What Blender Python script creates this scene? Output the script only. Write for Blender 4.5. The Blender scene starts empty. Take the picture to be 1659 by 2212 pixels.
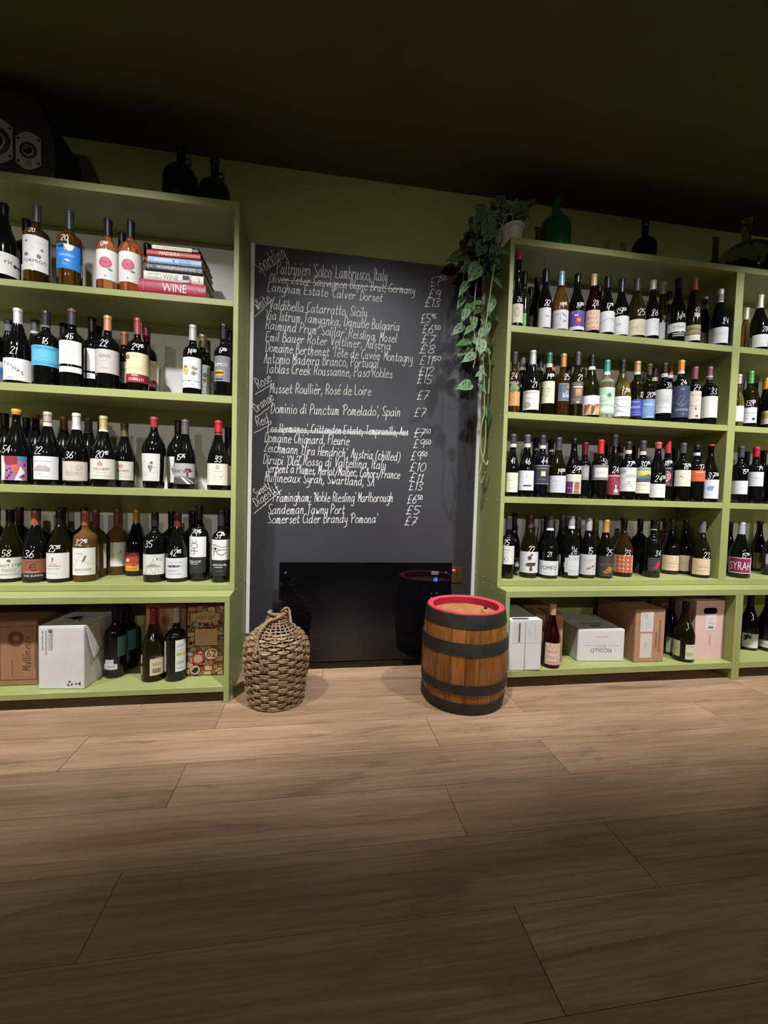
import bpy, bmesh, math, random
from mathutils import Vector, Matrix
from mathutils.geometry import tessellate_polygon
random.seed(11)
PI = math.pi
SC = bpy.context.scene
COL = SC.collection


SPOT_W, SPILL_W, ROOM_W, FILL_W, EXPO = 150.0, 66.0, 150.0, 80.0, 0.0
SPOT_C = (0.97, 0.985, 1.03)
PAINT0, PAINT1 = '939b5c', '99a061'
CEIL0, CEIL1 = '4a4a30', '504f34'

# ------------------------------------------------------------------ camera, world, lights, exposure
cam_data = bpy.data.cameras.new('camera')
cam_data.sensor_fit = 'HORIZONTAL'
cam_data.sensor_width = 36.0
cam_data.lens = 36.0 * 922.963 / 1659.0
cam_data.clip_start = 0.05
cam = bpy.data.objects.new('camera', cam_data)
COL.objects.link(cam)
_r = Vector((0.9875103, -0.15499454, 0.02828591))
_u = Vector((-0.0213867, 0.04600097, 0.99871243))
_f = Vector((0.15609615, 0.98684376, -0.04211161))
_m = Matrix((_r, _u, -_f)).transposed().to_4x4()
_m.translation = Vector((0.35069, -2.255976, 0.9))
cam.matrix_world = _m
SC.camera = cam

world = bpy.data.worlds.new('world')
SC.world = world
world.use_nodes = True
world.node_tree.nodes['Background'].inputs[0].default_value = (0.9, 0.95, 1.0, 1)
world.node_tree.nodes['Background'].inputs[1].default_value = 0.02


def spot(name, loc, target, watts, size, blend, radius, color):
    d = bpy.data.lights.new(name, 'SPOT')
    d.energy = watts
    d.spot_size = math.radians(size)
    d.spot_blend = blend
    d.shadow_soft_size = radius
    d.color = color
    o = bpy.data.objects.new(name, d)
    COL.objects.link(o)
    o.location = loc
    o.rotation_euler = (Vector(target) - Vector(loc)).to_track_quat('-Z', 'Y').to_euler()
    return o


# reflector spots on a ceiling track about 1.3 m in front of the wall: a hot beam and its spill
for x in (-2.61, -1.545, -0.48, 0.585, 1.65, 2.715, 3.78):
    spot('track_spot', (x, -1.3, 2.39), (x, -0.57, 1.02), SPOT_W, 60, 1.0, 0.042, SPOT_C)
    spot('track_spill', (x, -1.3, 2.39), (x, -0.1, 1.01), SPILL_W, 76, 0.68, 0.042, SPOT_C)
# weak ceiling spots further back in the room, turned to the wall
for x in (-1.6, 0.9, 3.2):
    spot('room_spot', (x, -5.3, 2.42), (x, 0.0, 0.55), ROOM_W, 52, 1.0, 0.05, (1.0, 0.96, 0.88))
    spot('bounce_fill', (x, -5.6, 2.42), (x, -5.6, 0.0), FILL_W, 120, 1.0, 0.05, (1.0, 0.96, 0.9))  # added fill aimed at the rear floor, softens everything by bounce
SC.view_settings.view_transform = 'Standard'
SC.view_settings.look = 'None'
SC.view_settings.gamma = 1.0
SC.view_settings.exposure = EXPO
SC.view_settings.use_curve_mapping = False
SC.cycles.use_denoising = True
SC.cycles.max_bounces = 10
SC.cycles.transmission_bounces = 8
SC.cycles.caustics_reflective = False
SC.cycles.caustics_refractive = False


# ------------------------------------------------------------------ materials
def lin(h):
    if len(h) == 3:
        h = ''.join(q * 2 for q in h)
    out = []
    for i in (0, 2, 4):
        c = int(h[i:i + 2], 16) / 255
        out.append(c / 12.92 if c <= 0.04045 else ((c + 0.055) / 1.055) ** 2.4)
    return (out[0], out[1], out[2], 1)


MATS = {}


def mat(hexcol, rough=0.6, metal=0.0, trans=0.0, ior=1.45, spec=0.5, emit=0.0, coat=0.0):
    key = (hexcol, rough, metal, trans, ior, spec, emit, coat)
    if key in MATS:
        return MATS[key]
    m = bpy.data.materials.new('surface_' + hexcol)
    m.use_nodes = True
    b = m.node_tree.nodes['Principled BSDF']
    b.inputs['Base Color'].default_value = lin(hexcol)
    b.inputs['Roughness'].default_value = rough
    b.inputs['Metallic'].default_value = metal
    b.inputs['Transmission Weight'].default_value = trans
    b.inputs['IOR'].default_value = ior
    b.inputs['Specular IOR Level'].default_value = spec
    b.inputs['Coat Weight'].default_value = coat
    if emit:
        b.inputs['Emission Color'].default_value = lin(hexcol)
        b.inputs['Emission Strength'].default_value = emit
    MATS[key] = m
    return m


def nodes_of(m):
    m.use_nodes = True
    return m.node_tree.nodes, m.node_tree.links, m.node_tree.nodes['Principled BSDF']


def noise(n, l, vec, scale, detail=4, rough=0.55, dist=0.0):
    t = n.new('ShaderNodeTexNoise')
    t.inputs['Scale'].default_value = scale
    t.inputs['Detail'].default_value = detail
    t.inputs['Roughness'].default_value = rough
    t.inputs['Distortion'].default_value = dist
    if vec is not None:
        l.new(vec, t.inputs['Vector'])
    return t


def ramp(n, l, fac, stops):
    r = n.new('ShaderNodeValToRGB')
    e = r.color_ramp.elements
    while len(e) < len(stops):
        e.new(0.5)
    for k, (p, c) in enumerate(stops):
        e[k].position = p
        e[k].color = lin(c) if isinstance(c, str) else (c, c, c, 1)
    l.new(fac, r.inputs['Fac'])
    return r


def mixc(n, l, a, b, fac, mode='MIX'):
    x = n.new('ShaderNodeMix')
    x.data_type = 'RGBA'
    x.blend_type = mode
    x.clamp_factor = True
    for sock, v in ((x.inputs['Factor'], fac), (x.inputs['A'], a), (x.inputs['B'], b)):
        if isinstance(v, (int, float)):
            sock.default_value = v
        elif isinstance(v, tuple):
            sock.default_value = v
        else:
            l.new(v, sock)
    return x.outputs['Result']


def mapped(n, l, scale, kind='Object', rand=0.0):
    tc = n.new('ShaderNodeTexCoord')
    mp = n.new('ShaderNodeMapping')
    mp.inputs['Scale'].default_value = scale
    src = tc.outputs[kind]
    if rand:
        oi = n.new('ShaderNodeObjectInfo')
        ma = n.new('ShaderNodeVectorMath')
        ma.operation = 'SCALE'
        cx = n.new('ShaderNodeCombineXYZ')
        mu = n.new('ShaderNodeMath')
        mu.operation = 'MULTIPLY'
        mu.inputs[1].default_value = 37.7
        l.new(oi.outputs['Random'], mu.inputs[0])
        for k in range(3):
            l.new(mu.outputs[0] if k else oi.outputs['Random'], cx.inputs[k])
        l.new(cx.outputs[0], ma.inputs[0])
        ma.inputs['Scale'].default_value = rand
        ad = n.new('ShaderNodeVectorMath')
        ad.operation = 'ADD'
        l.new(src, ad.inputs[0])
        l.new(ma.outputs[0], ad.inputs[1])
        src = ad.outputs[0]
    l.new(src, mp.inputs['Vector'])
    return mp.outputs['Vector']


def bump(n, l, b, height, strength, dist=0.002):
    bp = n.new('ShaderNodeBump')
    bp.inputs['Strength'].default_value = strength
    bp.inputs['Distance'].default_value = dist
    l.new(height, bp.inputs['Height'])
    l.new(bp.outputs['Normal'], b.inputs['Normal'])


def paint(name, c0, c1, rough=0.55, scale=9.0, bumps=0.12):
    m = bpy.data.materials.new(name)
    n, l, b = nodes_of(m)
    v = mapped(n, l, (1, 1, 1))
    t = noise(n, l, v, scale, 5)
    r = ramp(n, l, t.outputs['Fac'], [(0.3, c0), (0.7, c1)])
    l.new(r.outputs['Color'], b.inputs['Base Color'])
    b.inputs['Roughness'].default_value = rough
    t2 = noise(n, l, v, 160, 3)
    bump(n, l, b, t2.outputs['Fac'], bumps)
    return m


def wood(name, dark, mid, light, along, rough=0.5, knots=True, vary=0.35, stretch=1.0):
    """grain runs along the given axis (0 x, 1 y, 2 z) of the piece"""
    m = bpy.data.materials.new(name)
    n, l, b = nodes_of(m)
    s = [11.0, 11.0, 11.0]
    s[along] = 0.9 * stretch
    v = mapped(n, l, tuple(s), rand=1.0)
    t = noise(n, l, v, 1.0, 6, 0.6, 1.4)
    r = ramp(n, l, t.outputs['Fac'], [(0.28, dark), (0.5, mid), (0.72, light)])
    s2 = [150.0, 150.0, 150.0]
    s2[along] = 5.0 * stretch
    v2 = mapped(n, l, tuple(s2), rand=1.0)
    t2 = noise(n, l, v2, 1.0, 3, 0.6, 0.4)
    r2 = ramp(n, l, t2.outputs['Fac'], [(0.3, 0.62), (0.62, 1.0)])
    c = mixc(n, l, r.outputs['Color'], r2.outputs['Color'], 0.55, 'MULTIPLY')
    if knots:
        s3 = [7.0, 7.0, 7.0]
        s3[along] = 1.5 * stretch
        v3 = mapped(n, l, tuple(s3), rand=1.0)
        t3 = noise(n, l, v3, 1.0, 4, 0.62, 2.2)
        r3 = ramp(n, l, t3.outputs['Fac'], [(0.58, 1.0), (0.66, 0.74), (0.76, 0.4)])
        c = mixc(n, l, c, r3.outputs['Color'], 0.75, 'MULTIPLY')
        # dark drawn-out streaks and a faint cathedral figure
        s4 = [34.0, 34.0, 34.0]
        s4[along] = 1.3 * stretch
        v4 = mapped(n, l, tuple(s4), rand=1.0)
        t4 = noise(n, l, v4, 1.0, 5, 0.6, 2.8)
        r4 = ramp(n, l, t4.outputs['Fac'], [(0.34, 0.76), (0.47, 1.0), (0.64, 0.97), (0.72, 0.66)])
        c = mixc(n, l, c, r4.outputs['Color'], 0.75, 'MULTIPLY')
        s5 = [4.2, 4.2, 4.2]
        s5[along] = 0.55 * stretch
        v5 = mapped(n, l, tuple(s5), rand=1.0)
        wv = n.new('ShaderNodeTexWave')
        wv.bands_direction = 'XYZ'[1 if along == 0 else 0]
        wv.inputs['Scale'].default_value = 2.6
        wv.inputs['Distortion'].default_value = 9.0
        wv.inputs['Detail'].default_value = 3.0
        wv.inputs['Detail Scale'].default_value = 1.2
        l.new(v5, wv.inputs['Vector'])
        r5 = ramp(n, l, wv.outputs['Fac'], [(0.0, 0.8), (0.35, 1.0), (1.0, 0.95)])
        c = mixc(n, l, c, r5.outputs['Color'], 0.8, 'MULTIPLY')
    oi = n.new('ShaderNodeObjectInfo')
    rv = ramp(n, l, oi.outputs['Random'], [(0.0, 1.0 - vary), (1.0, 1.0)])
    c = mixc(n, l, c, rv.outputs['Color'], 1.0, 'MULTIPLY')
    l.new(c, b.inputs['Base Color'])
    b.inputs['Roughness'].default_value = rough
    b.inputs['Specular IOR Level'].default_value = 0.35
    bump(n, l, b, t2.outputs['Fac'], 0.18, 0.001)
    return m


GREEN = paint('olive_paint', PAINT0, PAINT1, 0.5, 6.0)
WALLP = paint('olive_wall_paint', PAINT0, PAINT1, 0.75, 3.0, 0.2)
PALE = paint('pale_back_paint', 'dedbd3', 'e5e2da', 0.7, 5.0, 0.08)
WHITE = paint('white_gloss_paint', 'efeeec', 'f4f3f1', 0.4, 8.0, 0.05)
FLOORM = wood('oak_plank', 'a88565', 'be9a78', 'ceab8a', 0, 0.38, True, 0.26)
STAVE = wood('cask_oak', '7a4a22', 'b27034', 'cc9048', 2, 0.4, True, 0.4, 1.6)
HEADW = wood('cask_head_oak', '8a5c34', 'b07c4a', 'c4935e', 0, 0.5, False, 0.1)
SLATE = paint('chalkboard_paint', '2d2c30', '343337', 0.55, 2.2, 0.1)
IRON = paint('dark_hoop_iron', '26231f', '3a3631', 0.62, 14.0, 0.35)
IRON.node_tree.nodes['Principled BSDF'].inputs['Metallic'].default_value = 0.35
KRAFT = paint('kraft_card', '8f6644', '9a7050', 0.8, 20.0, 0.1)
KRAFT2 = paint('brown_card', 'a5795a', 'b08464', 0.8, 20.0, 0.1)
PINKC = paint('pink_card', 'd9b3a8', 'dfbab0', 0.75, 20.0, 0.08)
WCARD = paint('white_card', 'cfccc8', 'd8d5d1', 0.7, 16.0, 0.08)
CHALK = mat('e2e0da', 0.95)
INKW = mat('f0eeea', 0.7)
WICK = None


def wicker():
    m = bpy.data.materials.new('willow_wicker')
    n, l, b = nodes_of(m)
    v = mapped(n, l, (1, 1, 1))
    t = noise(n, l, v, 38, 5)
    r = ramp(n, l, t.outputs['Fac'], [(0.3, '6a5238'), (0.5, '977a57'), (0.72, 'bd9f78')])
    l.new(r.outputs['Color'], b.inputs['Base Color'])
    b.inputs['Roughness'].default_value = 0.62
    t2 = noise(n, l, v, 220, 2)
    bump(n, l, b, t2.outputs['Fac'], 0.3, 0.001)
    return m


WICK = wicker()


def leafmat():
    m = bpy.data.materials.new('leaf_green')
    n, l, b = nodes_of(m)
    v = mapped(n, l, (6, 1.5, 1), rand=1.0)
    t = noise(n, l, v, 3, 4)
    r = ramp(n, l, t.outputs['Fac'], [(0.3, '3c5a30'), (0.55, '587a48'), (0.8, '7d9c66')])
    oi = n.new('ShaderNodeObjectInfo')
    rv = ramp(n, l, oi.outputs['Random'], [(0.0, 0.75), (1.0, 1.0)])
    c = mixc(n, l, r.outputs['Color'], rv.outputs['Color'], 1.0, 'MULTIPLY')
    l.new(c, b.inputs['Base Color'])
    b.inputs['Roughness'].default_value = 0.42
    return m


LEAFM = leafmat()
GLASS = {
    'K': mat('0b0c0a', 0.09, spec=0.6), 'N': mat('0b0c14', 0.09, spec=0.6),
    'O': mat('565228', 0.08, trans=0.93, ior=1.38), 'A': mat('85602a', 0.06, trans=0.9, ior=1.38),
    'Y': mat('eeb060', 0.03, trans=0.88, ior=1.36), 'R': mat('f29c66', 0.03, trans=0.88, ior=1.36),
    'V': mat('a8983e', 0.08, trans=0.93, ior=1.36), 'C': mat('efe6b8', 0.03, trans=0.92, ior=1.36),
    'P': mat('4a0f1a', 0.12, trans=0.9, ior=1.36)}
GREENGLASS = mat('2f8a3c', 0.05, trans=0.7, ior=1.4)


CEILM = paint('olive_paint_shade_darkened', CEIL0, CEIL1, 0.85, 3.0, 0.2)  # the wall's olive, with the ceiling's shade put into the colour


# ------------------------------------------------------------------ mesh helpers
class MB:
    def __init__(self):
        self.v, self.f, self.m, self.mats = [], [], [], []

    def slot(self, material):
        if material not in self.mats:
            self.mats.append(material)
        return self.mats.index(material)

    def add(self, vs, fs, material):
        k = self.slot(material)
        o = len(self.v)
        self.v.extend([tuple(p) for p in vs])
        for f in fs:
            self.f.append(tuple(i + o for i in f))
            self.m.append(k)

    def box(self, x0, x1, y0, y1, z0, z1, material):
        vs = [(x, y, z) for x in (x0, x1) for y in (y0, y1) for z in (z0, z1)]
        self.add(vs, [(0, 1, 3, 2), (4, 6, 7, 5), (0, 4, 5, 1), (2, 3, 7, 6), (0, 2, 6, 4), (1, 5, 7, 3)], material)

    def lathe(self, prof, material, seg=32, c=(0, 0, 0), sx=1, sy=1, a0=0.0, a1=2 * PI):
        """prof: list of (r, z); r = 0 ends close the surface"""
        full = abs(a1 - a0 - 2 * PI) < 1e-6
        n = seg if full else seg + 1
        vs, rows = [], []
        for r, z in prof:
            if r < 1e-7:
                rows.append([len(vs)])
                vs.append((c[0], c[1], c[2] + z))
            else:
                row = []
                for k in range(n):
                    a = a0 + (a1 - a0) * k / seg
                    row.append(len(vs))
                    vs.append((c[0] + r * math.cos(a) * sx, c[1] + r * math.sin(a) * sy, c[2] + z))
                rows.append(row)
        fs = []
        for A, B in zip(rows, rows[1:]):
            m = seg
            for k in range(m):
                k2 = (k + 1) % n if full else k + 1
                if len(A) == 1 and len(B) == 1:
                    break
                if len(A) == 1:
                    fs.append((A[0], B[k2], B[k]))
                elif len(B) == 1:
                    fs.append((A[k], A[k2], B[0]))
                else:
                    fs.append((A[k], A[k2], B[k2], B[k]))
        self.add(vs, fs, material)

    def tube(self, pts, rad, material, n=6, closed=False, flat=1.0):
        P = [Vector(p) for p in pts]
        N = len(P)
        vs, fs = [], []
        up = Vector((0, 0, 1))
        for i in range(N):
            if closed:
                t = P[(i + 1) % N] - P[i - 1]
            else:
                t = P[min(i + 1, N - 1)] - P[max(i - 1, 0)]
            t.normalize()
            a = t.cross(up)
            if a.length < 1e-3:
                a = t.cross(Vector((1, 0, 0)))
            a.normalize()
            b = a.cross(t)
            r = rad[i] if isinstance(rad, (list, tuple)) else rad
            for k in range(n):
                w = 2 * PI * k / n
                vs.append(P[i] + a * (r * flat * math.cos(w)) + b * (r * math.sin(w)))
        for i in range(N if closed else N - 1):
            j = (i + 1) % N
            for k in range(n):
                k2 = (k + 1) % n
                fs.append((i * n + k, i * n + k2, j * n + k2, j * n + k))
        if not closed:
            fs.append(tuple(range(n))[::-1])
            fs.append(tuple((N - 1) * n + k for k in range(n)))
        self.add(vs, fs, material)

    def build(self, name, parent=None, smooth=False, loc=None, fix=False):
        me = bpy.data.meshes.new(name)
        me.from_pydata(self.v, [], self.f)
        for m in self.mats:
            me.materials.append(m)
        if self.f:
            me.polygons.foreach_set('material_index', self.m)
        if fix:
            bm = bmesh.new()
            bm.from_mesh(me)
            bmesh.ops.recalc_face_normals(bm, faces=bm.faces)
            bm.to_mesh(me)
            bm.free()
        if smooth:
            me.shade_smooth()
            if smooth != 'full':
                me.set_sharp_from_angle(angle=math.radians(42))
        me.update()
        return link(me, name, parent, loc)


def link(me, name, parent=None, loc=None):
    o = bpy.data.objects.new(name, me)
    COL.objects.link(o)
    if parent is not None:
        o.parent = parent
    if loc is not None:
        o.location = loc
    return o


def bevelled(name, dims, material, parent=None, bev=0.002, seg=1, loc=None):
    """box (x0,x1,y0,y1,z0,z1) with softened edges"""
    mb = MB()
    mb.box(*dims, material)
    me = bpy.data.meshes.new(name)
    me.from_pydata(mb.v, [], mb.f)
    bm = bmesh.new()
    bm.from_mesh(me)
    bmesh.ops.recalc_face_normals(bm, faces=bm.faces)
    bmesh.ops.bevel(bm, geom=list(bm.edges), offset=bev, segments=seg, profile=0.6, affect='EDGES')
    bm.to_mesh(me)
    bm.free()
    me.materials.append(material)
    return link(me, name, parent, loc)


def empty(name, loc=(0, 0, 0), rz=0.0, label=None, cat=None, group=None):
    o = bpy.data.objects.new(name, None)
    o.empty_display_size = 0.05
    COL.objects.link(o)
    o.location = loc
    o.rotation_euler = (0, 0, rz)
    tag(o, label, cat, group)
    return o


def tag(o, label=None, cat=None, group=None, kind=None):
    if label:
        o['label'] = label
    if cat:
        o['category'] = cat
    if group:
        o['group'] = group
    if kind:
        o['kind'] = kind
    return o


# ------------------------------------------------------------------ lettering
GL = {
    'a': '48 29 07 05 14 35 48;49 45 54', 'b': '0d 05;08 29 47 45 24 05', 'c': '48 39 19 06 14 34 45',
    'd': '48 29 07 05 14 35 48;4d 45 54', 'e': '07 47 48 29 18 06 14 34 45', 'f': '4c 3d 2b 20 10;08 48',
    'g': '48 29 07 05 14 35 48;49 41 20 01', 'h': '0d 04;06 29 38 34 44', 'i': '09 05 14;0b 0c', 'j': '29 21 10 00;2b 2c',
    'k': '0d 04;39 16 16 44', 'l': '0d 05 14', 'm': '09 04;07 19 28 24;27 39 48 44 54', 'n': '09 04;07 29 38 34 44',
    'o': '29 07 05 24 45 47 29', 'p': '09 00;08 29 47 45 24 05', 'q': '48 29 07 05 14 35 48;49 40', 'r': '09 04;07 29 38',
    's': '38 29 18 17 36 35 24 05', 't': '1c 15 24 35;09 39', 'u': '09 05 14 35 39;39 34 44', 'v': '09 24 24 49',
    'w': '09 14 14 27 27 34 34 59', 'x': '09 44;49 04', 'y': '09 06 15 36 39;39 31 10 00', 'z': '09 49 49 04 04 44',
    'A': '04 2d 2d 44;18 38', 'B': '04 0d 2d 3b 29 09;29 47 45 24 04', 'C': '4c 2d 0a 06 24 45', 'D': '04 0d 0d 2d 4a 47 24 04',
    'E': '4d 0d 0d 04 04 44;08 38', 'F': '4d 0d 0d 04;09 39', 'G': '4c 2d 0a 06 24 45 48 28', 'H': '0d 04;4d 44;08 48',
    'I': '0d 04', 'J': '3d 35 14 05', 'K': '0d 04;4d 08 08 44', 'L': '0d 04 04 44', 'M': '04 0d 0d 27 27 4d 4d 44',
    'N': '04 0d 0d 44 44 4d', 'O': '2d 0a 06 24 46 4a 2d', 'P': '04 0d 2d 4b 39 08', 'Q': '2d 0a 06 24 46 4a 2d;26 53',
    'R': '04 0d 2d 4b 39 08;28 44', 'S': '4c 2d 0b 19 37 45 24 05', 'T': '0d 4d;2d 24', 'U': '0d 05 24 45 4d', 'V': '0d 24 24 4d',
    'W': '0d 14 14 29 29 34 34 4d', 'X': '0d 44;4d 04', 'Y': '0d 28;4d 28 24', 'Z': '0d 4d 4d 04 04 44',
    '0': '2d 0a 06 24 46 4a 2d', '1': '0b 1d 1d 14', '2': '0b 1d 3d 4b 04 04 44', '3': '0c 2d 4b 19 46 24 05', '4': '3d 07 07 47;3a 34',
    '5': '4d 0d 0d 09 29 47 24 05', '6': '3d 08 05 24 46 29 07', '7': '0d 4d 4d 14;18 48', '8': '29 0b 2d 4b 29 06 24 46 29',
    '9': '4b 2d 0a 28 4b 4b 44', ',': '15 03 02', "'": '0d 0b', '!': '0d 07;05 04', '(': '2d 0a 05 22', ')': '0d 2a 25 02',
    '/': '02 4d', '.': '04 05', '-': '08 38', ';': '15 03 02;18 19', '£': '4c 2d 1b 14 04 44;08 38', ':': '04 05;08 09'}
for _c, _b, _s in (('é', 'e', '2b 4d'), ('è', 'e', '4b 2d'), ('ê', 'e', '0b 2d 2d 4b'), ('à', 'a', '3b 1d')):
    GL[_c] = GL[_b] + ';' + _s


def spline(pts):
    runs, cur = [], [pts[0]]
    for p in pts[1:]:
        if p == cur[-1]:
            runs.append(cur)
            cur = [p]
        else:
            cur.append(p)
    runs.append(cur)
    out = []
    for run in runs:
        if len(run) < 2:
            continue
        n = len(run)
        closed = run[0] == run[-1] and n > 3
        for i in range(n - 1):
            p1, p2 = run[i], run[i + 1]
            p0 = run[i - 1] if i else (run[-2] if closed else p1)
            p3 = run[i + 2] if i + 2 < n else (run[1] if closed else p2)
            st = 3 if n > 2 else 1
            for k in range(st):
                t = k / st
                out.append(tuple(0.5 * (2 * p1[d] + (p2[d] - p0[d]) * t + (2 * p0[d] - 5 * p1[d] + 4 * p2[d] - p3[d]) * t * t
                                        + (3 * p1[d] - p0[d] - 3 * p2[d] + p3[d]) * t ** 3) for d in (0, 1)))
        out.append(run[-1])
    return out


def hand(s, jitter=0.35):
    """strokes of handwriting; cap height 1, returns (list of polylines, width)"""
    x, out, k = 0.0, [], 1.0
    for ch in s:
        if ch == '^':
            k = 0.52
            continue
        if ch == ' ':
            x += 3.4 * k
            continue
        g = GL.get(ch)
        if not g:
            continue
        mx = 0
        dy = (9 - 9 * k) + random.uniform(-0.3, 0.3) * jitter
        for st in g.split(';'):
            pts = [(int(a[0]), int(a[1], 16) - 4) for a in st.split()]
            mx = max(mx, max(p[0] for p in pts))
            sp = spline(pts)
            out.append([((x + (p[0] + 0.2 * p[1]) * k) / 9, (p[1] * k + dy) / 9) for p in sp])
        x += (mx + 1.75) * k
    return out, max(x - 1.0, 1) / 9


def finer(pts, step):
    """polyline with no piece longer than step, so that it can follow a curved surface"""
    out = [pts[0]]
    for a, b in zip(pts, pts[1:]):
        n = max(1, int(math.ceil(math.hypot(b[0] - a[0], b[1] - a[1]) / step)))
        out += [(a[0] + (b[0] - a[0]) * k / n, a[1] + (b[1] - a[1]) * k / n) for k in range(1, n + 1)]
    return out


def ribbon(pts, hw):
    """polyline -> quads"""
    if len(pts) < 2:
        return []
    L = []
    for i, p in enumerate(pts):
        a, b = pts[max(i - 1, 0)], pts[min(i + 1, len(pts) - 1)]
        dx, dy = b[0] - a[0], b[1] - a[1]
        d = math.hypot(dx, dy) or 1
        e0 = 0
        if i == 0:
            e0 = -hw * 0.6
        elif i == len(pts) - 1:
            e0 = hw * 0.6
        cx, cy = p[0] + dx / d * e0, p[1] + dy / d * e0
        L.append(((cx - dy / d * hw, cy + dx / d * hw), (cx + dy / d * hw, cy - dx / d * hw)))
    return [(a[1], b[1], b[0], a[0]) for a, b in zip(L, L[1:])]


TEXT = {}


def typed(s):
    """triangles of a printed line, cap height 1, centred on x"""
    if s in TEXT:
        return TEXT[s]
    cu = bpy.data.curves.new('lettering', 'FONT')
    cu.body = s
    cu.align_x = 'CENTER'
    cu.resolution_u = 2
    o = bpy.data.objects.new('lettering', cu)
    me = o.to_mesh()
    me.calc_loop_triangles()
    vs = [(v.co.x / 0.69, v.co.y / 0.69) for v in me.vertices]
    tr = [tuple(vs[i] for i in t.vertices) for t in me.loop_triangles]
    o.to_mesh_clear()
    bpy.data.objects.remove(o)
    bpy.data.curves.remove(cu)
    w = (max(p[0] for p in vs) - min(p[0] for p in vs)) if vs else 0
    TEXT[s] = (tr, w)
    return TEXT[s]


def prim_polys(prims, W, H):
    """label art -> list of (convex polygon in metres, colour)"""
    out = []

    def poly(pts, col):
        if len(pts) <= 4 and len(pts) == 3:
            out.append((list(pts), col))
            return
        for t in tessellate_polygon([[Vector((p[0], p[1], 0)) for p in pts]]):
            out.append(([pts[i] for i in t], col))
    layer = 0
    res = []
    for q in prims:
        out = []
        k = q[0]
        if k == 'r':
            _, a, b, c, d, col = q
            out.append(([(a * W, b * H), (c * W, b * H), (c * W, d * H), (a * W, d * H)], col))
        elif k == 'e':
            _, u, v, a, b, col = q
            out.append(([(u * W + a * W * math.cos(t * PI / 9), v * H + b * H * math.sin(t * PI / 9)) for t in range(18)], col))
        elif k == 'o':
            _, u, v, a, b, wd, col = q
            pts = [(u * W + a * W * math.cos(t * PI / 12), v * H + b * H * math.sin(t * PI / 12)) for t in range(25)]
            out += [(p, col) for p in ribbon(pts, wd * 0.0005)]
        elif k == 'p':
            poly([(a * W, b * H) for a, b in q[1]], q[2])
        elif k == 'l':
            out += [(p, q[3]) for p in ribbon([(a * W, b * H) for a, b in spline(list(q[1]))] if len(q[1]) > 2 else [(a * W, b * H) for a, b in q[1]], q[2] * 0.0005)]
        elif k == 't':
            _, s, u, v, h, col, mw = q if len(q) == 7 else q + (0.9,)
            tr, tw = typed(s)
            hh = h * H
            sx = min(hh, mw * W / tw) if tw else hh
            for t in tr:
                out.append(([(u * W + p[0] * sx, v * H + (p[1] - 0.5) * hh) for p in t], col))
        elif k == 'h':
            _, s, u, v, h, col, wd = q
            st, tw = hand(s)
            hh = h * H
            sx = min(hh, 0.9 * W / tw)
            for ln in st:
                out += [(p, col) for p in ribbon([(u * W + (a - tw / 2) * sx, v * H + (b - 0.4) * hh) for a, b in ln], max(wd, 0.6) * 0.0005)]
        elif k == 'g':
            _, u, v, w, nn, col = q
            for i in range(nn):
                zc = v * H - i * 0.0032
                ww = w * W * (0.5 - 0.06 * (i % 3))
                # a printed line too small to read: short dashes
                x = u * W - ww
                j = 0
                while x < u * W + ww:
                    dx = 0.0022 + 0.0016 * ((j * 7 + i * 3) % 4) / 3
                    out.append(([(x, zc), (min(x + dx, u * W + ww), zc), (min(x + dx, u * W + ww), zc + 0.0011), (x, zc + 0.0011)], col))
                    x += dx + 0.0009
                    j += 1
        for p, c in out:
            res.append((p, c, layer))
        layer += 1
    return res


def clip(poly, x, keep_right):
    out = []
    n = len(poly)
    for i in range(n):
        a, b = poly[i], poly[(i + 1) % n]
        ia = a[0] >= x if keep_right else a[0] <= x
        ib = b[0] >= x if keep_right else b[0] <= x
        if ia:
            out.append(a)
        if ia != ib:
            t = (x - a[0]) / (b[0] - a[0])
            out.append((x, a[1] + (b[1] - a[1]) * t))
    return out


def decal(name, polys, fmap, parent, step=None, xmin=None, xmax=None, rough=0.6):
    """polys: (pts, colour, layer); fmap(x, z, layer) -> 3D point"""
    mb = MB()
    for pts, col, layer in polys:
        if xmin is not None:
            pts = clip(pts, xmin, True)
            if len(pts) > 2:
                pts = clip(pts, xmax, False)
            if len(pts) < 3:
                continue
        pieces = [pts]
        if step:
            a, b = min(p[0] for p in pts), max(p[0] for p in pts)
            if b - a > step * 1.2:
                pieces = []
                k0 = math.floor(a / step)
                while k0 * step < b:
                    q = clip(pts, k0 * step, True)
                    if len(q) > 2:
                        q = clip(q, (k0 + 1) * step, False)
                    if len(q) > 2:
                        pieces.append(q)
                    k0 += 1
        m = mat(col, rough) if isinstance(col, str) else col
        for q in pieces:
            mb.add([fmap(p[0], p[1], layer) for p in q], [tuple(range(len(q)))], m)
    if not mb.f:
        return None
    return mb.build(name, parent)


def face_print(name, prims, parent, origin, ux, uz, W, H, off=0.0006, rough=0.7):
    """flat print on a plane"""
    o, a, b = Vector(origin), Vector(ux).normalized(), Vector(uz).normalized()
    nrm = a.cross(b)
    return decal(name, prim_polys(prims, W, H), lambda x, z, L: o + a * x + b * z + nrm * (off + 0.00008 * L), parent, rough=rough)


# ------------------------------------------------------------------ the room
ZC = 2.507
XA, XB, YB = -3.2, 4.6, -7.2


def struct(name, dims, material):
    mb = MB()
    mb.box(*dims, material)
    return tag(mb.build(name, fix=True), kind='structure')


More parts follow.
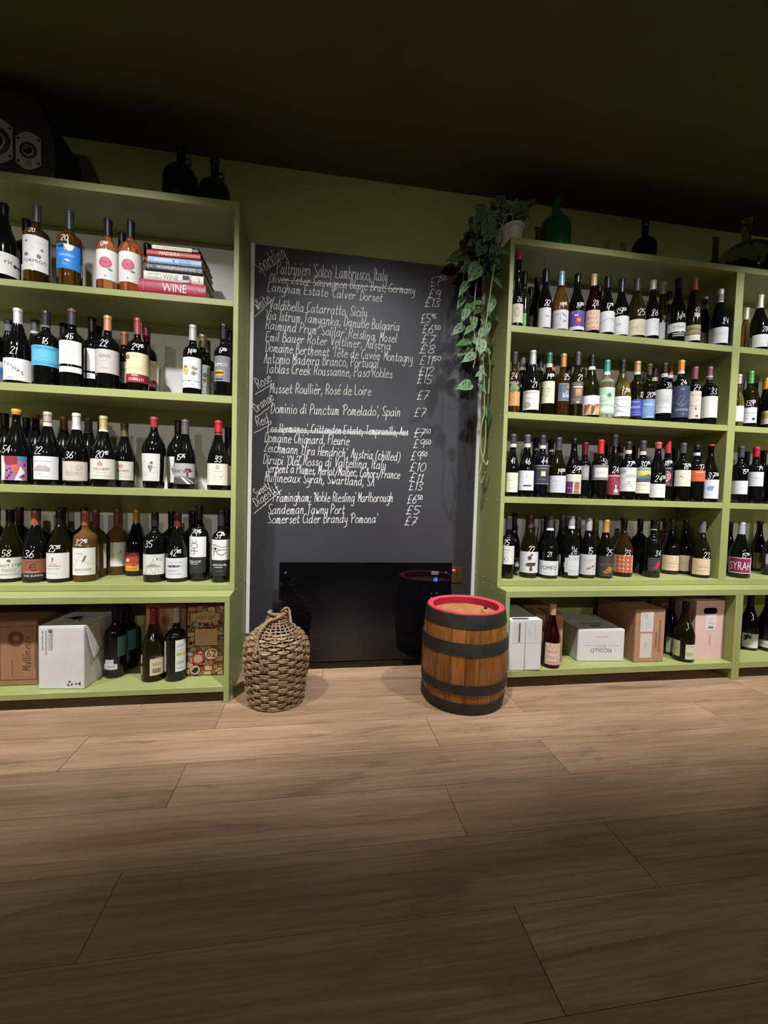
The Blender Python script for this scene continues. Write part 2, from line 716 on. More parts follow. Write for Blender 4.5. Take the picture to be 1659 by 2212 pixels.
struct('wall_back', (XA, XB, 0.0, 0.12, -0.1, ZC + 0.1), WALLP)
struct('wall_left', (XA - 0.12, XA, YB, 0.12, -0.1, ZC + 0.1), WALLP)
struct('wall_right', (XB, XB + 0.12, YB, 0.12, -0.1, ZC + 0.1), WALLP)
struct('wall_front', (XA, XB, YB - 0.12, YB, -0.1, ZC + 0.1), WALLP)
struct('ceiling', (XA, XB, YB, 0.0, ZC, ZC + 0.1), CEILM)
FLOOR = struct('floor', (XA, XB, YB, 0.0, -0.1, -0.0125), mat('1e150e', 0.9))
# laminate planks 0.2 m wide, laid along the wall; joints as in the photograph
mb = MB()
mb.box(0, 1.2418, 0, 0.1983, -0.012, 0.0, FLOORM)
plank_mesh = mb.build('plank', FLOOR, fix=True)
pm = plank_mesh.data
bpy.data.objects.remove(plank_mesh)
JOINT = [0.4, 0.9, -0.01, 0.807, -0.05, 0.765, -0.079, 0.8, 0.3, -0.2, 0.55, 0.05]
pw = 0.2
for r in range(12):
    y0 = -0.0105 - pw * (r + 1) + 0.001
    j = JOINT[r]
    k0 = math.floor((XA + 0.2 - j) / 1.2435)
    x = j + k0 * 1.2435
    while x < XB - 1.3:
        o = link(pm, 'plank', FLOOR, (x, y0, 0))
        x += 1.2435
mb = MB()
mb.box(XA, XB, YB, -2.412, -0.012, 0.0, FLOORM)
mb.build('plank_field', FLOOR, fix=True)['kind'] = 'stuff'

# ------------------------------------------------------------------ shelving
YU, YL = -0.3041, -0.406


def screw(parent, x, y, z, sgn):
    mb = MB()
    mb.lathe([(0, 0.0016), (0.0028, 0.0014), (0.0046, 0.0006), (0.0048, 0)], SCREWM, 10)
    o = mb.build('screw', parent, True)
    o.location = (x, y, z)
    o.rotation_euler = (0, sgn * PI / 2, 0)


SCREWM = mat('b9bb98', 0.4)


def unit(name, label, x0, x1, dividers, shelves, top, bottom, yf, back, legs=False, sides=(True, True), zlow=None):
    """open shelving; shelves: list of (z_under, z_top)"""
    root = empty(name, ((x0 + x1) / 2, (yf) / 2, bottom), 0, label, 'shelving unit')
    inv = Vector((-(x0 + x1) / 2, -yf / 2, -bottom))

    def part(nm, dims, m=GREEN, bev=0.0012):
        o = bevelled(nm, dims, m, root, bev)
        o.location = inv
        return o
    t = 0.0212
    part('top_board', (x0, x1, yf, -0.001, top[0], top[1]))
    if sides[0]:
        part('side_panel', (x0, x0 + t, yf + 0.0004, -0.001, bottom, top[0]))
    if sides[1]:
        part('side_panel', (x1 - t, x1, yf + 0.0004, -0.001, bottom, top[0]))
    for a, b in dividers:
        part('divider_panel', (a, b, yf + 0.0006, -0.001, bottom, top[0]))
    edges = [x0 + t] + [e for d in dividers for e in d] + [x1 - t]
    for a, b in zip(edges[0::2], edges[1::2]):
        for z0, z1 in shelves:
            part('shelf', (a, b, yf + 0.0012, -0.006, z0, z1))
        if back:
            part('back_panel', (a, b, -0.006, -0.001, (zlow if zlow is not None else bottom), top[0]), PALE if name == 'wall_shelf_unit' else GREEN, 0.0005)
    return root, inv


LU, LUi = unit('wall_shelf_unit', 'olive green open shelf unit on the left, bottles on four shelves', -2.6, 0.0, [],
               [(1.686, 1.7126), (1.2731, 1.3055), (0.8638, 0.8959), (0.4568, 0.4835)], (2.0937, 2.1255), 0.4568, YU, True)
LB, LBi = unit('base_shelf_unit', 'deeper olive green base unit on the left, holding boxes and bottles', -2.6, 0.0, [],
               [(0.0463, 0.07)], (0.4277, 0.4558), 0.0, YL, True, zlow=0.07)
RU, RUi = unit('wall_shelf_unit', 'olive green open shelf unit on the right, with a divider between two bays', 1.2273, 4.2, [(2.4707, 2.5172)],
               [(1.6894, 1.7213), (1.2802, 1.3112), (0.8739, 0.9045), (0.4671, 0.4972)], (2.0975, 2.128), 0.4671, YU, True)
RB, RBi = unit('base_shelf_unit', 'deeper olive green base unit on the right, holding cartons and bottles', 1.2273, 4.2,
               [(2.4725, 2.4946), (2.4954, 2.5172)], [(0.0558, 0.0874)], (0.4351, 0.4661), 0.0, YL, True, zlow=0.0874)
# the two foot panels standing side by side have no shelf between them: drop the sliver pieces
for o in list(RB.children):
    if o.type == 'MESH' and o.name.split('.')[0] in ('shelf', 'back_panel') and o.dimensions.x < 0.02:
        bpy.data.objects.remove(o)
for root, inv, x, sg in ((RU, RUi, 1.2273, -1), (LU, LUi, 0.0, 1)):
    for z in (1.706, 1.297, 0.887, 0.48):
        for y in (-0.02, -0.137, -0.264):
            screw(root, x + inv.x, y + inv.y, z + inv.z, sg)
for root, inv, x, sg in ((RB, RBi, 1.2273, -1), (LB, LBi, 0.0, 1)):
    for y in (-0.011, -0.126, -0.244, -0.356):
        screw(root, x + inv.x, y + inv.y, 0.446 + inv.z, sg)
    for y in (-0.05, -0.2, -0.35):
        screw(root, x + inv.x, y + inv.y, 0.06 + inv.z, sg)

CHALK_DATA = (('heading','Sparkling',.0329,1.9833,.1645,2.0765,.0562),
('underline','',.0742,1.9966,.1225,2.0371,0),
('line',"Paltrinieri 'Solco' Lambrusco, Italy",.1293,1.9877,.6876,2.007,.0544),
('line','Oliver Zeter Sauvignon Blanc Brut, Germany',.0933,1.9433,.8381,1.9579,.0377),
('underline','',.146,1.9584,.8091,1.9761,0),
('line',"Langham Estate 'Calver' Dorset",.0853,1.8974,.6668,1.9001,.0392),
('heading','White',.0299,1.799,.0934,1.8524,.0414),
('underline','',.0268,1.7662,.1224,1.8715,0),
('line','Valdibella Catarratto, Sicily',.0955,1.8103,.586,1.8156,.0423),
('line','Via Istrum Tamyanka, Danube Bulgaria',.078,1.759,.7632,1.7584,.0423),
('line',"Raimund Prum 'Solilar' Reisling, Mosel",.0788,1.71,.7489,1.6978,.0409),
('line','Emil Bauer Roter Veltliner, Austria',.0797,1.6534,.7178,1.6578,.0394),
('line',"Domaine Berthenet 'Tête de Cuvée' Montagny",.0806,1.5997,.8372,1.6027,.0409),
('line','Antonio Madeira Branco, Portugal',.0741,1.5424,.6565,1.5595,.044),
('line','Tablas Creek Roussanne, Paso Robles',.0823,1.492,.7301,1.513,.0426),
('heading','Rosé',.0394,1.4125,.1051,1.456,.044),
('underline','',.034,1.3836,.1201,1.4419,0),
('line','Musset Roullièr, Rosé de Loire',.1061,1.3942,.6205,1.4163,.0427),
('heading','Orange',.0317,1.2932,.1162,1.3662,.038),
('underline','',.0416,1.2696,.1036,1.323,0),
('line',"Dominio di Punctum 'Pomelado', Spain",.1114,1.2947,.7807,1.3155,.0428),
('price','£7.50',.9241,2.0048,1.0095,2.0245,.0383),
('price','£9',.912,1.9488,.974,1.947,.0383),
('price','£13',.8948,1.8986,.9756,1.9015,.0383),
('price','£5.95',.8754,1.8136,.9577,1.8194,.0383),
('price','£6.50',.8854,1.7595,.9804,1.7628,.0384),
('price','£7',.883,1.7088,.9532,1.7083,.0384),
('price','£8',.8724,1.6559,.955,1.656,.0385),
('price','£11.50',.8743,1.596,.9878,1.5996,.0385),
('price','£12',.872,1.5403,.9507,1.5395,.0385),
('price','£15',.8652,1.4954,.9439,1.496,.0385),
('price','£7',.868,1.4113,.9301,1.4119,.0386),
('price','£7',.8544,1.3196,.9166,1.3182,.0386),
('heading','Red,',.0371,1.2232,.1047,1.2533,.0426),
('underline','',.0303,1.1888,.1087,1.236,0),
('line',"Los Hermanos', Crittenden Estate, Tempranillo, Aus",.0967,1.1974,.8248,1.2148,.0383),
('underline','',.1092,1.2087,.8227,1.2307,0),
('underline','',.1115,1.1997,.8204,1.2242,0),
('line','Domaine Chignard, Fleurie',.0842,1.1466,.5125,1.1509,.0413),
('line',"Zeichmann 'Ujra Hendrich', Austria (chilled)",.0812,1.0977,.7838,1.0785,.0414),
('line',"Dirupi 'Olé!' Rosso di Valtellina, Italy",.0785,1.0366,.7077,1.0323,.0414),
('line','Serpent à Plumes, Merlot/Malbec, Cahors/France',.0925,.9958,.7867,.9838,.0399),
('line','Mullineaux Syrah, Swartland, SA',.0873,.9481,.6496,.9409,.0415),
('heading','Sweet/',.0381,.8669,.1087,.9227,.0353),
('heading','Digestif',.0373,.8178,.1517,.9086,.0353),
('underline','',.0364,.7808,.1721,.9061,0),
('line',"Framingham; 'Noble Riesling' Marlborough",.1302,.8447,.7535,.8603,.0417),
('line','Sandeman Tawny Port',.1065,.7823,.4977,.7904,.0417),
('line',"Somerset Cider Brandy 'Pomona'",.1073,.7328,.6712,.7458,.0417),
('price','£7.50',.8579,1.21,.9452,1.211,.0387),
('price','£9.50',.8556,1.1537,.9471,1.153,.0388),
('price','£9.50',.8452,1.089,.9284,1.0875,.0388),
('price','£10',.8389,1.0291,.9262,1.0274,.0388),
('price','£11',.8406,.9727,.9073,.9683,.0389),
('price','£13',.8379,.9273,.9129,.9262,.0389),
('price','£6.50',.8319,.8542,.9111,.8537,.0389),
('price','£5',.8271,.7973,.9004,.7955,.0389),
('price','£7',.8215,.737,.8832,.7331,.039),
('underline','',.8613,1.2327,.9193,1.2372,0))
LEAVES = ((1.102,-.3,1.607,98,.089),
(1.039,-.3,1.551,150,.079),
(1.03,-.24,1.643,160,.083),
(1.046,-.22,1.608,150,.087),
(1.014,-.2,1.716,140,.082),
(1.031,-.26,1.765,110,.063),
(1.2,-.2,1.806,55,.088),
(1.155,-.25,1.811,110,.055),
(1.136,-.24,1.746,75,.045),
(1.098,-.28,1.483,145,.039),
(1.13,-.28,1.492,35,.046),
(1.043,-.24,1.437,162,.086),
(1.137,-.26,1.424,55,.067),
(1.171,-.22,1.323,70,.067),
(1.2,-.18,1.293,95,.069),
(1.2,-.16,1.574,150,.054),
(1.188,-.14,1.577,60,.055),
(1.136,-.2,1.601,100,.042),
(1.199,-.26,1.931,55,.084),
(1.023,-.24,1.896,125,.092),
(1.06,-.28,1.952,122,.096),
(1.08,-.27,1.824,170,.062),
(1.168,-.25,1.825,105,.082),
(1.19,-.22,1.876,75,.05),
(1.17,-.36,2.025,15,.07),
(1.137,-.3,2.059,120,.056),
(1.01,-.12,2.106,160,.094),
(1.141,-.12,2.351,95,.086),
(1.025,-.2,1.847,122,.075),
(1.062,-.22,1.809,112,.074),
(1.072,-.25,2.173,67,.068),
(1.207,-.22,2.165,134,.084),
(1.098,-.22,2.118,62,.061),
(1.192,-.22,2.03,138,.084),
(1.217,-.08,2.271,144,.087),
(1.161,-.22,2.239,106,.079),
(1.095,-.15,2.173,145,.091),
(1.26,-.09,2.273,147,.081),
(1.119,-.23,2.122,97,.076),
(1.227,-.13,2.244,55,.059),
(1.21,-.06,2.29,88,.077),
(1.139,-.2,2.221,120,.063),
(1.237,-.08,2.261,111,.071),
(1.112,-.14,2.278,134,.065),
(1.106,-.25,2.177,100,.06),
(1.267,-.07,2.178,131,.096),
(1.134,-.18,2.277,135,.091),
(1.151,-.22,2.021,82,.085),
(1.09,-.19,2.158,156,.069),
(1.097,-.19,2.269,136,.062),
(1.08,-.22,2.178,97,.09),
(1.081,-.23,2.23,124,.06),
(1.138,-.24,2.235,160,.063),
(1.208,-.16,2.166,159,.072),
(1.133,-.21,2.202,96,.056),
(1.196,-.21,2.045,53,.074),
(1.095,-.23,2.186,146,.063),
(1.224,-.18,2.28,159,.077),
(1.182,-.16,2.066,132,.086),
(1.157,-.08,2.322,149,.092),
(1.214,-.1,2.252,121,.089),
(1.219,-.08,2.212,80,.085),
(1.075,-.13,2.056,156,.093),
(1.241,-.13,2.315,157,.062),
(1.141,-.11,2.31,113,.082),
(1.059,-.26,1.995,151,.054),
(1.104,-.08,2.106,136,.089),
(1.213,-.19,2.145,124,.063),
(1.169,-.25,2.021,108,.071),
(1.192,-.14,2.305,145,.075),
(1.11,-.26,2.196,108,.081),
(1.2,-.18,2.075,110,.06),
(1.151,-.07,2.14,104,.068),
(1.113,-.16,2.267,147,.079),
(1.256,-.08,2.242,57,.089),
(1.16,-.1,2.283,96,.09),
(1.225,-.16,2.262,66,.063),
(1.132,-.26,2.149,128,.086),
(1.172,-.16,2.219,129,.075),
(1.152,-.11,2.308,89,.09),
(1.159,-.2,2.022,117,.08),
(1.171,-.09,2.098,84,.093),
(1.195,-.11,2.124,65,.075),
(1.162,-.23,2.164,59,.06),
(1.098,-.14,2.092,91,.09),
(1.219,-.07,2.266,94,.063),
(1.151,-.26,2.191,83,.065),
(1.261,-.1,2.342,138,.09),
(1.085,-.15,2.047,104,.078),
(1.2,-.13,2.076,63,.094),
(1.185,-.2,2.104,141,.078),
(1.147,-.12,2.076,149,.08),
(1.158,-.06,2.276,119,.072),
(1.116,-.2,2.039,140,.07),
(1.095,-.12,2.206,109,.064),
(1.107,-.23,2.094,119,.088),
(1.248,-.14,2.303,151,.094),
(1.131,-.07,2.266,74,.069),
(1.19,-.2,2.049,76,.061),
(1.086,-.15,2.049,125,.086),
(1.073,-.24,1.999,67,.073),
(1.183,-.06,2.354,57,.064),
(1.24,-.13,2.25,130,.084),
(1.2,-.12,2.08,112,.085),
(1.192,-.09,2.151,67,.078),
(1.069,-.21,2.134,146,.061),
(1.185,-.18,2.188,86,.088),
(1.115,-.07,2.234,52,.092),
(1.099,-.21,2.221,141,.085),
(1.182,-.09,2.196,70,.086),
(1.183,-.18,2.032,153,.09),
(1.2,-.14,2.096,62,.079),
(1.119,-.14,2.067,149,.081),
(1.202,-.13,2.312,144,.067),
(1.274,-.12,2.345,1,.063),
(1.39,-.14,2.348,59,.072),
(1.285,-.23,2.307,4,.071),
(1.317,-.21,2.326,48,.059),
(1.24,-.14,2.395,104,.068),
(1.184,-.24,2.253,32,.066),
(1.379,-.14,2.368,-57,.063),
(1.214,-.12,2.372,5,.048),
(1.349,-.16,2.336,10,.052),
(1.214,-.12,2.377,76,.074),
(1.245,-.18,2.321,67,.067),
(1.209,-.2,2.356,108,.069),
(1.33,-.2,2.341,92,.061),
(1.302,-.2,2.35,-55,.058),
(1.222,-.23,2.269,76,.045),
(1.423,-.11,2.431,-22,.047),
(1.319,-.19,2.308,-39,.058),
(1.306,-.12,2.342,-16,.049),
(1.22,-.15,2.314,42,.052),
(1.39,-.14,2.414,-28,.07),
(1.165,-.24,2.267,-23,.046),
(1.245,-.19,2.343,49,.072),
(1.423,-.11,2.43,112,.051),
(1.346,-.14,2.335,103,.045),
(1.304,-.22,2.291,-24,.045),
(1.3,-.14,2.365,5,.06),
(1.344,-.21,2.309,-32,.043),
(1.228,-.19,2.321,52,.048),
(1.254,-.19,2.314,-26,.071),
(1.417,-.12,2.42,-26,.045),
(1.327,-.2,2.299,-53,.057),
(1.332,-.18,2.356,8,.047),
(1.278,-.13,2.376,-55,.048),
(1.344,-.16,2.368,-7,.046),
(1.151,-.25,1.716,98,.075),
(1.113,-.27,1.681,120,.063),
(1.102,-.25,1.645,45,.049),
(1.082,-.25,1.72,110,.054),
(1.128,-.15,1.709,145,.065),
(1.089,-.22,1.753,100,.062),
(1.18,-.16,1.815,53,.062),
(1.144,-.19,1.629,118,.051),
(1.095,-.15,1.674,49,.075),
(1.135,-.26,1.686,69,.061),
(1.114,-.23,1.639,92,.052),
(1.143,-.22,1.625,72,.073),
(1.048,-.26,1.694,133,.07),
(1.103,-.23,1.804,140,.058),
(1.189,-.15,1.652,62,.074),
(1.166,-.23,1.615,40,.046))

# ------------------------------------------------------------------ chalkboard with the wine list
CB = empty('chalkboard', (0.615, -0.002, 0.04), 0, 'tall black chalkboard wine list on the wall between the shelf units', 'chalkboard')
CBi = Vector((-0.615, 0.002, -0.04))
for nm, dims, m in (('board_panel', (0.0225, 1.2065, -0.004, -0.0002, 0.04, 2.1203), SLATE),
                    ('edge_strip', (0.004, 0.0215, -0.011, -0.0002, 0.165, 2.122), WHITE),
                    ('edge_strip', (1.2075, 1.2255, -0.011, -0.0002, 0.165, 2.122), WHITE)):
    o = bevelled(nm, dims, m, CB, 0.0008)
    o.location = CBi
NAMES = {'line': 'chalk_line', 'heading': 'chalk_heading', 'price': 'chalk_price', 'underline': 'chalk_underline'}
for kind, s, x0, z0, x1, z1, h in CHALK_DATA:
    if kind == 'heading':
        x0, x1 = x0 + 0.011, x1 + 0.011
    d = Vector((x1 - x0, z1 - z0))
    ln = d.length
    d.normalize()
    polys = []
    if kind == 'underline':
        n = 8
        pts = [(ln * i / n, 0.0012 * math.sin(i * 1.7)) for i in range(n + 1)]
        polys = [(q, CHALK, 0) for q in ribbon(pts, 0.0016)]
    else:
        st, tw = hand(s.replace('.', '^'), 1.0)
        sx = ln / tw
        for pl in st:
            polys += [(q, CHALK, len(polys) + i) for i, q in enumerate(ribbon([(a * sx, b * h * 1.18) for a, b in pl], 0.0015))]
    nx = Vector((-d.y, d.x))
    decal(NAMES[kind], polys, lambda x, z, L: Vector((x0 + d.x * x + nx.x * z, -0.0046 - 0.000003 * (L % 300), z0 + d.y * x + nx.y * z)) + CBi, CB)

# ------------------------------------------------------------------ panel heater and socket
HT = empty('panel_heater', (0.62, -0.06, 0.0), 0, 'wide black glass panel heater on the wall under the chalkboard list', 'heater')
Hi = Vector((-0.62, 0.06, 0))
BG = mat('08080a', 0.035, spec=0.5)
BKM = mat('141415', 0.5)
o = bevelled('glass_panel', (0.176, 1.060, -0.115, -0.107, 0.046, 0.5505), BG, HT, 0.003, 2)
o.location = Hi
o = bevelled('rear_case', (0.22, 1.02, -0.107, -0.03, 0.075, 0.52), BKM, HT, 0.006, 2)
o.location = Hi
for x in (0.32, 0.92):
    o = bevelled('wall_bracket', (x - 0.03, x + 0.03, -0.03, -0.0045, 0.2, 0.42), BKM, HT, 0.002)
    o.location = Hi
for x in (0.207, 1.027):
    mb = MB()
    mb.lathe([(0, 0.003), (0.005, 0.0025), (0.007, 0)], mat('77777a', 0.3, 0.8), 16)
    o = mb.build('screw_cap', HT, True)
    o.location = Vector((x, -0.115, 0.497)) + Hi
    o.rotation_euler = (PI / 2, 0, 0)
hp = lambda nm, prims, x, z, W, H: face_print(nm, prims, HT, Vector((x - W / 2, -0.115, z - H / 2)) + Hi, (1, 0, 0), (0, 0, 1), W, H)
ELL = [(0.5 + 0.5 * math.cos(t * PI / 12) * (1 if True else 0), 0.5 + 0.5 * math.sin(t * PI / 12)) for t in range(24)]


def pill(a, b, col, inset=0.0):
    pts = []
    r = 0.5 - inset
    rr = r * b / a
    for t in range(-6, 7):
        pts.append((1 - 0.5 * b / a + rr * math.cos(t * PI / 12), 0.5 + r * math.sin(t * PI / 12)))
    for t in range(6, 19):
        pts.append((0.5 * b / a + rr * math.cos(t * PI / 12), 0.5 + r * math.sin(t * PI / 12)))
    return ('p', pts, col)


hp('logo_plate', [pill(0.042, 0.017, '9a9a9c'), pill(0.042, 0.017, '26262a', 0.09), ('t', 'DUX', 0.5, 0.5, 0.5, 'b5b5b8', 0.6)], 0.967, 0.497, 0.042, 0.017)
LED = mat('2c5bff', 0.5, emit=6.0)
mb = MB()
SEG = {'1': 'bc', '8': 'abcdefg'}
for k, ch in enumerate('18'):
    ox = 0.9545 + k * 0.0155
    for sg in SEG[ch]:
        a, b = {'a': ((0, 2), (1, 2)), 'b': ((1, 1), (1, 2)), 'c': ((1, 0), (1, 1)), 'd': ((0, 0), (1, 0)), 'e': ((0, 0), (0, 1)), 'f': ((0, 1), (0, 2)), 'g': ((0, 1), (1, 1))}[sg]
        w = 0.0008
        xa, za, xb, zb = ox + a[0] * 0.008, 0.4535 + a[1] * 0.0085, ox + b[0] * 0.008, 0.4535 + b[1] * 0.0085
        mb.box(min(xa, xb) - w, max(xa, xb) + w, -0.1158, -0.115, min(za, zb) - w, max(za, zb) + w, LED)
o = mb.build('led_digits', HT)
o.location = Hi
gc = '8d8d90'
for k, (bx, bz, pr_) in enumerate(((0.951, 0.39, [('l', ((0.1, 0.2), (0.5, 0.8), (0.5, 0.8), (0.9, 0.2)), 1.6, gc)]), (0.981, 0.39, [('l', ((0.1, 0.8), (0.5, 0.2), (0.5, 0.2), (0.9, 0.8)), 1.6, gc)]),
                                   (0.951, 0.366, [('r', 0.2, 0.2, 0.8, 0.8, gc)]), (0.981, 0.366, [('o', 0.5, 0.5, 0.4, 0.4, 1.6, gc)]),
                                   (0.951, 0.342, [('o', 0.5, 0.5, 0.4, 0.4, 1.4, gc)]), (0.981, 0.342, [('l', ((0.5, 0.9), (0.5, 0.4)), 1.6, gc), ('o', 0.5, 0.4, 0.4, 0.4, 1.4, gc)]))):
    hp('touch_symbol', pr_, bx, bz, 0.0095, 0.0095)

SK = empty('wall_socket', (1.112, -0.004, 0.468), 0, 'small brass switched socket with a red light beside the black heater', 'socket')
BRASS = mat('8a7440', 0.28, 0.85)
bevelled('face_plate', (-0.044, 0.044, -0.008, -0.0003, -0.044, 0.044), BRASS, SK, 0.002, 2)
bevelled('rocker_switch', (-0.034, -0.018, -0.0115, -0.008, 0.004, 0.026), mat('1c1a18', 0.35), SK, 0.001)
bevelled('neon_light', (-0.02, -0.002, -0.0105, -0.008, 0.02, 0.03), mat('ff3040', 0.4, emit=4.0), SK, 0.001)
for sx in (-0.036, 0.036):
    mb = MB()
    mb.lathe([(0, 0.0012), (0.003, 0.001), (0.0035, 0)], BRASS, 10)
    o = mb.build('screw', SK, True)
    o.location = (sx, -0.008, -0.002)
    o.rotation_euler = (PI / 2, 0, 0)
mb = MB()
for a, b, c, d in ((0.008, 0.014, -0.006, 0.01), (-0.004, 0.002, -0.03, -0.024), (0.018, 0.024, -0.03, -0.024)):
    mb.box(a, b, -0.0084, -0.0079, c, d, mat('0c0b0a', 0.6))
mb.build('socket_holes', SK)

# ------------------------------------------------------------------ bottles
NR = 0.0142


def profile(shape, H, R):
    """list of (z, r) of the glass from base to mouth"""
    n = NR
    P = {
        'B': [(0, .0), (0, .86), (.006, .97), (.015, 1), (.3, 1), (.575, 1), (.605, .985), (.635, .93), (.66, .83), (.68, .68), (.695, .54), (.71, .45), (.735, -1.08), (.78, -1.0)],
        'G': [(0, .0), (0, .88), (.006, .97), (.015, 1), (.3, 1), (.40, 1), (.45, .985), (.5, .935), (.55, .84), (.6, .72), (.65, .59), (.7, .49), (.75, .42), (.8, -1.06), (.86, -1.0)],
        'A': [(0, .0), (0, .88), (.006, .97), (.015, 1), (.25, 1), (.36, .99), (.44, .92), (.52, .81), (.6, .68), (.68, .56), (.76, .47), (.83, -1.1), (.88, -1.0)],
        'S': [(0, .0), (0, .88), (.006, .97), (.015, 1), (.2, 1), (.33, .98), (.38, .88), (.42, .7), (.46, .55), (.52, -1.1), (.6, -1.0)],
        'C': [(0, .0), (0, .78), (.006, .86), (.015, .88), (.3, .96), (.52, 1), (.57, .98), (.62, .9), (.66, .77), (.7, .6), (.74, .48), (.79, -1.1), (.84, -1.0)]}[shape]
    out = [(z * H, (r * R if r >= 0 else -r * n)) for z, r in P]
    out += [(0.955 * H, n), (0.958 * H, n + 0.0014), (0.982 * H, n + 0.0014), (0.996 * H, n + 0.0004), (H, n - 0.002), (H, 0)]
    return out


def radius_at(pf, z):
    for (z0, r0), (z1, r1) in zip(pf[1:], pf[2:]):
        if z0 <= z <= z1 and z1 > z0:
            return r0 + (r1 - r0) * (z - z0) / (z1 - z0)
    return pf[-2][1]


GM = {}


def glass_mesh(shape, H, R, g):
    key = (shape, round(H, 3), round(R, 3), g)
    if key not in GM:
        mb = MB()
        mb.lathe([(r, z) for z, r in profile(shape, H, R)], GLASS[g], 36)
        o = mb.build('bottle_glass', None, 'full')
        o.data.set_sharp_from_angle(angle=math.radians(60))
        GM[key] = o.data
        bpy.data.objects.remove(o)
    return GM[key]


def capmat(col, kind):
    return mat(col, {'f': 0.42, 's': 0.33, 'w': 0.3}[kind], {'f': 0.25, 's': 0.3, 'w': 0.0}[kind])


def bottle(rec):
    sh, x, y, z, shape, H, R, g, cap, labels, price, desc = rec
    root = empty('wine_bottle', (x, y, z), 0, desc, 'bottle', 'wine bottles on the ' + SHELF[sh])
    pf = profile(shape, H, R)
    link(glass_mesh(shape, H, R, g), 'bottle_glass', root)
    if cap:
        col, kind, cz = cap
        cz = min(max(cz, H * 0.66), H * 0.975)
        zs = [cz] + [q[0] for q in pf if cz < q[0] < H * 0.9975]
        prof = [(radius_at(pf, cz), cz), (radius_at(pf, cz) + 0.0009, cz)]
        if kind == 's':
            r0 = NR + 0.0016
            prof = [(radius_at(pf, cz), cz), (max(radius_at(pf, cz) + 0.0008, r0), cz), (r0, H * 0.9), (r0, H * 0.928), (r0 - 0.0008, H * 0.93), (r0 - 0.0008, H * 0.936), (r0, H * 0.938),
                    (r0, H * 0.953), (r0 - 0.0006, H * 0.955), (r0 - 0.0006, H * 0.96), (r0, H * 0.962), (r0, H * 0.995), (r0 - 0.001, H + 0.001), (0, H + 0.001)]
            prof = [prof[0], prof[1]] + [q for q in prof[2:] if q[1] > cz]
        elif kind == 'w':
            prof += [(radius_at(pf, q) + 0.0012, q) for q in zs[1:] if q < H * 0.99] + [(NR + 0.0022, H * 0.985), (NR + 0.0012, H + 0.001), (NR - 0.003, H + 0.0018), (0, H + 0.0018)]
        else:
            prof += [(radius_at(pf, q) + 0.0009, q) for q in zs[1:] if q < H * 0.99] + [(NR + 0.0016, H * 0.99), (NR + 0.0006, H + 0.0008), (0, H + 0.0008)]
        mb = MB()
        mb.lathe(prof, capmat(col, kind), 24)
        mb.build('wax_seal' if kind == 'w' else 'screw_cap' if kind == 's' else 'capsule', root, True)
    for a0, a1, z0, z1, col, art in labels:
        neck = z0 > H * 0.66
        off = 0.0015 if neck else 0.0004

        def fm(xx, zz, L, a0=a0, z0=z0, off=off):
            zz2 = z0 + zz
            r = radius_at(pf, zz2) + off + (0.00025 + 0.00007 * L if L >= 0 else 0)
            a = a0 + xx / R
            return (r * math.sin(a), -r * math.cos(a), zz2)
        W, Hh = (a1 - a0) * R, z1 - z0
        n = max(2, int((a1 - a0) / 0.12))
        ks = [0, 1] if not neck and z1 < (H * 0.56 if shape == 'B' else H * 0.38 if shape == 'G' else 0) else [q / 8 for q in range(9)]
        mb = MB()
        vs = [fm(W * i / n, Hh * k, -1) for k in ks for i in range(n + 1)]
        fs = [(j * (n + 1) + i, j * (n + 1) + i + 1, (j + 1) * (n + 1) + i + 1, (j + 1) * (n + 1) + i) for j in range(len(ks) - 1) for i in range(n)]
        mb.add(vs, fs, mat(col, 0.62))
        lb = mb.build('neck_band_or_glint' if neck else 'label', root, 'full')  # some neck pieces are painted light on the cap, not real bands
        if art:
            decal('label_print', prim_polys(art, W, Hh), fm, lb, step=R * 0.13, xmin=0.0, xmax=W)
    if price:
        s, a, zc, h = price
        st, tw = hand(s.replace('.', '^'), 1.0)

        def fp(xx, zz, L):
            z2 = zc + zz
            r = radius_at(pf, z2) + 0.0007 + 0.000003 * (L % 150)
            aa = a + xx / R
            return (r * math.sin(aa), -r * math.cos(aa), z2)
        polys = []
        for pl in st:
            polys += [(q, INKW, len(polys) + i) for i, q in enumerate(ribbon(finer([((p - tw / 2) * h * 0.92, (q_ - 0.5) * h) for p, q_ in pl], 0.002), 0.00115))]
        decal('price_mark', polys, fp, root)
    return root


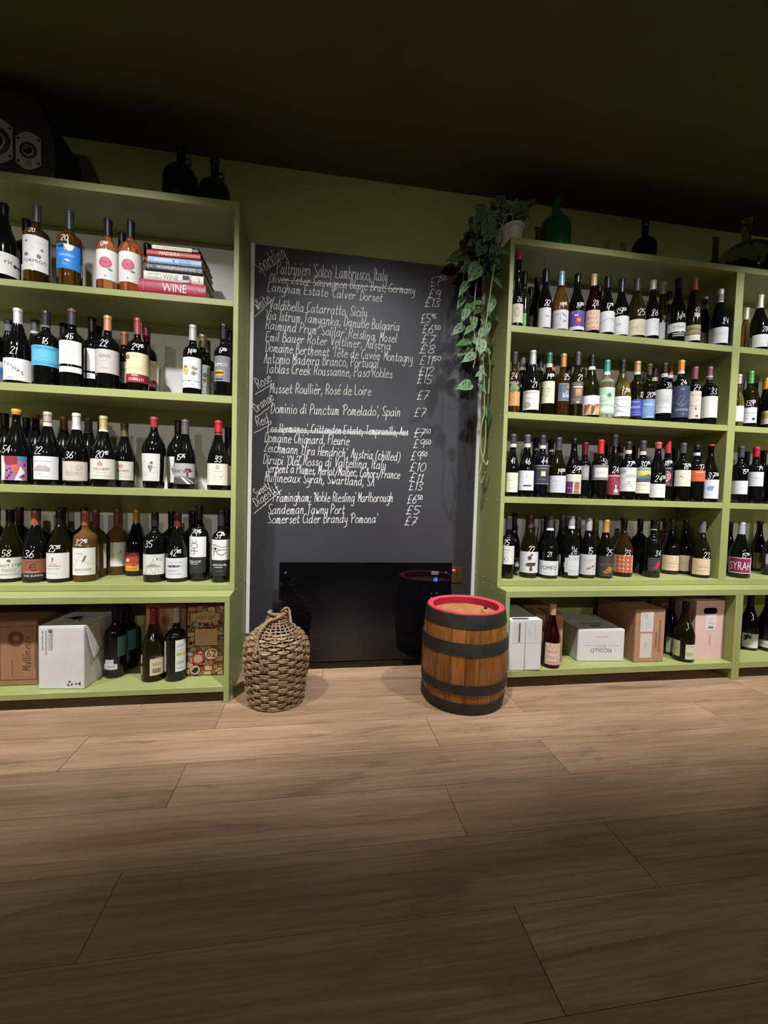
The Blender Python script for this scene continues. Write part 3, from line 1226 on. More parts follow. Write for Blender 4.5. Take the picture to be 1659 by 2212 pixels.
SHELF = {'L1': 'top shelf of the left unit', 'L2': 'second shelf of the left unit', 'L3': 'third shelf of the left unit', 'L4': 'fourth shelf of the left unit', 'L6': 'left base shelf',
         'R1': 'top shelf of the right unit', 'R2': 'second shelf of the right unit', 'R3': 'third shelf of the right unit', 'R4': 'fourth shelf of the right unit', 'R6': 'right base shelf'}
BOTTLES = [
('L1',-.9249,-.2541,1.7131,'G',.313,.048,'K',('111114','f',.2672),((-.57,1.96,.0208,.1068,'e6e3da',(('t','ric',.556,.62,.22,'2a2a2c',.798),('e',.736,.5,.05,.08,'2d2933'),('r',.736,.46,1,.54,'2d2933'))),),0,'black bottle cut by the photo edge, cream label with corkscrew print'),
('L1',-.9874,-.1419,1.7131,'G',.291,.0478,'K',('0d0d10','f',.2451),(),0,'dark bottle hiding behind the corkscrew-label bottle'),
('L1',-.8966,-.1648,1.7131,'B',.309,.0445,'K',('0c0c0f','f',.2583),((-.11,.94,.039,.1047,'e6e3da',(('l',((.516,.7),(.611,.8),(.706,.7),(.611,.4)),.4,'99968e'),)),),0,'slim black bottle behind the doodle-label bottle'),
('L1',-.8045,-.2557,1.7131,'B',.323,.0464,'A',('4a4a4c','f',.2517),((-.87,1.41,.0454,.1828,'e6e3da',(('t','FORMIGO',.526,.27,.095,'2c2c2c',.795),('l',((.171,.86),(.247,.8),(.311,.86)),.5,'77777a'),('e',.258,.82,.056,.03,'8a8a8a'),('l',((.565,.84),(.642,.78),(.721,.84),(.786,.78)),.5,'77777a'),('l',((.42,.68),(.486,.62),(.534,.6)),.5,'66666a'),('e',.761,.62,.058,.035,'88868a'),('e',.258,.44,.08,.05,'7a787c'),('e',.658,.42,.07,.06,'7a787c'),('g',.446,.15,.125,1,'8a8680'))),),('20',.14,.2038,.0192),'amber bottle, white label scattered with small grey doodles'),
('L1',-.6818,-.2572,1.7131,'B',.315,.0449,'A',('3a3a3d','f',.2374),((-.92,1.38,.0646,.1628,'2c86d8',(('p',((.402,.98),(.759,.98),(.688,.78),(.564,.72),(.469,.8)),'f2ecd0'),('e',.579,.9,.109,.09,'f4efdc'),('p',((.124,.93),(.402,.97),(.385,.83),(.198,.84)),'2a3550'),('e',.469,.8,.049,.06,'e0b73c'),('t','CARABO',.469,.55,.1,'dfe9f2',.657),('p',((.402,.35),(.525,.38),(.641,.33),(.525,.3)),'e8eef2'),('h','Rioja',.453,.2,.08,'d5e2ee',.6),('g',.719,.3,.243,1,'6fb0ea'))),(1.45,1.87,.0482,.0989,'d9d6cc',(('g',.379,.6,.549,3,'8a8680'),))),('20',.05,.1857,.0235),'amber bottle with a bright blue label'),
('L1',-.5352,-.2581,1.7131,'B',.298,.043,'R',('1a1a1c','f',.2288),((-.94,1.78,.0371,.1579,'e6e3da',(('t','· · · · · ·',.463,.9,.05,'b9aeb0',.83),('e',.405,.56,.207,.19,'d3657c'),('e',.405,.56,.154,.145,'c8586f'),('e',.405,.56,.138,.13,'d3657c'),('e',.405,.56,.083,.08,'c24f68'),('e',.405,.56,.067,.065,'d3657c'),('e',.405,.56,.037,.035,'b13a55'),('p',((.463,.36),(.557,.3),(.647,.34),(.557,.39)),'4f9d86'),('l',((.427,.4),(.463,.35)),.5,'4f8d76'),('t','&',.412,.12,.06,'777',.757))),),('17.50',.01,.1792,.0197),'rosé bottle with pink flower label, nearer the blue-label bottle'),
('L1',-.4471,-.2581,1.7131,'B',.303,.044,'R',('1a1a1c','f',.2323),((-1.02,1.68,.0355,.1586,'e6e3da',(('t','· · · · · ·',.478,.9,.05,'b9aeb0',.843),('e',.419,.56,.208,.19,'d3657c'),('e',.419,.56,.155,.145,'c8586f'),('e',.419,.56,.139,.13,'d3657c'),('e',.419,.56,.083,.08,'c24f68'),('e',.419,.56,.068,.065,'d3657c'),('e',.419,.56,.038,.035,'b13a55'),('p',((.478,.36),(.572,.3),(.662,.34),(.572,.39)),'4f9d86'),('l',((.442,.4),(.478,.35)),.5,'4f8d76'),('t','&',.427,.12,.06,'777',.772))),),0,'rosé bottle with pink flower label, nearer the book pile'),
('L1',-.5276,-.1476,1.7131,'B',.308,.0446,'R',('141416','f',.2459),(),0,'black-capped rosé bottle behind the two flower-label bottles'),
('L1',-.4293,-.1306,1.7131,'B',.282,.0419,'R',('131315','f',.2291),(),0,'black-capped rosé bottle half hidden behind the book pile'),
('L2',-.9734,-.2551,1.306,'B',.283,.047,'K',('17171a','f',.2251),((-.3,1.98,.006,.0874,'4a7fd0',(('r',.669,0,1,.35,'d9772a'),('r',.689,.35,1,.6,'3d7a3c'),('r',.513,.72,1,1,'e8e4da'),('r',.801,0,1,.1,'e6e3da'))),),0,'black bottle cut by the photo edge, blue and orange picture label'),
('L2',-.8772,-.2541,1.306,'G',.309,.048,'K',('dcdcdc','f',.2475),((-.84,1.82,.011,.0992,'e6e3da',(('t','P',.142,.78,.13,'16161a',.532),('t','A',.255,.72,.13,'16161a',.605),('t','Í',.343,.65,.13,'16161a',.682),('t','Ñ',.421,.54,.14,'16161a',.767),('t','A',.517,.46,.14,'16161a',.798),('t','S',.613,.36,.15,'16161a',.736),('t','BIERZO',.335,.12,.06,'8b8890',.259))),),('21',.21,.1291,.028),'white-capped burgundy bottle, white label with slanting black letters'),
('L2',-.9732,-.1561,1.306,'G',.293,.048,'K',('26221f','f',.2465),((-.89,2.01,.2446,.273,'6d6d68',()),),0,'dark bottle with a grey neck band behind the slanting-letters bottle'),
('L2',-.8711,-.1561,1.306,'G',.305,.048,'K',('5c5a55','f',.249),((-.92,1.98,.2428,.2534,'dad7d0',()),(-.87,.59,.0318,.1045,'cfccc2',())),0,'grey-capped bottle between the slanting-letters and sky-blue labels'),
('L2',-.7736,-.2541,1.306,'B',.308,.048,'K',('3b3b3f','s',.2445),((-.89,1.8,.077,.1583,'5fb4d6',(('l',((.115,.9),(.908,.92),(.908,.08),(.115,.1),(.115,.9)),.6,'2b5a78'),('l',((.205,.8),(.367,.83),(.502,.8),(.634,.83),(.784,.8)),.9,'2f6b8c'),('l',((.205,.22),(.367,.25),(.502,.22),(.634,.25),(.784,.22)),.9,'2f6b8c'),('t','· · ·  · · · ·',.487,.5,.06,'2b5a78',.822),('g',.48,.36,.147,1,'3b7590'),('g',.516,.92,.711,3,'3b86a8'),('g',.516,.16,.711,3,'3b86a8'))),(-.94,1.96,.2426,.2502,'b9b9bb',())),('16',.42,.1766,.0267),'black bottle with a sky-blue label'),
('L2',-.7627,-.1476,1.306,'B',.3,.0442,'K',('0c0c0e','f',.2452),((-.29,.87,.0777,.1578,'4f9fc0',()),),0,'dark bottle with a blue label behind the white two-part label'),
('L2',-.6734,-.2575,1.306,'B',.325,.0446,'K',('48484b','f',.2597),((-.92,1.24,.0899,.1852,'e6e3da',(('t','Finca Altamira',.498,.7,.05,'a09c98',.531),('e',.456,.5,.06,.04,'bdbab6'),('g',.498,.88,.082,1,'8a8680'))),(-.88,1.26,.0571,.0799,'e6e3da',()),(-.98,1.92,.3139,.3191,'b0492f',())),('45',.23,.2029,.0253),'tall black bottle, white label in two parts, price 45'),
('L2',-.6314,-.1861,1.306,'B',.321,.0371,'K',('0f0f11','f',.265),((-.3,1.04,.0865,.182,'e6e3da',(('p',((-0,1),(.172,.93),(.323,.72),(.4,.4),(.4,0),(-0,0)),'8b897f'),)),(-.3,1.06,.0546,.0769,'e6e3da',(('r',.06,.1,.417,.9,'a5a39a'),))),0,'black bottle behind, white label with a grey arch'),
('L2',-.6424,-.1083,1.306,'B',.312,.0402,'K',('0e0e10','f',.2626),(),0,'plain dark bottle just left of the copper-capped one'),
('L2',-.5366,-.2569,1.306,'B',.309,.0451,'K',('c98d63','f',.2472),((-.98,1.77,.0629,.1607,'bdb5ab',(('t','IZADI',.398,.72,.12,'55504c',.504),('g',.383,.5,.233,1,'9b948c'),('g',.435,.34,.184,1,'efe9dc'),('g',.413,.22,.226,1,'77706a'))),),('22',.06,.1852,.0272),'copper-capped bottle with a greige label, in front'),
('L2',-.5097,-.1646,1.306,'B',.277,.0423,'K',('96623c','f',.2207),((-.34,.79,.0482,.1399,'aaa39a',(('t','IZADI',.428,.63,.12,'55504c',.852),('g',.523,.3,.381,2,'cfc8be'))),),0,'copper-capped bottle with a greige label, the one behind'),
('L2',-.4185,-.2582,1.306,'B',.309,.0432,'K',('94444a','f',.2407),((-1.03,1.73,.033,.1565,'ddd2a4',(('r',0,0,1,.28,'8c1f2e'),('t','VIÑA',.404,.235,.065,'f0ece0',.396),('t','CUBILLO',.448,.11,.085,'f0ece0',.774),('l',((.177,.45),(.397,.6),(.577,.55),(.896,.72)),.5,'a9945e'),('l',((.177,.4),(.505,.45),(.832,.38)),.5,'b8a878'),('e',.14,.85,.11,.08,'9a6a45'),('t','RIOJA',.434,.88,.04,'a08a58',.222),('g',.434,.48,.383,1,'b0a070'))),(1.19,1.74,.2152,.2937,'d8cfc8',())),('29.95',.32,.1804,.0259),'front bottle with a yellow label above a red band'),
('L2',-.4157,-.1715,1.306,'B',.305,.0424,'K',('6d1d28','f',.2392),((-.62,1.75,.0345,.1547,'ddd2a4',(('r',0,0,1,.29,'8c1f2e'),('t','VIÑA',.521,.245,.065,'f0ece0',.417),('t','CUBILLO',.537,.12,.085,'f0ece0',.736),('l',((.444,.45),(.603,.55),(.915,.72)),.5,'a9945e'),('g',.603,.8,.36,2,'b0a070'))),),0,'rear bottle with a yellow label above a red band'),
('L2',-.1963,-.2581,1.306,'B',.3,.0389,'K',('c9c6c0','s',.234),((-1.13,1.28,.0259,.1558,'dfe4e0',(('t','CASTANO',.434,.92,.045,'8e9494',.434),('p',((.121,.62),(.218,.72),(.35,.72),(.393,.55),(.322,.42),(.194,.44)),'c9b34e'),('p',((.138,.68),(.241,.74),(.359,.68),(.263,.65)),'b8502e'),('l',((.121,.62),(.218,.72),(.35,.72),(.393,.55),(.322,.42),(.194,.44)),.7,'16161a'),('p',((.49,.65),(.589,.72),(.722,.66),(.833,.7),(.746,.6),(.628,.58)),'8f8360'),('p',((.513,.5),(.612,.56),(.754,.5),(.643,.4),(.536,.42)),'8f8360'),('l',((0,.225),(1,.225)),1,'16161a'),('e',.434,.225,.041,.02,'16161a'),('t','MONASTRELL',.442,.11,.045,'8e9494',.429),('g',.862,.5,.079,4,'aab0ae'))),),('14.00',.14,.1789,.0247),'silver-capped front bottle, pale label with leaves and fruit'),
('L2',-.1776,-.1773,1.306,'B',.29,.0386,'K',('7d7350','s',.2316),((-.59,1.23,.0192,.1497,'dfe4e0',(('p',((.485,.65),(.59,.74),(.811,.68),(.71,.55),(.572,.58)),'8f8360'),('p',((.485,.5),(.59,.54),(.759,.48),(.608,.38)),'8f8360'),('l',((0,.25),(1,.25)),1,'16161a'),('g',.662,.1,.382,1,'8a8680'))),),0,'second of the three leaf-and-fruit label bottles, counting from the front'),
('L2',-.1776,-.0966,1.306,'B',.292,.0379,'K',('6b6248','s',.2355),((-.67,1.32,.034,.1485,'dfe4e0',(('p',((.653,.65),(.857,.7),(.749,.45)),'8f8360'),('l',((0,.25),(1,.25)),1,'16161a'))),),0,'rearmost of the three leaf-and-fruit label bottles'),
('L2',-.0693,-.2581,1.306,'B',.316,.038,'K',('232326','s',.2494),((-.97,1.08,.0613,.1706,'7f7f80',(('t','CEPICO',.435,.66,.11,'f2efe8',.772),('e',.383,.33,.273,.13,'e39a2c'),('r',.103,.3,.602,.37,'3a2a20'),('t','· · ·',.383,.335,.05,'e39a2c',.763),('r',.131,.06,.536,.11,'2a2a2c'))),),('17.00',.12,.1939,.0233),'black bottle, grey label with an orange oval'),
('L2',-.0619,-.1561,1.306,'B',.324,.0362,'K',('0c0c0e','f',.2804),(),0,'dark bottle in the corner behind the orange-oval label'),
('L3',-.9906,-.158,.8964,'G',.304,.048,'K',('17140f','f',.2523),(),0,'dark bottle behind, left of the orange wax cap'),
('L3',-.8859,-.2541,.8964,'G',.31,.048,'K',('e5952f','w',.2887),((-.84,1.27,.0169,.1153,'a3688f',(('p',((-0,1),(.231,1),(.267,.4),(.205,0),(-0,0)),'e8e0d0'),('p',((.205,1),(.676,1),(.676,.7),(.543,.62),(.321,.62),(.231,.75)),'8e2f38'),('p',((.676,1),(1,1),(1,.85),(.819,.8),(.699,.84)),'3c86ae'),('p',((.518,.64),(.692,.64),(.754,.5),(.676,.3),(.567,.35),(.502,.5)),'c8643a'),('p',((.77,.6),(.923,.32),(.707,.14),(.861,0),(.582,0),(.661,.22)),'e8e2d6'),('e',.417,.2,.054,.05,'5a2a66'),('e',.485,.32,.042,.05,'5a2a66'),('e',.443,.48,.035,.04,'5a2a66'),('e',.341,.1,.05,.05,'5a2a66'),('e',.905,.65,.045,.04,'5a2a66'),('e',.861,.18,.051,.04,'5a2a66'),('e',.321,.42,.052,.04,'5a2a66'))),),('54',-.24,.142,.0299),'orange wax-capped bottle, purple and red abstract label, in front'),
('L3',-.9485,-.0872,.8964,'B',.3,.0332,'K',('101012','f',.2553),(),0,'dark bottle neck right behind the orange wax cap'),
('L3',-.8701,-.1582,.8964,'G',.306,.048,'K',('7a5524','w',.2862),((-.54,1.38,.0194,.1143,'9c3c3e',(('p',((.394,.6),(.609,.6),(.566,.3),(.438,.3)),'c8643a'),('p',((.349,.4),(.524,.3),(.524,0),(.349,0)),'7d4a80'))),),0,'brown wax-capped bottle with a red abstract label, behind'),
('L3',-.7688,-.2541,.8964,'G',.305,.048,'K',('c4ada3','f',.2649),((-.89,1.31,.0238,.1192,'dcdcd8',(('t','ERNIE VAN NIEKERK',.429,.78,.05,'8c8782',.604),('p',((.127,.48),(.264,.57),(.366,.62),(.454,.56),(.536,.6),(.653,.52),(.699,.46),(.699,.36),(.127,.36)),'b9aca6'),('l',((.127,.48),(.264,.57),(.366,.62),(.454,.56),(.536,.6),(.653,.52),(.699,.46)),.6,'6e6560'),('l',((.127,.44),(.699,.42)),.5,'8e7f78'),('l',((.127,.38),(.699,.37)),.5,'8e7f78'),('g',.318,.22,.327,1,'8a8680'),('g',.496,.12,.248,1,'8a8680'))),(-.94,1.96,.2461,.2622,'d8cdb4',())),('22',-.29,.1425,.0286),'pink-capped bottle, white label with a mountain engraving'),
('L3',-.7586,-.1574,.8964,'G',.305,.048,'K',('8d7748','f',.245),((-.23,.69,.0247,.1205,'d6d6d2',(('g',.718,.7,.281,2,'8a8680'),)),),0,'gold-capped bottle behind the mountain-engraving label'),
('L3',-.6593,-.2541,.8964,'G',.306,.048,'K',('d8d6cd','f',.2378),((-.93,1.36,.0228,.1021,'cfc2b3',(('l',((.106,.06),(.943,.06),(.943,.94),(.106,.94),(.106,.06)),.5,'9d8a78'),('e',.681,.7,.111,.16,'c2b0a2'),('e',.681,.7,.039,.06,'cfc2b3'),('h','Mullineux',.502,.42,.16,'8d7768',.6),('g',.486,.28,.521,1,'a39180'))),),('36',-.09,.1286,.0273),'white-capped bottle with a beige label in script'),
('L3',-.6599,-.1569,.8964,'G',.305,.048,'K',('5b5b4a','f',.2368),((-.07,.8,.0247,.1033,'c3b7a6',(('g',.8,.5,.196,2,'8a8680'),)),),0,'grey-capped bottle behind the beige script label'),
('L3',-.6528,-.06,.8964,'G',.305,.048,'K',('58583f','f',.2399),(),0,'dim bottle at the back between beige script and cut-corner labels'),
('L3',-.5542,-.2541,.8964,'G',.3,.048,'K',('c3ac76','f',.2353),((-.97,1.43,.0325,.1175,'dcd8c8',(('e',.459,.74,.097,.11,'c59387'),('p',((.426,.84),(.49,.9),(.475,.82)),'b07a70'),('t','DELHEIM',.49,.5,.12,'6e6258',.611),('g',.475,.33,.325,1,'a39a8e'),('g',.49,.16,.672,1,'a39a8e'))),(-1.03,1.87,.2351,.2421,'e8e0c8',())),('20.95',.26,.1362,.0275),'gold-capped bottle, cream label with cut corners, in front'),
('L3',-.5032,-.1767,.8964,'G',.286,.0435,'K',('675a2c','f',.2265),((-1.01,1.28,.0319,.1146,'d4d0c0',(('e',.471,.74,.098,.11,'c59387'),('p',((.438,.84),(.503,.9),(.487,.82)),'b07a70'),('t','DELHEIM',.503,.5,.12,'6e6258',.62),('g',.487,.33,.331,1,'a39a8e'),('g',.503,.16,.682,1,'a39a8e'))),),0,'olive-capped bottle, cream label with cut corners, behind'),
('L3',-.3528,-.2549,.8964,'C',.307,.0471,'K',('93383a','w',.2626),((-1.06,.85,.0308,.1475,'dddacf',(('l',((.15,.52),(.15,.66),(.265,.72),(.394,.7),(.468,.6)),.9,'4a4745'),('p',((.432,.55),(.561,.6),(.679,.55),(.601,.38),(.552,.33),(.502,.42)),'8f8c86'),('p',((.536,.64),(.601,.72),(.695,.7),(.664,.6)),'6d6a66'),('l',((.468,.56),(.536,.4),(.569,.34),(.617,.42),(.679,.56)),.8,'4a4745'),('l',((.679,.5),(.819,.52),(.803,.46)),.8,'4a4745'),('l',((.091,.33),(.384,.3),(.561,.33),(.874,.3)),.5,'777'),('g',.333,.22,.345,1,'999'),('e',.519,.5,.025,.02,'333'))),(1.34,1.74,.0285,.1339,'c8c5ba',())),0,'dark red wax-topped bottle with a ram skull label, in front'),
('L3',-.2791,-.1731,.8964,'C',.308,.0475,'K',('33100f','w',.2566),((-1.1,.55,.0279,.1435,'dddacf',(('l',((.152,.52),(.152,.66),(.271,.72),(.406,.7),(.482,.6)),.9,'4a4745'),('p',((.445,.55),(.577,.6),(.697,.55),(.618,.38),(.569,.33),(.517,.42)),'8f8c86'),('p',((.552,.64),(.618,.72),(.712,.7),(.681,.6)),'6d6a66'),('l',((.482,.56),(.552,.4),(.585,.34),(.634,.42),(.697,.56)),.8,'4a4745'),('l',((.697,.5),(.833,.52),(.818,.46)),.8,'4a4745'),('l',((.09,.33),(.396,.3),(.577,.33),(.886,.3)),.5,'777'),('g',.343,.22,.358,1,'999'),('e',.535,.5,.026,.02,'333'))),),0,'dark wax-topped bottle with a ram skull label, behind'),
('L3',-.2243,-.2581,.8964,'G',.301,.0431,'K',('6b6664','s',.2395),((-1.12,1.48,.022,.1112,'a9a6a4',(('r',0,0,1,.32,'565452'),('p',((0,.32),(.454,.38),(1,.32),(1,.3),(0,.3)),'77757a'),('p',((.491,.62),(.565,.76),(.744,.74),(.818,.62),(.648,.56)),'3d3936'),('r',.595,.34,.648,.6,'3d3230'),('p',((.376,.33),(.469,.33),(.762,0),(.617,0)),'d0cecb'),('p',((.543,.3),(.573,.3),(.919,.05),(.859,.03)),'d0cecb'),('t','SHORT LEFT',.376,.62,.12,'3c2a22',.64),('e',.602,.62,.098,.07,'8c5a48'))),),('15.75',-.17,.1367,.0249),'grey-capped bottle, black and white photo label of a tree'),
('L3',-.0862,-.2581,.8964,'G',.305,.0437,'K',('c22a36','f',.243),((-1.18,1.61,.0215,.1156,'e2dac4',(('e',.486,.82,.064,.09,'9c8d70'),('e',.486,.82,.035,.05,'c9bb98'),('t','BOSMAN',.486,.63,.06,'a8997c',.454),('h','Pinotage',.5,.4,.09,'b09c80',.6),('g',.472,.28,.291,1,'b5a88c'))),(-1.23,1.67,.2495,.2561,'22181a',())),('33',.22,.1358,.0269),'red-capped bottle with a plain cream label'),
('L3',-.0661,-.1476,.8964,'G',.293,.042,'K',('141416','f',.2393),((-.72,.87,.0232,.1134,'dad5c4',(('e',.339,.8,.096,.1,'b08a7a'),)),),0,'dark bottle in the corner behind the red-capped one'),
('L4',-1.0737,-.0859,.484,'B',.305,.048,'K',('4c1b22','f',.2461),(),0,'burgundy-capped bottle at the back, by the photo edge'),
('L4',-.9404,-.208,.484,'G',.304,.048,'O',('14161a','s',.2503),((-.83,1.92,.0162,.1044,'dad9cc',(('p',((.396,.86),(.448,.92),(.505,.88),(.477,.78),(.433,.8)),'4f5a50'),('t','GIANT STEPS',.469,.62,.13,'5d5c55',.738),('t','APPLEJACK',.448,.44,.08,'99968a',.38),('t','VINEYARD',.448,.35,.08,'99968a',.38),('t','CHARDONNAY',.448,.2,.09,'8a877c',.517))),),('58',.24,.1236,.0275),'big dark green bottle with a wide grey-lettered cream label'),
('L4',-.9766,-.0908,.484,'B',.31,.048,'K',('4a1a22','f',.2448),(),0,'burgundy-capped bottle at the back, beside a black-capped one'),
('L4',-.886,-.1275,.484,'B',.307,.048,'K',('0d0f13','f',.249),(),0,'black bottle behind, left of the orange screw cap'),
('L4',-.8408,-.2138,.484,'G',.301,.048,'K',('bd6146','s',.2412),((-.87,1.41,.0126,.0994,'92553f',(('r',-0,0,1,.3,'1d1b1c'),('l',((.628,.72),(.566,.76),(.472,.72),(.43,.6),(.472,.49),(.566,.45),(.628,.5)),2.6,'201a18'),('r',.439,.585,.605,.615,'201a18'),('t','THE ZUMMA',.527,.19,.1,'e4ddd2',.722),('t','CHARDONNAY',.488,.38,.06,'d9c9b4',.522),('t','MORNINGTON PENINSULA',.527,.86,.04,'4a2d22',.722))),),('36',.05,.1219,.0309),'orange screw-capped bottle with a copper and black label'),
('L4',-.8174,-.0594,.484,'B',.31,.0474,'K',('121010','f',.256),(),0,'black bottle directly behind the orange screw cap'),
('L4',-.7437,-.2169,.484,'G',.306,.048,'O',('1c1c1f','s',.2544),((-.9,1.2,.0168,.1265,'dddad2',(('p',((.361,.8),(.435,.84),(.417,.72),(.322,.66),(.38,.64)),'a93a48'),('t','MOUNT',.399,.57,.05,'9c2f3c',.284),('t','LANGHI GHIRAN',.417,.5,.05,'9c2f3c',.495),('g',.399,.4,.519,2,'a8a49c'),('g',.399,.2,.391,1,'a8a49c'))),),('25.35',0,.1455,.0262),'dark green bottle, white label with a small red emblem'),
('L4',-.6483,-.206,.484,'B',.305,.0468,'Y',('b9654f','s',.2428),((-.94,1.31,.0294,.1475,'e6e3da',(('l',((.063,.36),(.225,.36),(.313,.6),(.406,.7)),.6,'55504e'),('l',((.406,.72),(.661,.72)),.6,'55504e'),('p',((.489,.48),(.568,.68),(.646,.72),(.584,.55)),'8a2f44'),('l',((.473,.42),(.646,.72)),.8,'8a2f44'),('l',((.457,.55),(.764,.4)),.6,'55504e'),('t','JASON WINES',.505,.21,.07,'777',.624),('t','AMPHORA',.406,.8,.04,'888',.269),('g',.406,.12,.269,1,'8a8680'))),),('32.95',.07,.1708,.0266),'front amber wine bottle, white label with a quill drawing'),
('L4',-.7238,-.0628,.484,'B',.311,.0451,'K',('131214','f',.2509),(),0,'black bottle neck behind the front amber bottle'),
('L4',-.6501,-.1144,.484,'B',.306,.0437,'Y',('82503f','s',.2333),((-.79,.7,.0291,.1522,'e6e3da',()),(1.17,1.62,.0377,.1522,'e6e3da',())),0,'middle amber wine bottle, label seen edge on'),
('L4',-.5829,-.0561,.484,'B',.31,.0441,'Y',('794b3e','s',.2316),((-.29,1.26,.0415,.1547,'e6e3da',(('l',((.575,.6),(.768,.35)),.6,'55504e'),('p',((.557,.48),(.631,.68),(.669,.6)),'8a2f44'))),),0,'rear amber wine bottle with a shaded label'),
('L4',-.4915,-.075,.484,'G',.309,.048,'K',('b0842a','f',.246),((-.87,.59,.0244,.1108,'b03630',(('r',0,0,1,.3,'dd9a35'),('r',0,.3,1,.4,'c2582f'),('r',0,.78,1,1,'6d2a26'),('r',.179,.5,.411,.66,'e8c9b0'),('p',((.506,.3),(.678,.38),(.839,.32),(.678,.26)),'5d3a34'),('t','Moorooduc',.594,.14,.07,'6d3a1c',.633))),),0,'mustard-capped bottle with a red and yellow rounded label'),
('L4',-.3601,-.2179,.484,'B',.306,.0459,'K',('2f2f30','s',.2445),((-1.06,1.48,.0336,.1229,'dddad2',(('l',((.188,.35),(.421,.55),(.497,.8),(.572,.5),(.753,.38),(.188,.35)),.8,'4b4a48'),('p',((.244,.38),(.428,.54),(.572,.5),(.719,.4)),'9a9894'),('l',((.293,.33),(.188,.06)),.8,'4b4a48'),('l',((.625,.34),(.687,.06)),.8,'4b4a48'),('l',((.38,.33),(.535,.1),(.572,.3)),.8,'4b4a48'),('l',((.497,.8),(.475,.5)),.6,'4b4a48'),('l',((.38,.9),(.625,.9)),.6,'4b4a48'),('e',.753,.75,.052,.06,'9a9894'),('e',.753,.75,.034,.04,'dddad2'),('e',.625,.78,.023,.06,'55504e'),('g',.38,.05,.455,1,'8a8680'))),),('35',-.22,.1684,.0287),'black screw-capped bottle, white label with a grey machine sketch'),
('L4',-.3185,-.1287,.484,'B',.308,.048,'K',('101012','f',.2451),(),0,'plain black bottle behind the machine-sketch label'),
('L4',-.265,-.2151,.484,'G',.304,.048,'K',('713930','s',.2424),((-1.1,1.26,.0172,.1069,'d9d8da',(('p',((.138,.6),(.396,.66),(.751,.62),(.594,.55),(.305,.54)),'5a3237'),('e',.396,.6,.026,.03,'c9b0ae'),('e',.541,.6,.023,.03,'c9b0ae'),('p',((.138,.38),(.396,.43),(.633,.41),(.478,.34),(.195,.33)),'b8b6d2'),('t','HEAD TALE WINERY',.517,.8,.05,'a5a3a5',.716),('t','JASON WINES',.478,.22,.06,'a5a3a5',.63))),),('42.85',.08,.1306,.0273),'brown screw-capped bottle, white label with a feather'),
('L4',-.2193,-.136,.484,'G',.307,.0421,'K',('17151a','s',.2473),((-.56,.25,.0186,.1063,'e6e3da',()),),0,'black bottle behind, between the feather and planet-symbol labels'),
('L4',-.249,-.055,.484,'B',.307,.043,'K',('111114','f',.2517),(),0,'black bottle at the back, beside the planet-symbol bottle'),
('L4',-.1749,-.2073,.484,'B',.34,.0407,'K',('28282b','f',.2767),((-1.15,1.04,.1094,.2015,'e2e0dc',(('o',.404,.56,.158,.125,2.2,'15131c'),('l',((.265,.8),(.319,.72),(.404,.685),(.481,.72),(.521,.8)),2.2,'15131c'),('l',((.404,.44),(.404,.14)),2.2,'15131c'),('l',((.23,.31),(.545,.31)),2.2,'15131c'),('e',.23,.31,.031,.02,'15131c'),('e',.545,.31,.02,.02,'15131c'),('e',.404,.14,.022,.02,'15131c'))),(-1.1,1.04,.0395,.1081,'2c2b2d',(('t','BISHOP',.403,.72,.17,'e6e4e0',.707),('r',.117,.55,.569,.58,'e6e4e0'),('g',.403,.35,.275,2,'7a787a')))),('29.95',-.18,.2176,.0293),'tall black bottle, white label with a planet symbol'),
('L4',-.0735,-.2388,.484,'B',.324,.0383,'K',('2d2d30','f',.2535),((-1.19,1.55,.1009,.1924,'e2e0dc',(('l',((.096,.72),(.278,.74),(.451,.66),(.655,.62),(.773,.7)),2.2,'15131c'),('l',((.112,.56),(.278,.62),(.436,.52),(.624,.5),(.793,.5)),2.2,'15131c'),('l',((.112,.56),(.178,.46),(.321,.42),(.451,.5)),2,'15131c'),('e',.278,.54,.054,.05,'15131c'),('l',((.221,.42),(.221,.26)),2,'15131c'),('l',((.329,.42),(.436,.28),(.58,.26),(.719,.34),(.686,.38)),2.2,'15131c'))),(-1.19,1.55,.0307,.0995,'2a292b',(('t','AMON·Ra',.451,.7,.16,'e6e4e0',.778),('r',.231,.53,.58,.56,'e6e4e0'),('g',.436,.33,.302,2,'7a787a')))),('57.95',.12,.2117,.0257),'black bottle, white label with an Egyptian eye'),
('L4',-.0668,-.1476,.484,'B',.323,.0396,'K',('0f0f12','f',.2614),(),0,'black bottle behind the Egyptian eye label'),
('L6',-.5095,-.2447,.0705,'B',.316,.0424,'K',('101012','f',.2561),((.56,1.64,.0926,.1796,'4b8590',(('g',.395,.5,.543,6,'376872'),)),(-.99,.56,.0389,.0823,'cfccc6',(('r',0,.55,.187,1,'16161a'),('r',.793,.55,1,1,'16161a'),('g',.583,.78,.432,2,'8a8680'),('t','ABOVE',.624,.3,.16,'55504e',.416)))),0,'front of two black bottles with turned blue labels'),
('L6',-.4994,-.1569,.0705,'B',.295,.0449,'K',('0d0d10','f',.2373),((.19,1.35,.0895,.1805,'487a80',(('g',.444,.5,.567,6,'376872'),)),),0,'rear of two black bottles with turned blue labels'),
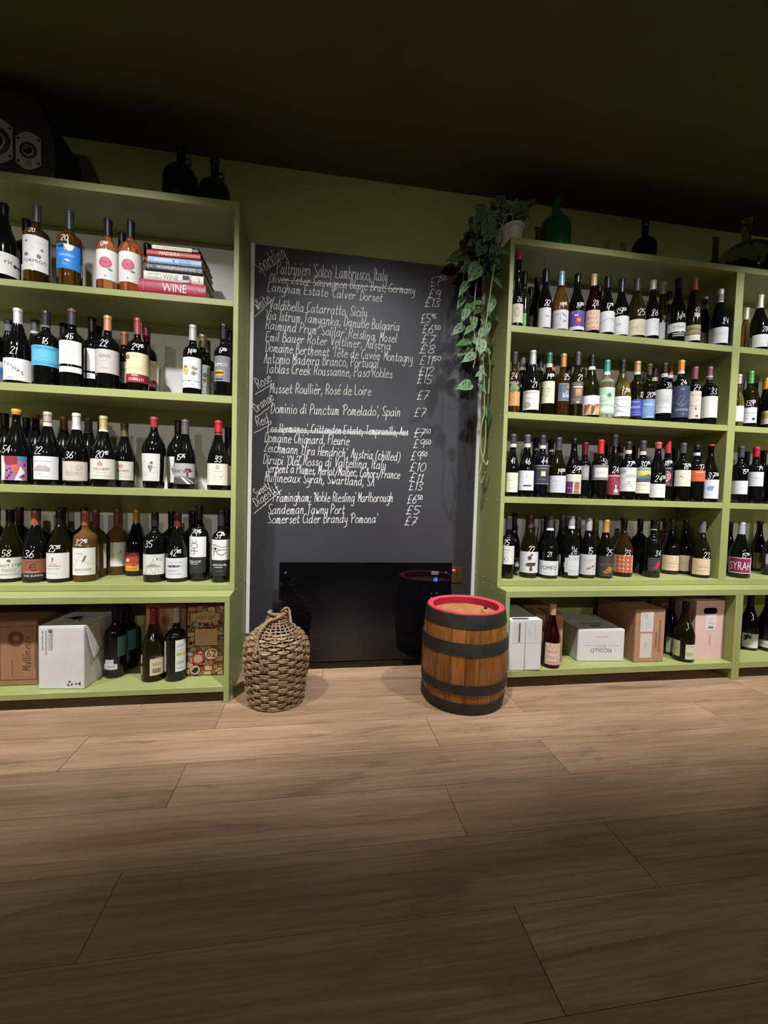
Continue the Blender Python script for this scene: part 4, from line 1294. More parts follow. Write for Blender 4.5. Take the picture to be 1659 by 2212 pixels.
('L6',-.3361,-.2938,.0705,'G',.308,.0478,'O',('8f1c2b','f',.242),((.04,1.26,.0289,.1125,'cdbf98',(('r',-0,.86,1,1,'241c18'),('t','SWAN',.546,.9,.07,'cdbf98',.594),('g',.453,.62,.669,4,'8d8060'),('r',.164,.12,.182,.36,'2d2820'),('r',.213,.12,.24,.36,'2d2820'),('r',.263,.12,.289,.36,'2d2820'),('r',.312,.12,.33,.36,'2d2820'),('r',.361,.12,.388,.36,'2d2820'),('r',.411,.12,.439,.36,'2d2820'),('r',.462,.12,.48,.36,'2d2820'),('r',.513,.12,.542,.36,'2d2820'),('r',.566,.12,.595,.36,'2d2820'),('r',.62,.12,.64,.36,'2d2820'),('r',.676,.12,.707,.36,'2d2820'))),(-1.06,-.75,.0306,.1149,'cdbf98',(('r',0,.4,1,.55,'241c18'),))),0,'crimson-capped olive bottle turned to its barcode label'),
('L6',-.2426,-.3005,.0705,'B',.308,.0447,'K',('a9a69c','s',.2474),((.24,1.3,.0431,.1793,'d5d6d0',(('r',.102,.5,.481,.6,'9db85a'),('r',.529,.5,.925,.6,'d9c23c'),('g',.434,.85,.668,4,'999'),('g',.344,.68,.544,2,'8fa68c'),('g',.434,.32,.668,4,'777'),('g',.344,.12,.544,2,'777'))),(-1.1,-.74,.0404,.1725,'cfd0cb',())),0,'silver-capped black bottle turned to its back label'),
('R1',1.2923,-.2581,1.7218,'S',.356,.0313,'K',('a8372a','w',.3249),((-1.33,.8,.0196,.1091,'d8d2b8',(('e',.457,.55,.201,.28,'b9b498'),('e',.457,.55,.14,.2,'cdc7ac'))),),('26',.02,.1317,.0248),'slim tall bottle with a round red wax top'),
('R1',1.3671,-.1731,1.7218,'B',.32,.031,'O',('141416','f',.2562),((-.89,.12,.0376,.1049,'7ba85c',(('r',0,.35,1,.4,'a9cc88'),)),),0,'olive bottle with a light green label, behind the red wax top'),
('R1',1.4463,-.0881,1.7218,'B',.29,.0361,'K',('131318','f',.2407),(),0,'short dark bottle at the back, beside the green label'),
('R1',1.4387,-.1731,1.7218,'G',.296,.0393,'K',('1d1d1f','f',.2329),((-1.88,-.78,.0335,.1017,'a5a89c',()),),0,'dark bottle with a dim grey label beside the black-capped front one'),
('R1',1.4372,-.2581,1.7218,'G',.298,.0352,'K',('1f1e1e','s',.2338),((-1.46,.52,.0085,.1028,'dcdad0',(('t','EMIL',.684,.6,.05,'777',.28),('t','BAUER',.712,.54,.05,'777',.288))),),('22',-.14,.1254,.0268),'black-capped bottle, white label printed small at its right edge'),
('R1',1.5192,-.2581,1.7218,'G',.294,.0418,'A',('7fa9c2','s',.2249),((-1.93,.75,.0063,.0974,'d6d6d4',(('l',((.115,.8),(.182,.68),(.327,.74),(.444,.82),(.59,.82)),1.5,'8d8d90'),('p',((.605,.85),(.795,.72),(.825,.6),(.666,.72)),'85858a'),('r',.532,.4,.576,.75,'b9b9bb'),('t','pa',.749,.44,.16,'55555a',.282),('e',.459,.74,.037,.04,'a5a5a8'),('t','LAMIDÓ',.444,.2,.07,'bdbdbd',.391))),),('19.95',-.2,.1189,.027),'olive bottle with a pale blue cap'),
('R1',1.6064,-.2581,1.7218,'G',.291,.0401,'K',('131216','w',.2513),((-1.96,.84,.0099,.1028,'5b4b95',(('r',-0,0,1,.17,'e0dde0'),('e',.629,.5,.132,.16,'b2382c'),('e',.629,.5,.092,.11,'d9653f'),('e',.629,.5,.045,.05,'e8b08c'),('p',((.392,.86),(.5,.76),(.614,.82),(.57,.72),(.464,.7)),'dcd6e4'),('e',.37,.9,.045,.05,'b58a6a'))),),('19.50',-.1,.1277,.0272),'black bottle, purple label with a red disc'),
('R1',1.6948,-.2581,1.7218,'G',.299,.038,'P',('b08d5f','w',.2428),((-1.45,.54,.0176,.1147,'dcbfa6',(('h','LAJCO',.469,.86,.2,'b8433a',1.1),('h','Hendr',.469,.62,.19,'b8433a',1.1),('h','vino z',.452,.37,.17,'b8433a',1.1),('h','Legend',.469,.12,.17,'b8433a',1.1))),),('28',-.21,.1491,.0292),'cork-topped dark red bottle, red handwritten label, top shelf'),
('R1',1.7972,-.1561,1.7218,'G',.304,.0359,'K',('141214','f',.2599),(),0,'black bottle behind the red handwritten label'),
('R1',1.7724,-.2581,1.7218,'G',.298,.0384,'K',('151517','f',.24),((-1.66,.78,.0136,.1161,'d9d9d6',(('l',((-0,.4),(.298,.54),(.593,.65),(1,.5)),1.6,'2b2b2d'),)),),('17.95',-.18,.1423,.0257),'black bottle, white label crossed by a black peak line'),
('R1',1.8515,-.2581,1.7218,'G',.295,.0395,'K',('2a2a2d','s',.2279),((-1.62,.69,.0077,.0995,'dcdad6',(('t','EMIL',.376,.6,.06,'666',.238),('t','BAUER',.376,.53,.06,'666',.279),('g',.376,.1,.407,1,'8a8680'))),),('35.50',-.64,.124,.0277),'black bottle, white label with two small centred words'),
('R1',1.9404,-.2561,1.7218,'G',.307,.046,'O',('4c4c4e','f',.2413),((-2.02,.73,.0111,.0897,'cfc7a9',(('e',.704,.45,.196,.3,'b3ab8c'),('e',.704,.45,.158,.26,'c8c0a2'),('h','Horton',.608,.5,.22,'8d8568',.8),('g',.264,.8,.18,1,'a59d80'))),),('25',-.08,.1238,.0316),'olive bottle, tan label with script over a circle'),
('R1',2.0282,-.2581,1.7218,'G',.305,.0367,'K',('c9c4b4','f',.2582),((-2.1,.5,.0194,.1034,'d9d9d8',(('l',((.695,.9),(.762,.7),(.92,.6),(.808,.4),(.859,.2)),.9,'8d8d90'),('l',((.92,.85),(.808,.6),(.679,.45),(.92,.35)),.8,'8d8d90'),('g',.603,.25,.228,1,'bbb'))),),('26',-.31,.1323,.0299),'short cream-capped bottle, white label with a grey figure'),
('R1',2.153,-.1816,1.7218,'A',.345,.0341,'O',('bdb5a0','f',.2808),((-2.11,.31,.0393,.1256,'d3d3d0',(('l',((.72,.9),(.786,.7),(.935,.6),(.831,.4),(.88,.2)),.9,'8d8d90'),('l',((.935,.85),(.831,.6),(.704,.45),(.935,.35)),.8,'8d8d90'),('g',.626,.25,.233,1,'bbb'))),),('21',-.25,.1448,.0273),'tall cream-capped flute bottle with a grey figure label'),
('R1',2.2655,-.0966,1.7218,'G',.345,.036,'K',('241a16','f',.301),((-2.18,.72,.2733,.2975,'b98a52',()),),0,'dark bottle with an orange neck band, at the back'),
('R1',2.1747,-.2581,1.7218,'G',.332,.0412,'K',('232325','f',.2802),((-1.86,.53,.0502,.0946,'dcdcdc',(('t','SOHM',.599,.5,.3,'8f8a50',.541),)),(-1.11,.29,.0247,.0458,'39383c',(('r',0,.7,1,.85,'bbb'),('r',0,.2,1,.35,'bbb')))),('14.75',-.27,.1225,.0283),'black bottle, white label over grey stripes'),
('R1',2.2685,-.2581,1.7218,'A',.345,.0398,'O',('c5794e','f',.2772),((-2.16,.36,.0136,.0917,'d6d5c8',(('r',0,.42,1,.97,'a8a05a'),('p',((0,.7),(.462,.85),(1,.75),(1,.6),(.537,.68),(0,.55)),'7d7a3e'),('p',((.575,.55),(.927,.6),(.927,.44),(.575,.44)),'8c7a56'),('r',0,.38,1,.43,'3d3a2a'))),(-.58,.16,.1332,.1544,'dcd8c4',())),('40',-.22,.1718,.0266),'orange-capped flute bottle with a yellow-green landscape label'),
('R1',2.4198,-.1731,1.7218,'G',.298,.0382,'K',('8c8a82','f',.2305),((-1.96,-.09,.0418,.0976,'9a9a8e',()),(-2.23,.67,.2552,.2861,'3b3a36',())),0,'bottle with a grey and black patched cap, behind'),
('R1',2.4258,-.2581,1.7218,'G',.3,.0434,'N',('d2cfc4','f',.2312),((-1.96,.59,.0117,.0939,'dadadc',(('h',"L'Epicu",.605,.6,.16,'8d8d90',.6),)),(-2.25,.65,.2382,.2754,'8d8b84',())),('24',-.04,.1261,.0307),'white-capped bottle, plain white label, nearest the divider'),
('R1',2.7049,-.1561,1.7218,'G',.273,.031,'A',('cfc9b0','f',.2079),(),0,'amber bottle with a white cap just right of the divider'),
('R1',2.6738,-.2577,1.7218,'G',.296,.0443,'K',('d8d2b8','f',.2255),((-1.4,.33,.0122,.0775,'dededc',(('g',.476,.2,.354,1,'8a8680'),)),(-2.21,-1.43,.0144,.0731,'55638f',(('r',.711,.1,.932,.9,'c8cde0'),))),('28',-.19,.1046,.0248),'cream-capped bottle with a white label, right bay top shelf'),
('R1',2.8443,-.1816,1.7218,'G',.27,.0382,'O',('141416','f',.2054),(),0,'dark bottle cut by the right photo edge, top shelf'),
('R2',1.2939,-.2581,1.3117,'B',.297,.031,'A',('3a3634','f',.2367),((-1.79,.74,.0333,.1521,'c88d4e',(('r',0,0,1,.58,'c88d4e'),('r',0,.58,1,1,'2a2418'),('p',((.108,.62),(.368,.85),(.599,.9),(.92,.75),(.761,.58),(.447,.55)),'7f8a5c'),('p',((.281,.6),(.523,.75),(.761,.62),(.523,.52)),'6b774a'),('l',((.614,.55),(.693,.3),(.677,0)),2,'dcd6cc'),('l',((.808,.55),(.726,.3)),1.4,'dcd6cc'),('t','PERLA',.523,.93,.1,'e6e2d4',.893))),),('24',-.48,.1763,.0285),'amber bottle, orange label with a white-trunked tree'),
('R2',1.3761,-.1731,1.3117,'G',.303,.0349,'K',('6c675c','f',.2384),((-1.91,.99,.2374,.2527,'d8d4cc',()),),0,'grey-capped dark bottle behind the tree label'),  # pale neck piece: the lit part of the grey cap, painted on
('R2',1.4491,-.0881,1.3117,'B',.304,.0326,'K',('161214','f',.2597),(),0,'dark bottle at the back, left of the silver screw cap'),
('R2',1.3874,-.2581,1.3117,'G',.311,.0415,'K',('cfd1d4','s',.2436),((-1.64,.56,.0183,.1114,'dedad0',(('t','SPECOGNA',.556,.88,.1,'6a6660',.85),('h','Friuli Colli',.531,.6,.1,'77736c',.6),('e',.322,.25,.19,.15,'8b877e'),('e',.322,.25,.148,.11,'b5b0a6'),('l',((.195,.22),(.322,.33),(.434,.22)),.6,'6a6660'),('t','Pinot',.723,.33,.07,'c2a86c',.274),('g',.723,.18,.274,1,'8a8680'))),),('21',-.18,.1388,.0287),'silver screw-capped bottle, white label with an oval sketch'),
('R2',1.4787,-.1646,1.3117,'G',.309,.0353,'O',('24312a','f',.2426),((-1.94,.96,.2424,.2608,'8d8c66',()),),0,'olive bottle with a green cap behind the silver screw cap'),
('R2',1.4742,-.2581,1.3117,'B',.307,.0323,'O',('3e6f5e','f',.2571),((-1.83,.76,.0569,.1641,'d9d4b4',(('p',((.354,.62),(.544,.72),(.791,.62)),'b0ab94'),('t','· · · · ·',.544,.9,.06,'a59f86',.478),('e',.566,.52,.076,.07,'bdb79c'),('g',.544,.35,.39,2,'b5ae94'),('r',0,.68,.189,.73,'2a2618'),('r',0,.55,.189,.6,'2a2618'),('r',0,.42,.189,.47,'2a2618'))),(-1.96,.94,.2357,.2551,'d6d2c0',(('g',.5,.5,.5,2,'8a8680'),))),('19.50',-.18,.1869,.0271),'green-capped bottle with a cream notched label'),
('R2',1.5511,-.1561,1.3117,'B',.305,.0318,'K',('4a2018','f',.2706),((-1.97,.93,.248,.2703,'c98a3c',()),),0,'dark red-capped bottle with an orange band, behind the notched label'),
('R2',1.5502,-.2581,1.3117,'B',.308,.0354,'A',('c08a4a','f',.2433),((-1.04,.6,.0715,.1591,'54606e',(('t','TE',.743,.5,.12,'e2e4e6',.457),('t','VOLE',.638,.38,.13,'e2e4e6',.601),('t','BENE',.658,.26,.13,'e2e4e6',.594),('r',.7,.7,.962,.88,'b5823f'),('r',0,.94,1,.97,'8b95a0'),('r',0,.03,1,.06,'8b95a0'))),),('25',.11,.1898,.0291),'gold-capped amber bottle with a slate blue label'),
('R2',1.6588,-.1306,1.3117,'B',.291,.0343,'A',('33211c','f',.2479),(),0,'brown bottle behind the slate blue label'),
('R2',1.628,-.2581,1.3117,'B',.323,.0334,'O',('4a4a4c','f',.2579),((-1.58,.56,.0624,.1719,'5b554c',(('t','TERLAN',.486,.87,.08,'98917e',.617),('r',.275,.73,.919,.79,'e0dcd0'),('r',.42,.36,.831,.68,'c08a5c'),('r',.486,.36,.798,.5,'b0766c'),('h','Andrian',.486,.2,.1,'c9b98c',.6),('r',.486,.05,.699,.1,'d9d4c4'))),),('21',-.15,.1921,.0293),'grey-capped olive bottle with a dark taupe label'),
('R2',1.7398,-.1561,1.3117,'G',.277,.0323,'O',('2e3b1e','f',.2317),(),0,'green bottle behind, right of the taupe label'),
('R2',1.7064,-.2581,1.3117,'G',.313,.0431,'O',('1c1c1e','f',.2584),((-1.91,.75,.0116,.1069,'e0d9d8',(('p',((.262,.52),(.532,.55),(.346,.05),(.244,.02)),'8c5a46'),('p',((.532,.55),(.645,.5),(.532,0),(.346,0)),'c89468'),('p',((.645,.52),(.949,.6),(.949,.5),(.712,.38)),'b5573f'),('p',((.712,.42),(1,.5),(1,0),(.73,0)),'d98c4c'),('p',((.569,.5),(.712,.4),(.661,.05),(.532,.02)),'5a3e34'),('p',((.949,.45),(.748,.2),(.897,.05)),'e5b285'))),(-2.05,.85,.2401,.257,'e0dde0',())),0,'black-capped bottle, white label with orange shards'),
('R2',1.7916,-.2581,1.3117,'B',.295,.0409,'C',('4d9c84','s',.2394),((-1.91,.77,.0204,.1533,'b8cfb4',(('l',((0,.9),(.336,.95),(.557,.88),(1,.94)),1,'5f8a70'),('l',((0,.82),(.336,.88),(.557,.8),(1,.86)),1,'5f8a70'),('l',((0,.74),(.336,.79),(.484,.74)),1,'5f8a70'),('e',.634,.7,.131,.11,'8fb59a'),('e',.634,.7,.08,.07,'3c6a58'),('r',.092,.63,.448,.69,'e0e4cc'),('h','Brancott',.374,.52,.09,'4f7d66',.6),('t','PINOT BLANC',.484,.42,.07,'e6eadc',.665),('l',((0,.3),(.411,.34),(1,.28)),1,'5f8a70'),('r',.092,.1,.819,.24,'dfe6c8'),('e',.235,.17,.084,.06,'b8cfb4'),('r',0,0,1,.05,'7fa890'))),(-2.07,.83,.221,.238,'dcdfdc',())),0,'clear bottle of pale wine with a mint green label'),
('R2',1.8798,-.2581,1.3117,'G',.303,.044,'V',('202022','f',.2421),((-2.05,.74,.014,.1141,'d9d9da',(('l',((.11,.88),(.429,.5),(.536,.48),(.175,.2),(.501,.25)),.8,'3d3d40'),('l',((.11,.75),(.355,.62),(.465,.5)),.8,'3d3d40'),('l',((.891,.9),(.646,.7),(.826,.6),(.572,.48),(.891,.4)),.8,'3d3d40'),('l',((.175,.9),(.501,.86),(.826,.92)),.8,'3d3d40'),('l',((.11,.48),(.891,.5)),.8,'3d3d40'),('l',((.274,.45),(.501,.2),(.685,.4)),.8,'3d3d40'),('l',((.175,.1),(.429,.3),(.727,.15),(.891,.3)),.8,'3d3d40'),('l',((.228,.8),(.393,.75)),.7,'3d3d40'),('l',((.572,.78),(.773,.8)),.7,'3d3d40'))),),('17.50',-.18,.137,.0298),'yellow-green bottle, white label of black scratchy lines'),
('R2',1.963,-.2581,1.3117,'B',.302,.0322,'O',('c8a36a','s',.2535),((-2.08,.71,.0207,.1048,'38478f',(('t','DE GRILLO',.431,.86,.08,'d9dcea',.575),('t','GRILLO',.445,.55,.13,'e6e8f0',.689),('r',.177,.22,.827,.24,'8f9ad0'),('g',.502,.32,.453,1,'8f9ad0'),('r',.177,.08,.827,.1,'8f9ad0'))),(-2.13,.77,.2349,.2514,'d9d4cc',())),('12',.25,.1299,.0262),'gold-capped bottle with a royal blue label'),
('R2',2.0715,-.1557,1.3117,'B',.286,.033,'K',('131315','f',.2395),(),0,'black bottle behind the royal blue label'),
('R2',2.031,-.2581,1.3117,'B',.294,.0346,'O',('423d1e','f',.24),((-1.96,.53,.0149,.1114,'6f95bd',(('t','Ninfa',.581,.73,.15,'e6e8ec',.501),('e',.348,.4,.173,.2,'7ea2c6'),('r',.466,.05,.912,.09,'b5cbe0'))),),('20.50',-.22,.132,.0263),'olive-capped bottle with a light blue label'),
('R2',2.1362,-.1734,1.3117,'B',.306,.0329,'K',('151517','f',.2567),((-2.16,.74,.2353,.2553,'cfc8a8',(('g',.5,.5,.6,2,'8a8680'),)),),0,'black-capped bottle with a cream neck band, behind'),
('R2',2.2323,-.0881,1.3117,'B',.324,.0323,'K',('7a4420','f',.2678),(),0,'brown-capped bottle at the back of the second shelf'),
('R2',2.1207,-.2581,1.3117,'B',.305,.0387,'K',('222224','f',.2538),((-2.1,.65,.045,.1664,'d6d6d2',(('r',.172,.4,.828,.75,'c9c9c6'),('t','· · · ·',.647,.9,.05,'888',.328),('g',.5,.55,.55,4,'a5a5a2'),('g',.5,.25,.458,2,'b5b5b2'),('r',.107,.08,.225,.14,'777'))),(-2.17,.73,.2332,.2517,'d9d2bc',(('g',.5,.5,.6,2,'8a8680'),))),('36',.01,.1867,.0284),'black bottle with a large greyish-white label and cream band'),
('R2',2.2379,-.1646,1.3117,'B',.327,.0352,'K',('a8622a','f',.2797),((-2.18,.72,.2601,.2775,'c8cdd8',()),),0,'orange-capped bottle with a white band, behind'),
('R2',2.218,-.258,1.3117,'B',.327,.044,'K',('d98a35','f',.2738),((-2.15,.61,.0274,.19,'3a425e',(('l',((.177,.2),(.277,.6),(.177,.75),(-0,.65),(.177,.6),(.319,.75)),.9,'aab2cc'),('l',((.057,.4),(.359,.48),(.47,.4),(.577,.5),(.691,.66),(.541,.66),(.448,.5),(.541,.36),(.733,.42),(.896,.6)),.9,'aab2cc'),('l',((.577,.35),(.505,.4),(.541,.46),(.651,.4),(.577,.33)),.9,'aab2cc'),('t','I R',.592,.88,.06,'c9cede',.224),('r',.359,.25,.896,.262,'c9cede'),('t','ROSSO DI MONTALCINO',.614,.22,.03,'c9cede',.499),('g',.177,.15,.187,4,'8a92ac'),('t','7',.667,.1,.05,'c9cede',.665))),(-2.2,.7,.2567,.2724,'cfd2da',())),('26',-.38,.2088,.0267),'orange-capped bottle, navy label with looping white lines'),
('R2',2.3007,-.2581,1.3117,'B',.299,.0353,'K',('8a4a52','f',.2347),((-2.17,.42,.026,.1686,'e0d3c0',(('h','Bussola',.679,.88,.11,'9c3f38',.9),('h','vdt',.72,.67,.06,'a8645c',.6),('l',((0,.48),(.376,.5),(.603,.46),(.92,.48)),1.4,'9c3038'),('l',((.641,.46),(.72,.36),(.679,.3)),.9,'9c3038'),('e',.679,.36,.048,.04,'9c3038'),('r',.679,.06,.818,.13,'8c2f34'))),),('27',-.33,.1863,.0326),'mauve-capped bottle, cream label with red script and line'),
('R2',2.3891,-.2581,1.3117,'B',.306,.0421,'K',('80505e','f',.2371),((-2.19,.6,.0353,.1466,'dcdacf',(('t','· · · · · · ·',.571,.87,.05,'b0aca0',.575),('g',.465,.12,.457,1,'c0bcb0'))),(-2.25,.65,.2508,.2583,'d6c9a8',())),('33',-.22,.1702,.0289),'mauve-capped bottle, blank white label, nearest the divider'),
('R2',2.7059,-.1535,1.3117,'B',.287,.031,'K',('131315','f',.2325),(),0,'dark bottle just right of the divider, behind'),
('R2',2.5693,-.2581,1.3117,'G',.278,.031,'V',('b9b5a5','f',.23),((-1.72,.45,.0269,.1095,'e2e2df',(('g',.617,.45,.486,1,'a8a8a6'),)),),0,'yellow-green bottle half hidden by the divider'),
('R2',2.6447,-.2581,1.3117,'B',.301,.0373,'O',('6da35c','s',.2362),((-2.25,.28,.0222,.1039,'dcdde0',(('r',0,.64,1,.66,'2a2a2e'),('g',.536,.48,.573,1,'a5a5aa'),('e',.799,.25,.085,.1,'3a3a40'),('g',.381,.3,.348,2,'b5b5ba'))),),('13.50',-.7,.1274,.0283),'green screw-capped bottle with a white label and black line'),
('R2',2.7686,-.1776,1.3117,'G',.307,.0349,'K',('151517','f',.2657),(),0,'black bottle between the green and yellow caps'),
('R2',2.8408,-.1773,1.3117,'G',.3,.0362,'K',('d59a2a','f',.2381),(),0,'bottle with a bright yellow cap'),
('R2',2.7798,-.2581,1.3117,'G',.302,.0371,'K',('161616','f',.2442),((-2.02,.44,.025,.0963,'d9d3cc',(('p',((0,.75),(.398,.85),(.827,.9),(.827,.5),(.398,.45),(0,.4)),'c9a24e'),('l',((0,.6),(.475,.8),(.827,.85)),1,'5d4a2a'))),),0,'bottle with a golden landscape label, cut by the right photo edge'),
('R3',1.3022,-.2581,.905,'G',.306,.0322,'K',('46464a','f',.26),((-1.84,.68,.0218,.1172,'dbd7c2',(('t','BAROLO',.537,.62,.07,'b8b4a0',.478),('g',.537,.4,.478,1,'b8b4a0'),('g',.537,.22,.574,2,'c8c4b0'))),(-1.89,1.01,.2422,.2588,'d9d2b8',(('g',.4,.5,.5,2,'8a8680'),))),('41',-.39,.1758,.0288),'grey-capped bottle with a cream label, beside the side panel'),
('R3',1.3766,-.2581,.905,'G',.307,.0379,'K',('5a5a5e','f',.2634),((-1.87,.92,.0328,.1292,'dcdddd',(('l',((.536,.78),(.514,.7),(.543,.64)),1.6,'2b2b2e'),('l',((.669,.68),(.685,.62)),1.6,'2b2b2e'),('l',((.355,.45),(.5,.5),(.645,.46)),.5,'b5b5b8'),('r',.393,.2,.773,.28,'55555a'))),(-1.92,.98,.2455,.2629,'d9d2b8',(('g',.4,.5,.5,2,'8a8680'),))),('46',-.29,.1749,.029),'grey-capped bottle, white label with a small black curl'),
('R3',1.467,-.1731,.905,'B',.304,.0354,'K',('1a1713','f',.2416),((-1.94,.96,.2434,.2594,'6d6a4c',()),),0,'black bottle behind, left of the navy label'),
('R3',1.4586,-.2581,.905,'B',.308,.0372,'N',('3c3c40','f',.26),((-1.8,.72,.0662,.1592,'37384e',(('r',-0,.96,1,1,'b5aa8c'),('r',-0,0,1,.03,'b5aa8c'),('t','PIANCORNELLO',.601,.83,.07,'b9ad88',.682),('r',.494,.42,.732,.68,'c9b878'),('p',((.509,.45),(.705,.45),(.705,.66),(.585,.6)),'e6dcae'),('g',.585,.25,.496,2,'9a8f70'))),(-1.96,.94,.242,.2592,'dcd8cc',())),('44',-.16,.18,.031),'dark bottle, navy label with a gold square'),
('R3',1.5528,-.1731,.905,'B',.301,.0375,'K',('141416','f',.2435),((-1.97,.93,.2397,.2509,'8d8d90',()),),0,'black bottle behind, right of the navy label'),  # grey neck piece: a highlight on the black cap, painted on
('R3',1.5453,-.2581,.905,'G',.302,.0433,'O',('48484c','f',.2387),((-1.93,.64,.0262,.11,'d3d4d6',(('h','Rosso',.567,.7,.16,'a9b3cc',.6),('g',.642,.45,.318,1,'a8a8aa'),('l',((.116,.3),(.862,.3)),.5,'c0c0c4'))),),('19.50',-.11,.1312,.0275),'grey-capped olive bottle, pale grey label'),
('R3',1.6308,-.2581,.905,'G',.302,.0403,'K',('1a1715','w',.2769),((-1.31,.7,.0236,.1203,'d9d3bf',(('p',((0,.62),(.406,.62),(.373,.02),(0,.02)),'6d2f6c'),('p',((.488,.62),(.823,.6),(.797,.02),(.455,.02)),'a8674e'),('t','Rosso',.208,.3,.08,'d6c2d8',.26),('t','Pinot',.628,.2,.08,'e0c8bc',.289))),),('29.50',0,.1452,.0332),'uncapped dark bottle, cream label with purple and brown blocks'),
('R3',1.7157,-.222,.905,'B',.289,.0318,'K',('5e1820','f',.2255),((-1.65,.21,.0955,.1687,'8a8784',(('r',.511,.2,.942,.82,'a8a29a'),('l',((.528,.2),(.7,.6),(.888,.8)),1,'8c2f30'))),),0,'dark red-capped bottle with a grey band label'),
('R3',1.7784,-.2588,.905,'B',.301,.0397,'K',('cf2a34','f',.2305),((-2.02,.78,.0963,.172,'85827e',(('r',.291,.18,.923,.82,'dcd7c8'),('l',((.291,.18),(.291,.82),(.923,.82)),.6,'9c3f38'),('t','MAZZEI',.585,.5,.12,'a5a096',.384))),),('51',.02,.1889,.0298),'bright red-capped bottle, grey band with a cream patch'),
('R3',1.8978,-.1468,.905,'B',.294,.0349,'K',('4a171b','f',.2318),(),0,'dark red-capped bottle behind the bright red cap'),
('R3',1.8566,-.2581,.905,'A',.33,.0335,'K',('2c2c2f','f',.2708),((-1.65,.59,.024,.1285,'8f2c3c',(('r',.124,.9,.906,.94,'dcc8c4'),('l',((.35,.7),(.471,.8),(.593,.72),(.471,.62),(.681,.6),(.838,.5)),.8,'d9b5b5'),('l',((.309,.55),(.471,.5),(.551,.55)),.8,'d9b5b5'),('p',((.593,.48),(.709,.48),(.672,.3),(.838,.2),(.728,.1),(.551,.12),(.511,.22),(.619,.3)),'e6dcd4'),('r',.471,.03,.906,.05,'dcc8c4'))),),('24',-.31,.1519,.0318),'tall black bottle, crimson label with white drawing'),
('R3',1.9681,-.1568,.905,'B',.302,.0349,'K',('401416','f',.2534),((-2.11,.79,.2358,.2525,'d3ccb4',()),),0,'dark bottle with a cream neck band, behind the crimson label'),
('R3',1.9358,-.2581,.905,'B',.299,.0419,'K',('2c2c30','f',.2558),((-2.01,.71,.0436,.1651,'d9d6cb',(('l',((.165,.9),(.346,.95),(.436,.82),(.264,.75),(.165,.8)),.8,'777470'),('l',((.165,.68),(.346,.72),(.494,.66),(.825,.74)),.6,'8d8a86'),('e',.331,.85,.132,.08,'a5a29c'),('p',((.458,.68),(.642,.74),(.891,.68),(.891,.6),(.494,.58)),'b8b5ae'),('l',((.165,.55),(.494,.6),(.825,.56)),.5,'a5a29c'),('e',.581,.4,.03,.025,'6a6762'),('t','CASTELLO',.566,.31,.05,'a5a29c',.479),('g',.53,.22,.465,1,'b5b2ac'))),(-2.12,.78,.2372,.2557,'d9d3bc',(('g',.5,.5,.5,2,'8a8680'),))),('27.95',-.26,.184,.0245),'black bottle, white label with a pencil landscape'),
('R3',2.0198,-.2581,.905,'B',.307,.041,'K',('45454a','f',.2539),((-2.03,.6,.036,.1676,'e0d6bc',(('r',-0,.44,1,.98,'6f9a9c'),('r',-0,.7,1,.88,'d9bf62'),('p',((-0,.44),(-0,.55),(.354,.58),(.579,.68),(.788,.76),(1,.7),(1,.44)),'5b6672'),('p',((-0,.44),(.431,.5),(.74,.6),(1,.55),(1,.44)),'474f5a'),('p',((.697,.44),(1,.5),(1,.44)),'a8573f'),('t','LE PIANE',.579,.33,.05,'c9a08c',.487),('g',.579,.15,.229,1,'c9bd9c'))),(-2.15,.75,.2352,.2531,'dcd4b4',(('g',.5,.5,.5,2,'8a8680'),))),('30.95',-.32,.1855,.0284),'black bottle, label painted with a sunset over hills'),
('R3',2.0562,-.1561,.905,'B',.292,.0352,'K',('3a1514','f',.2338),(),0,'dark bottle at the back, left of the sunset label'),
('R3',2.1085,-.2581,.905,'G',.305,.0428,'K',('b34a52','w',.2709),((-2.12,.5,.0168,.087,'dcd9d6',(('r',.562,.68,.856,.7,'aaa'),('g',.451,.4,.758,1,'c0bdb8'))),),('24.50',-.3,.1141,.0305),'rose wax-capped bottle, low plain white label'),
('R3',2.1924,-.2291,.905,'B',.32,.031,'K',('bb3a3c','f',.2545),((-1.71,.3,.0797,.18,'231f21',(('t','VINO ROSSO',.492,.93,.07,'c9c2bc',.737),('e',.509,.52,.326,.28,'c4707c'),('e',.577,.62,.121,.1,'8c3d4a'),('e',.577,.6,.06,.05,'ece4dc'),('p',((.322,.25),(.492,.3),(.62,.24),(.408,.18)),'ece4dc'),('l',((.322,.7),(.45,.76),(.492,.66)),1,'5a2a32'),('t','TINTO',.492,.12,.08,'c9c2bc',.528),('r',0,0,1,.05,'9c3038'))),),('18.50',-.52,.2002,.0272),'red-capped bottle, black label with a pink mask face'),
('R3',2.3016,-.1561,.905,'B',.291,.0357,'K',('121214','f',.2439),(),0,'dark bottle at the back, right of the red-capped one'),
('R3',2.2576,-.2585,.905,'B',.307,.0394,'K',('4c4a4a','f',.2547),((-1.67,.64,.0793,.1641,'dcd9bd',(('l',((0,.5),(.359,.62),(.475,.55),(.999,.35)),.9,'6a6752'),('l',((.436,.55),(.451,.4)),.8,'6a6752'),('e',.374,.6,.038,.04,'55523f'),('t','ROSSO',.514,.75,.05,'c0bda4',.33),('g',.514,.15,.244,1,'c0bda4'))),),('18.50',-.11,.1834,.0289),'grey-capped bottle, pale yellow label with a twig'),
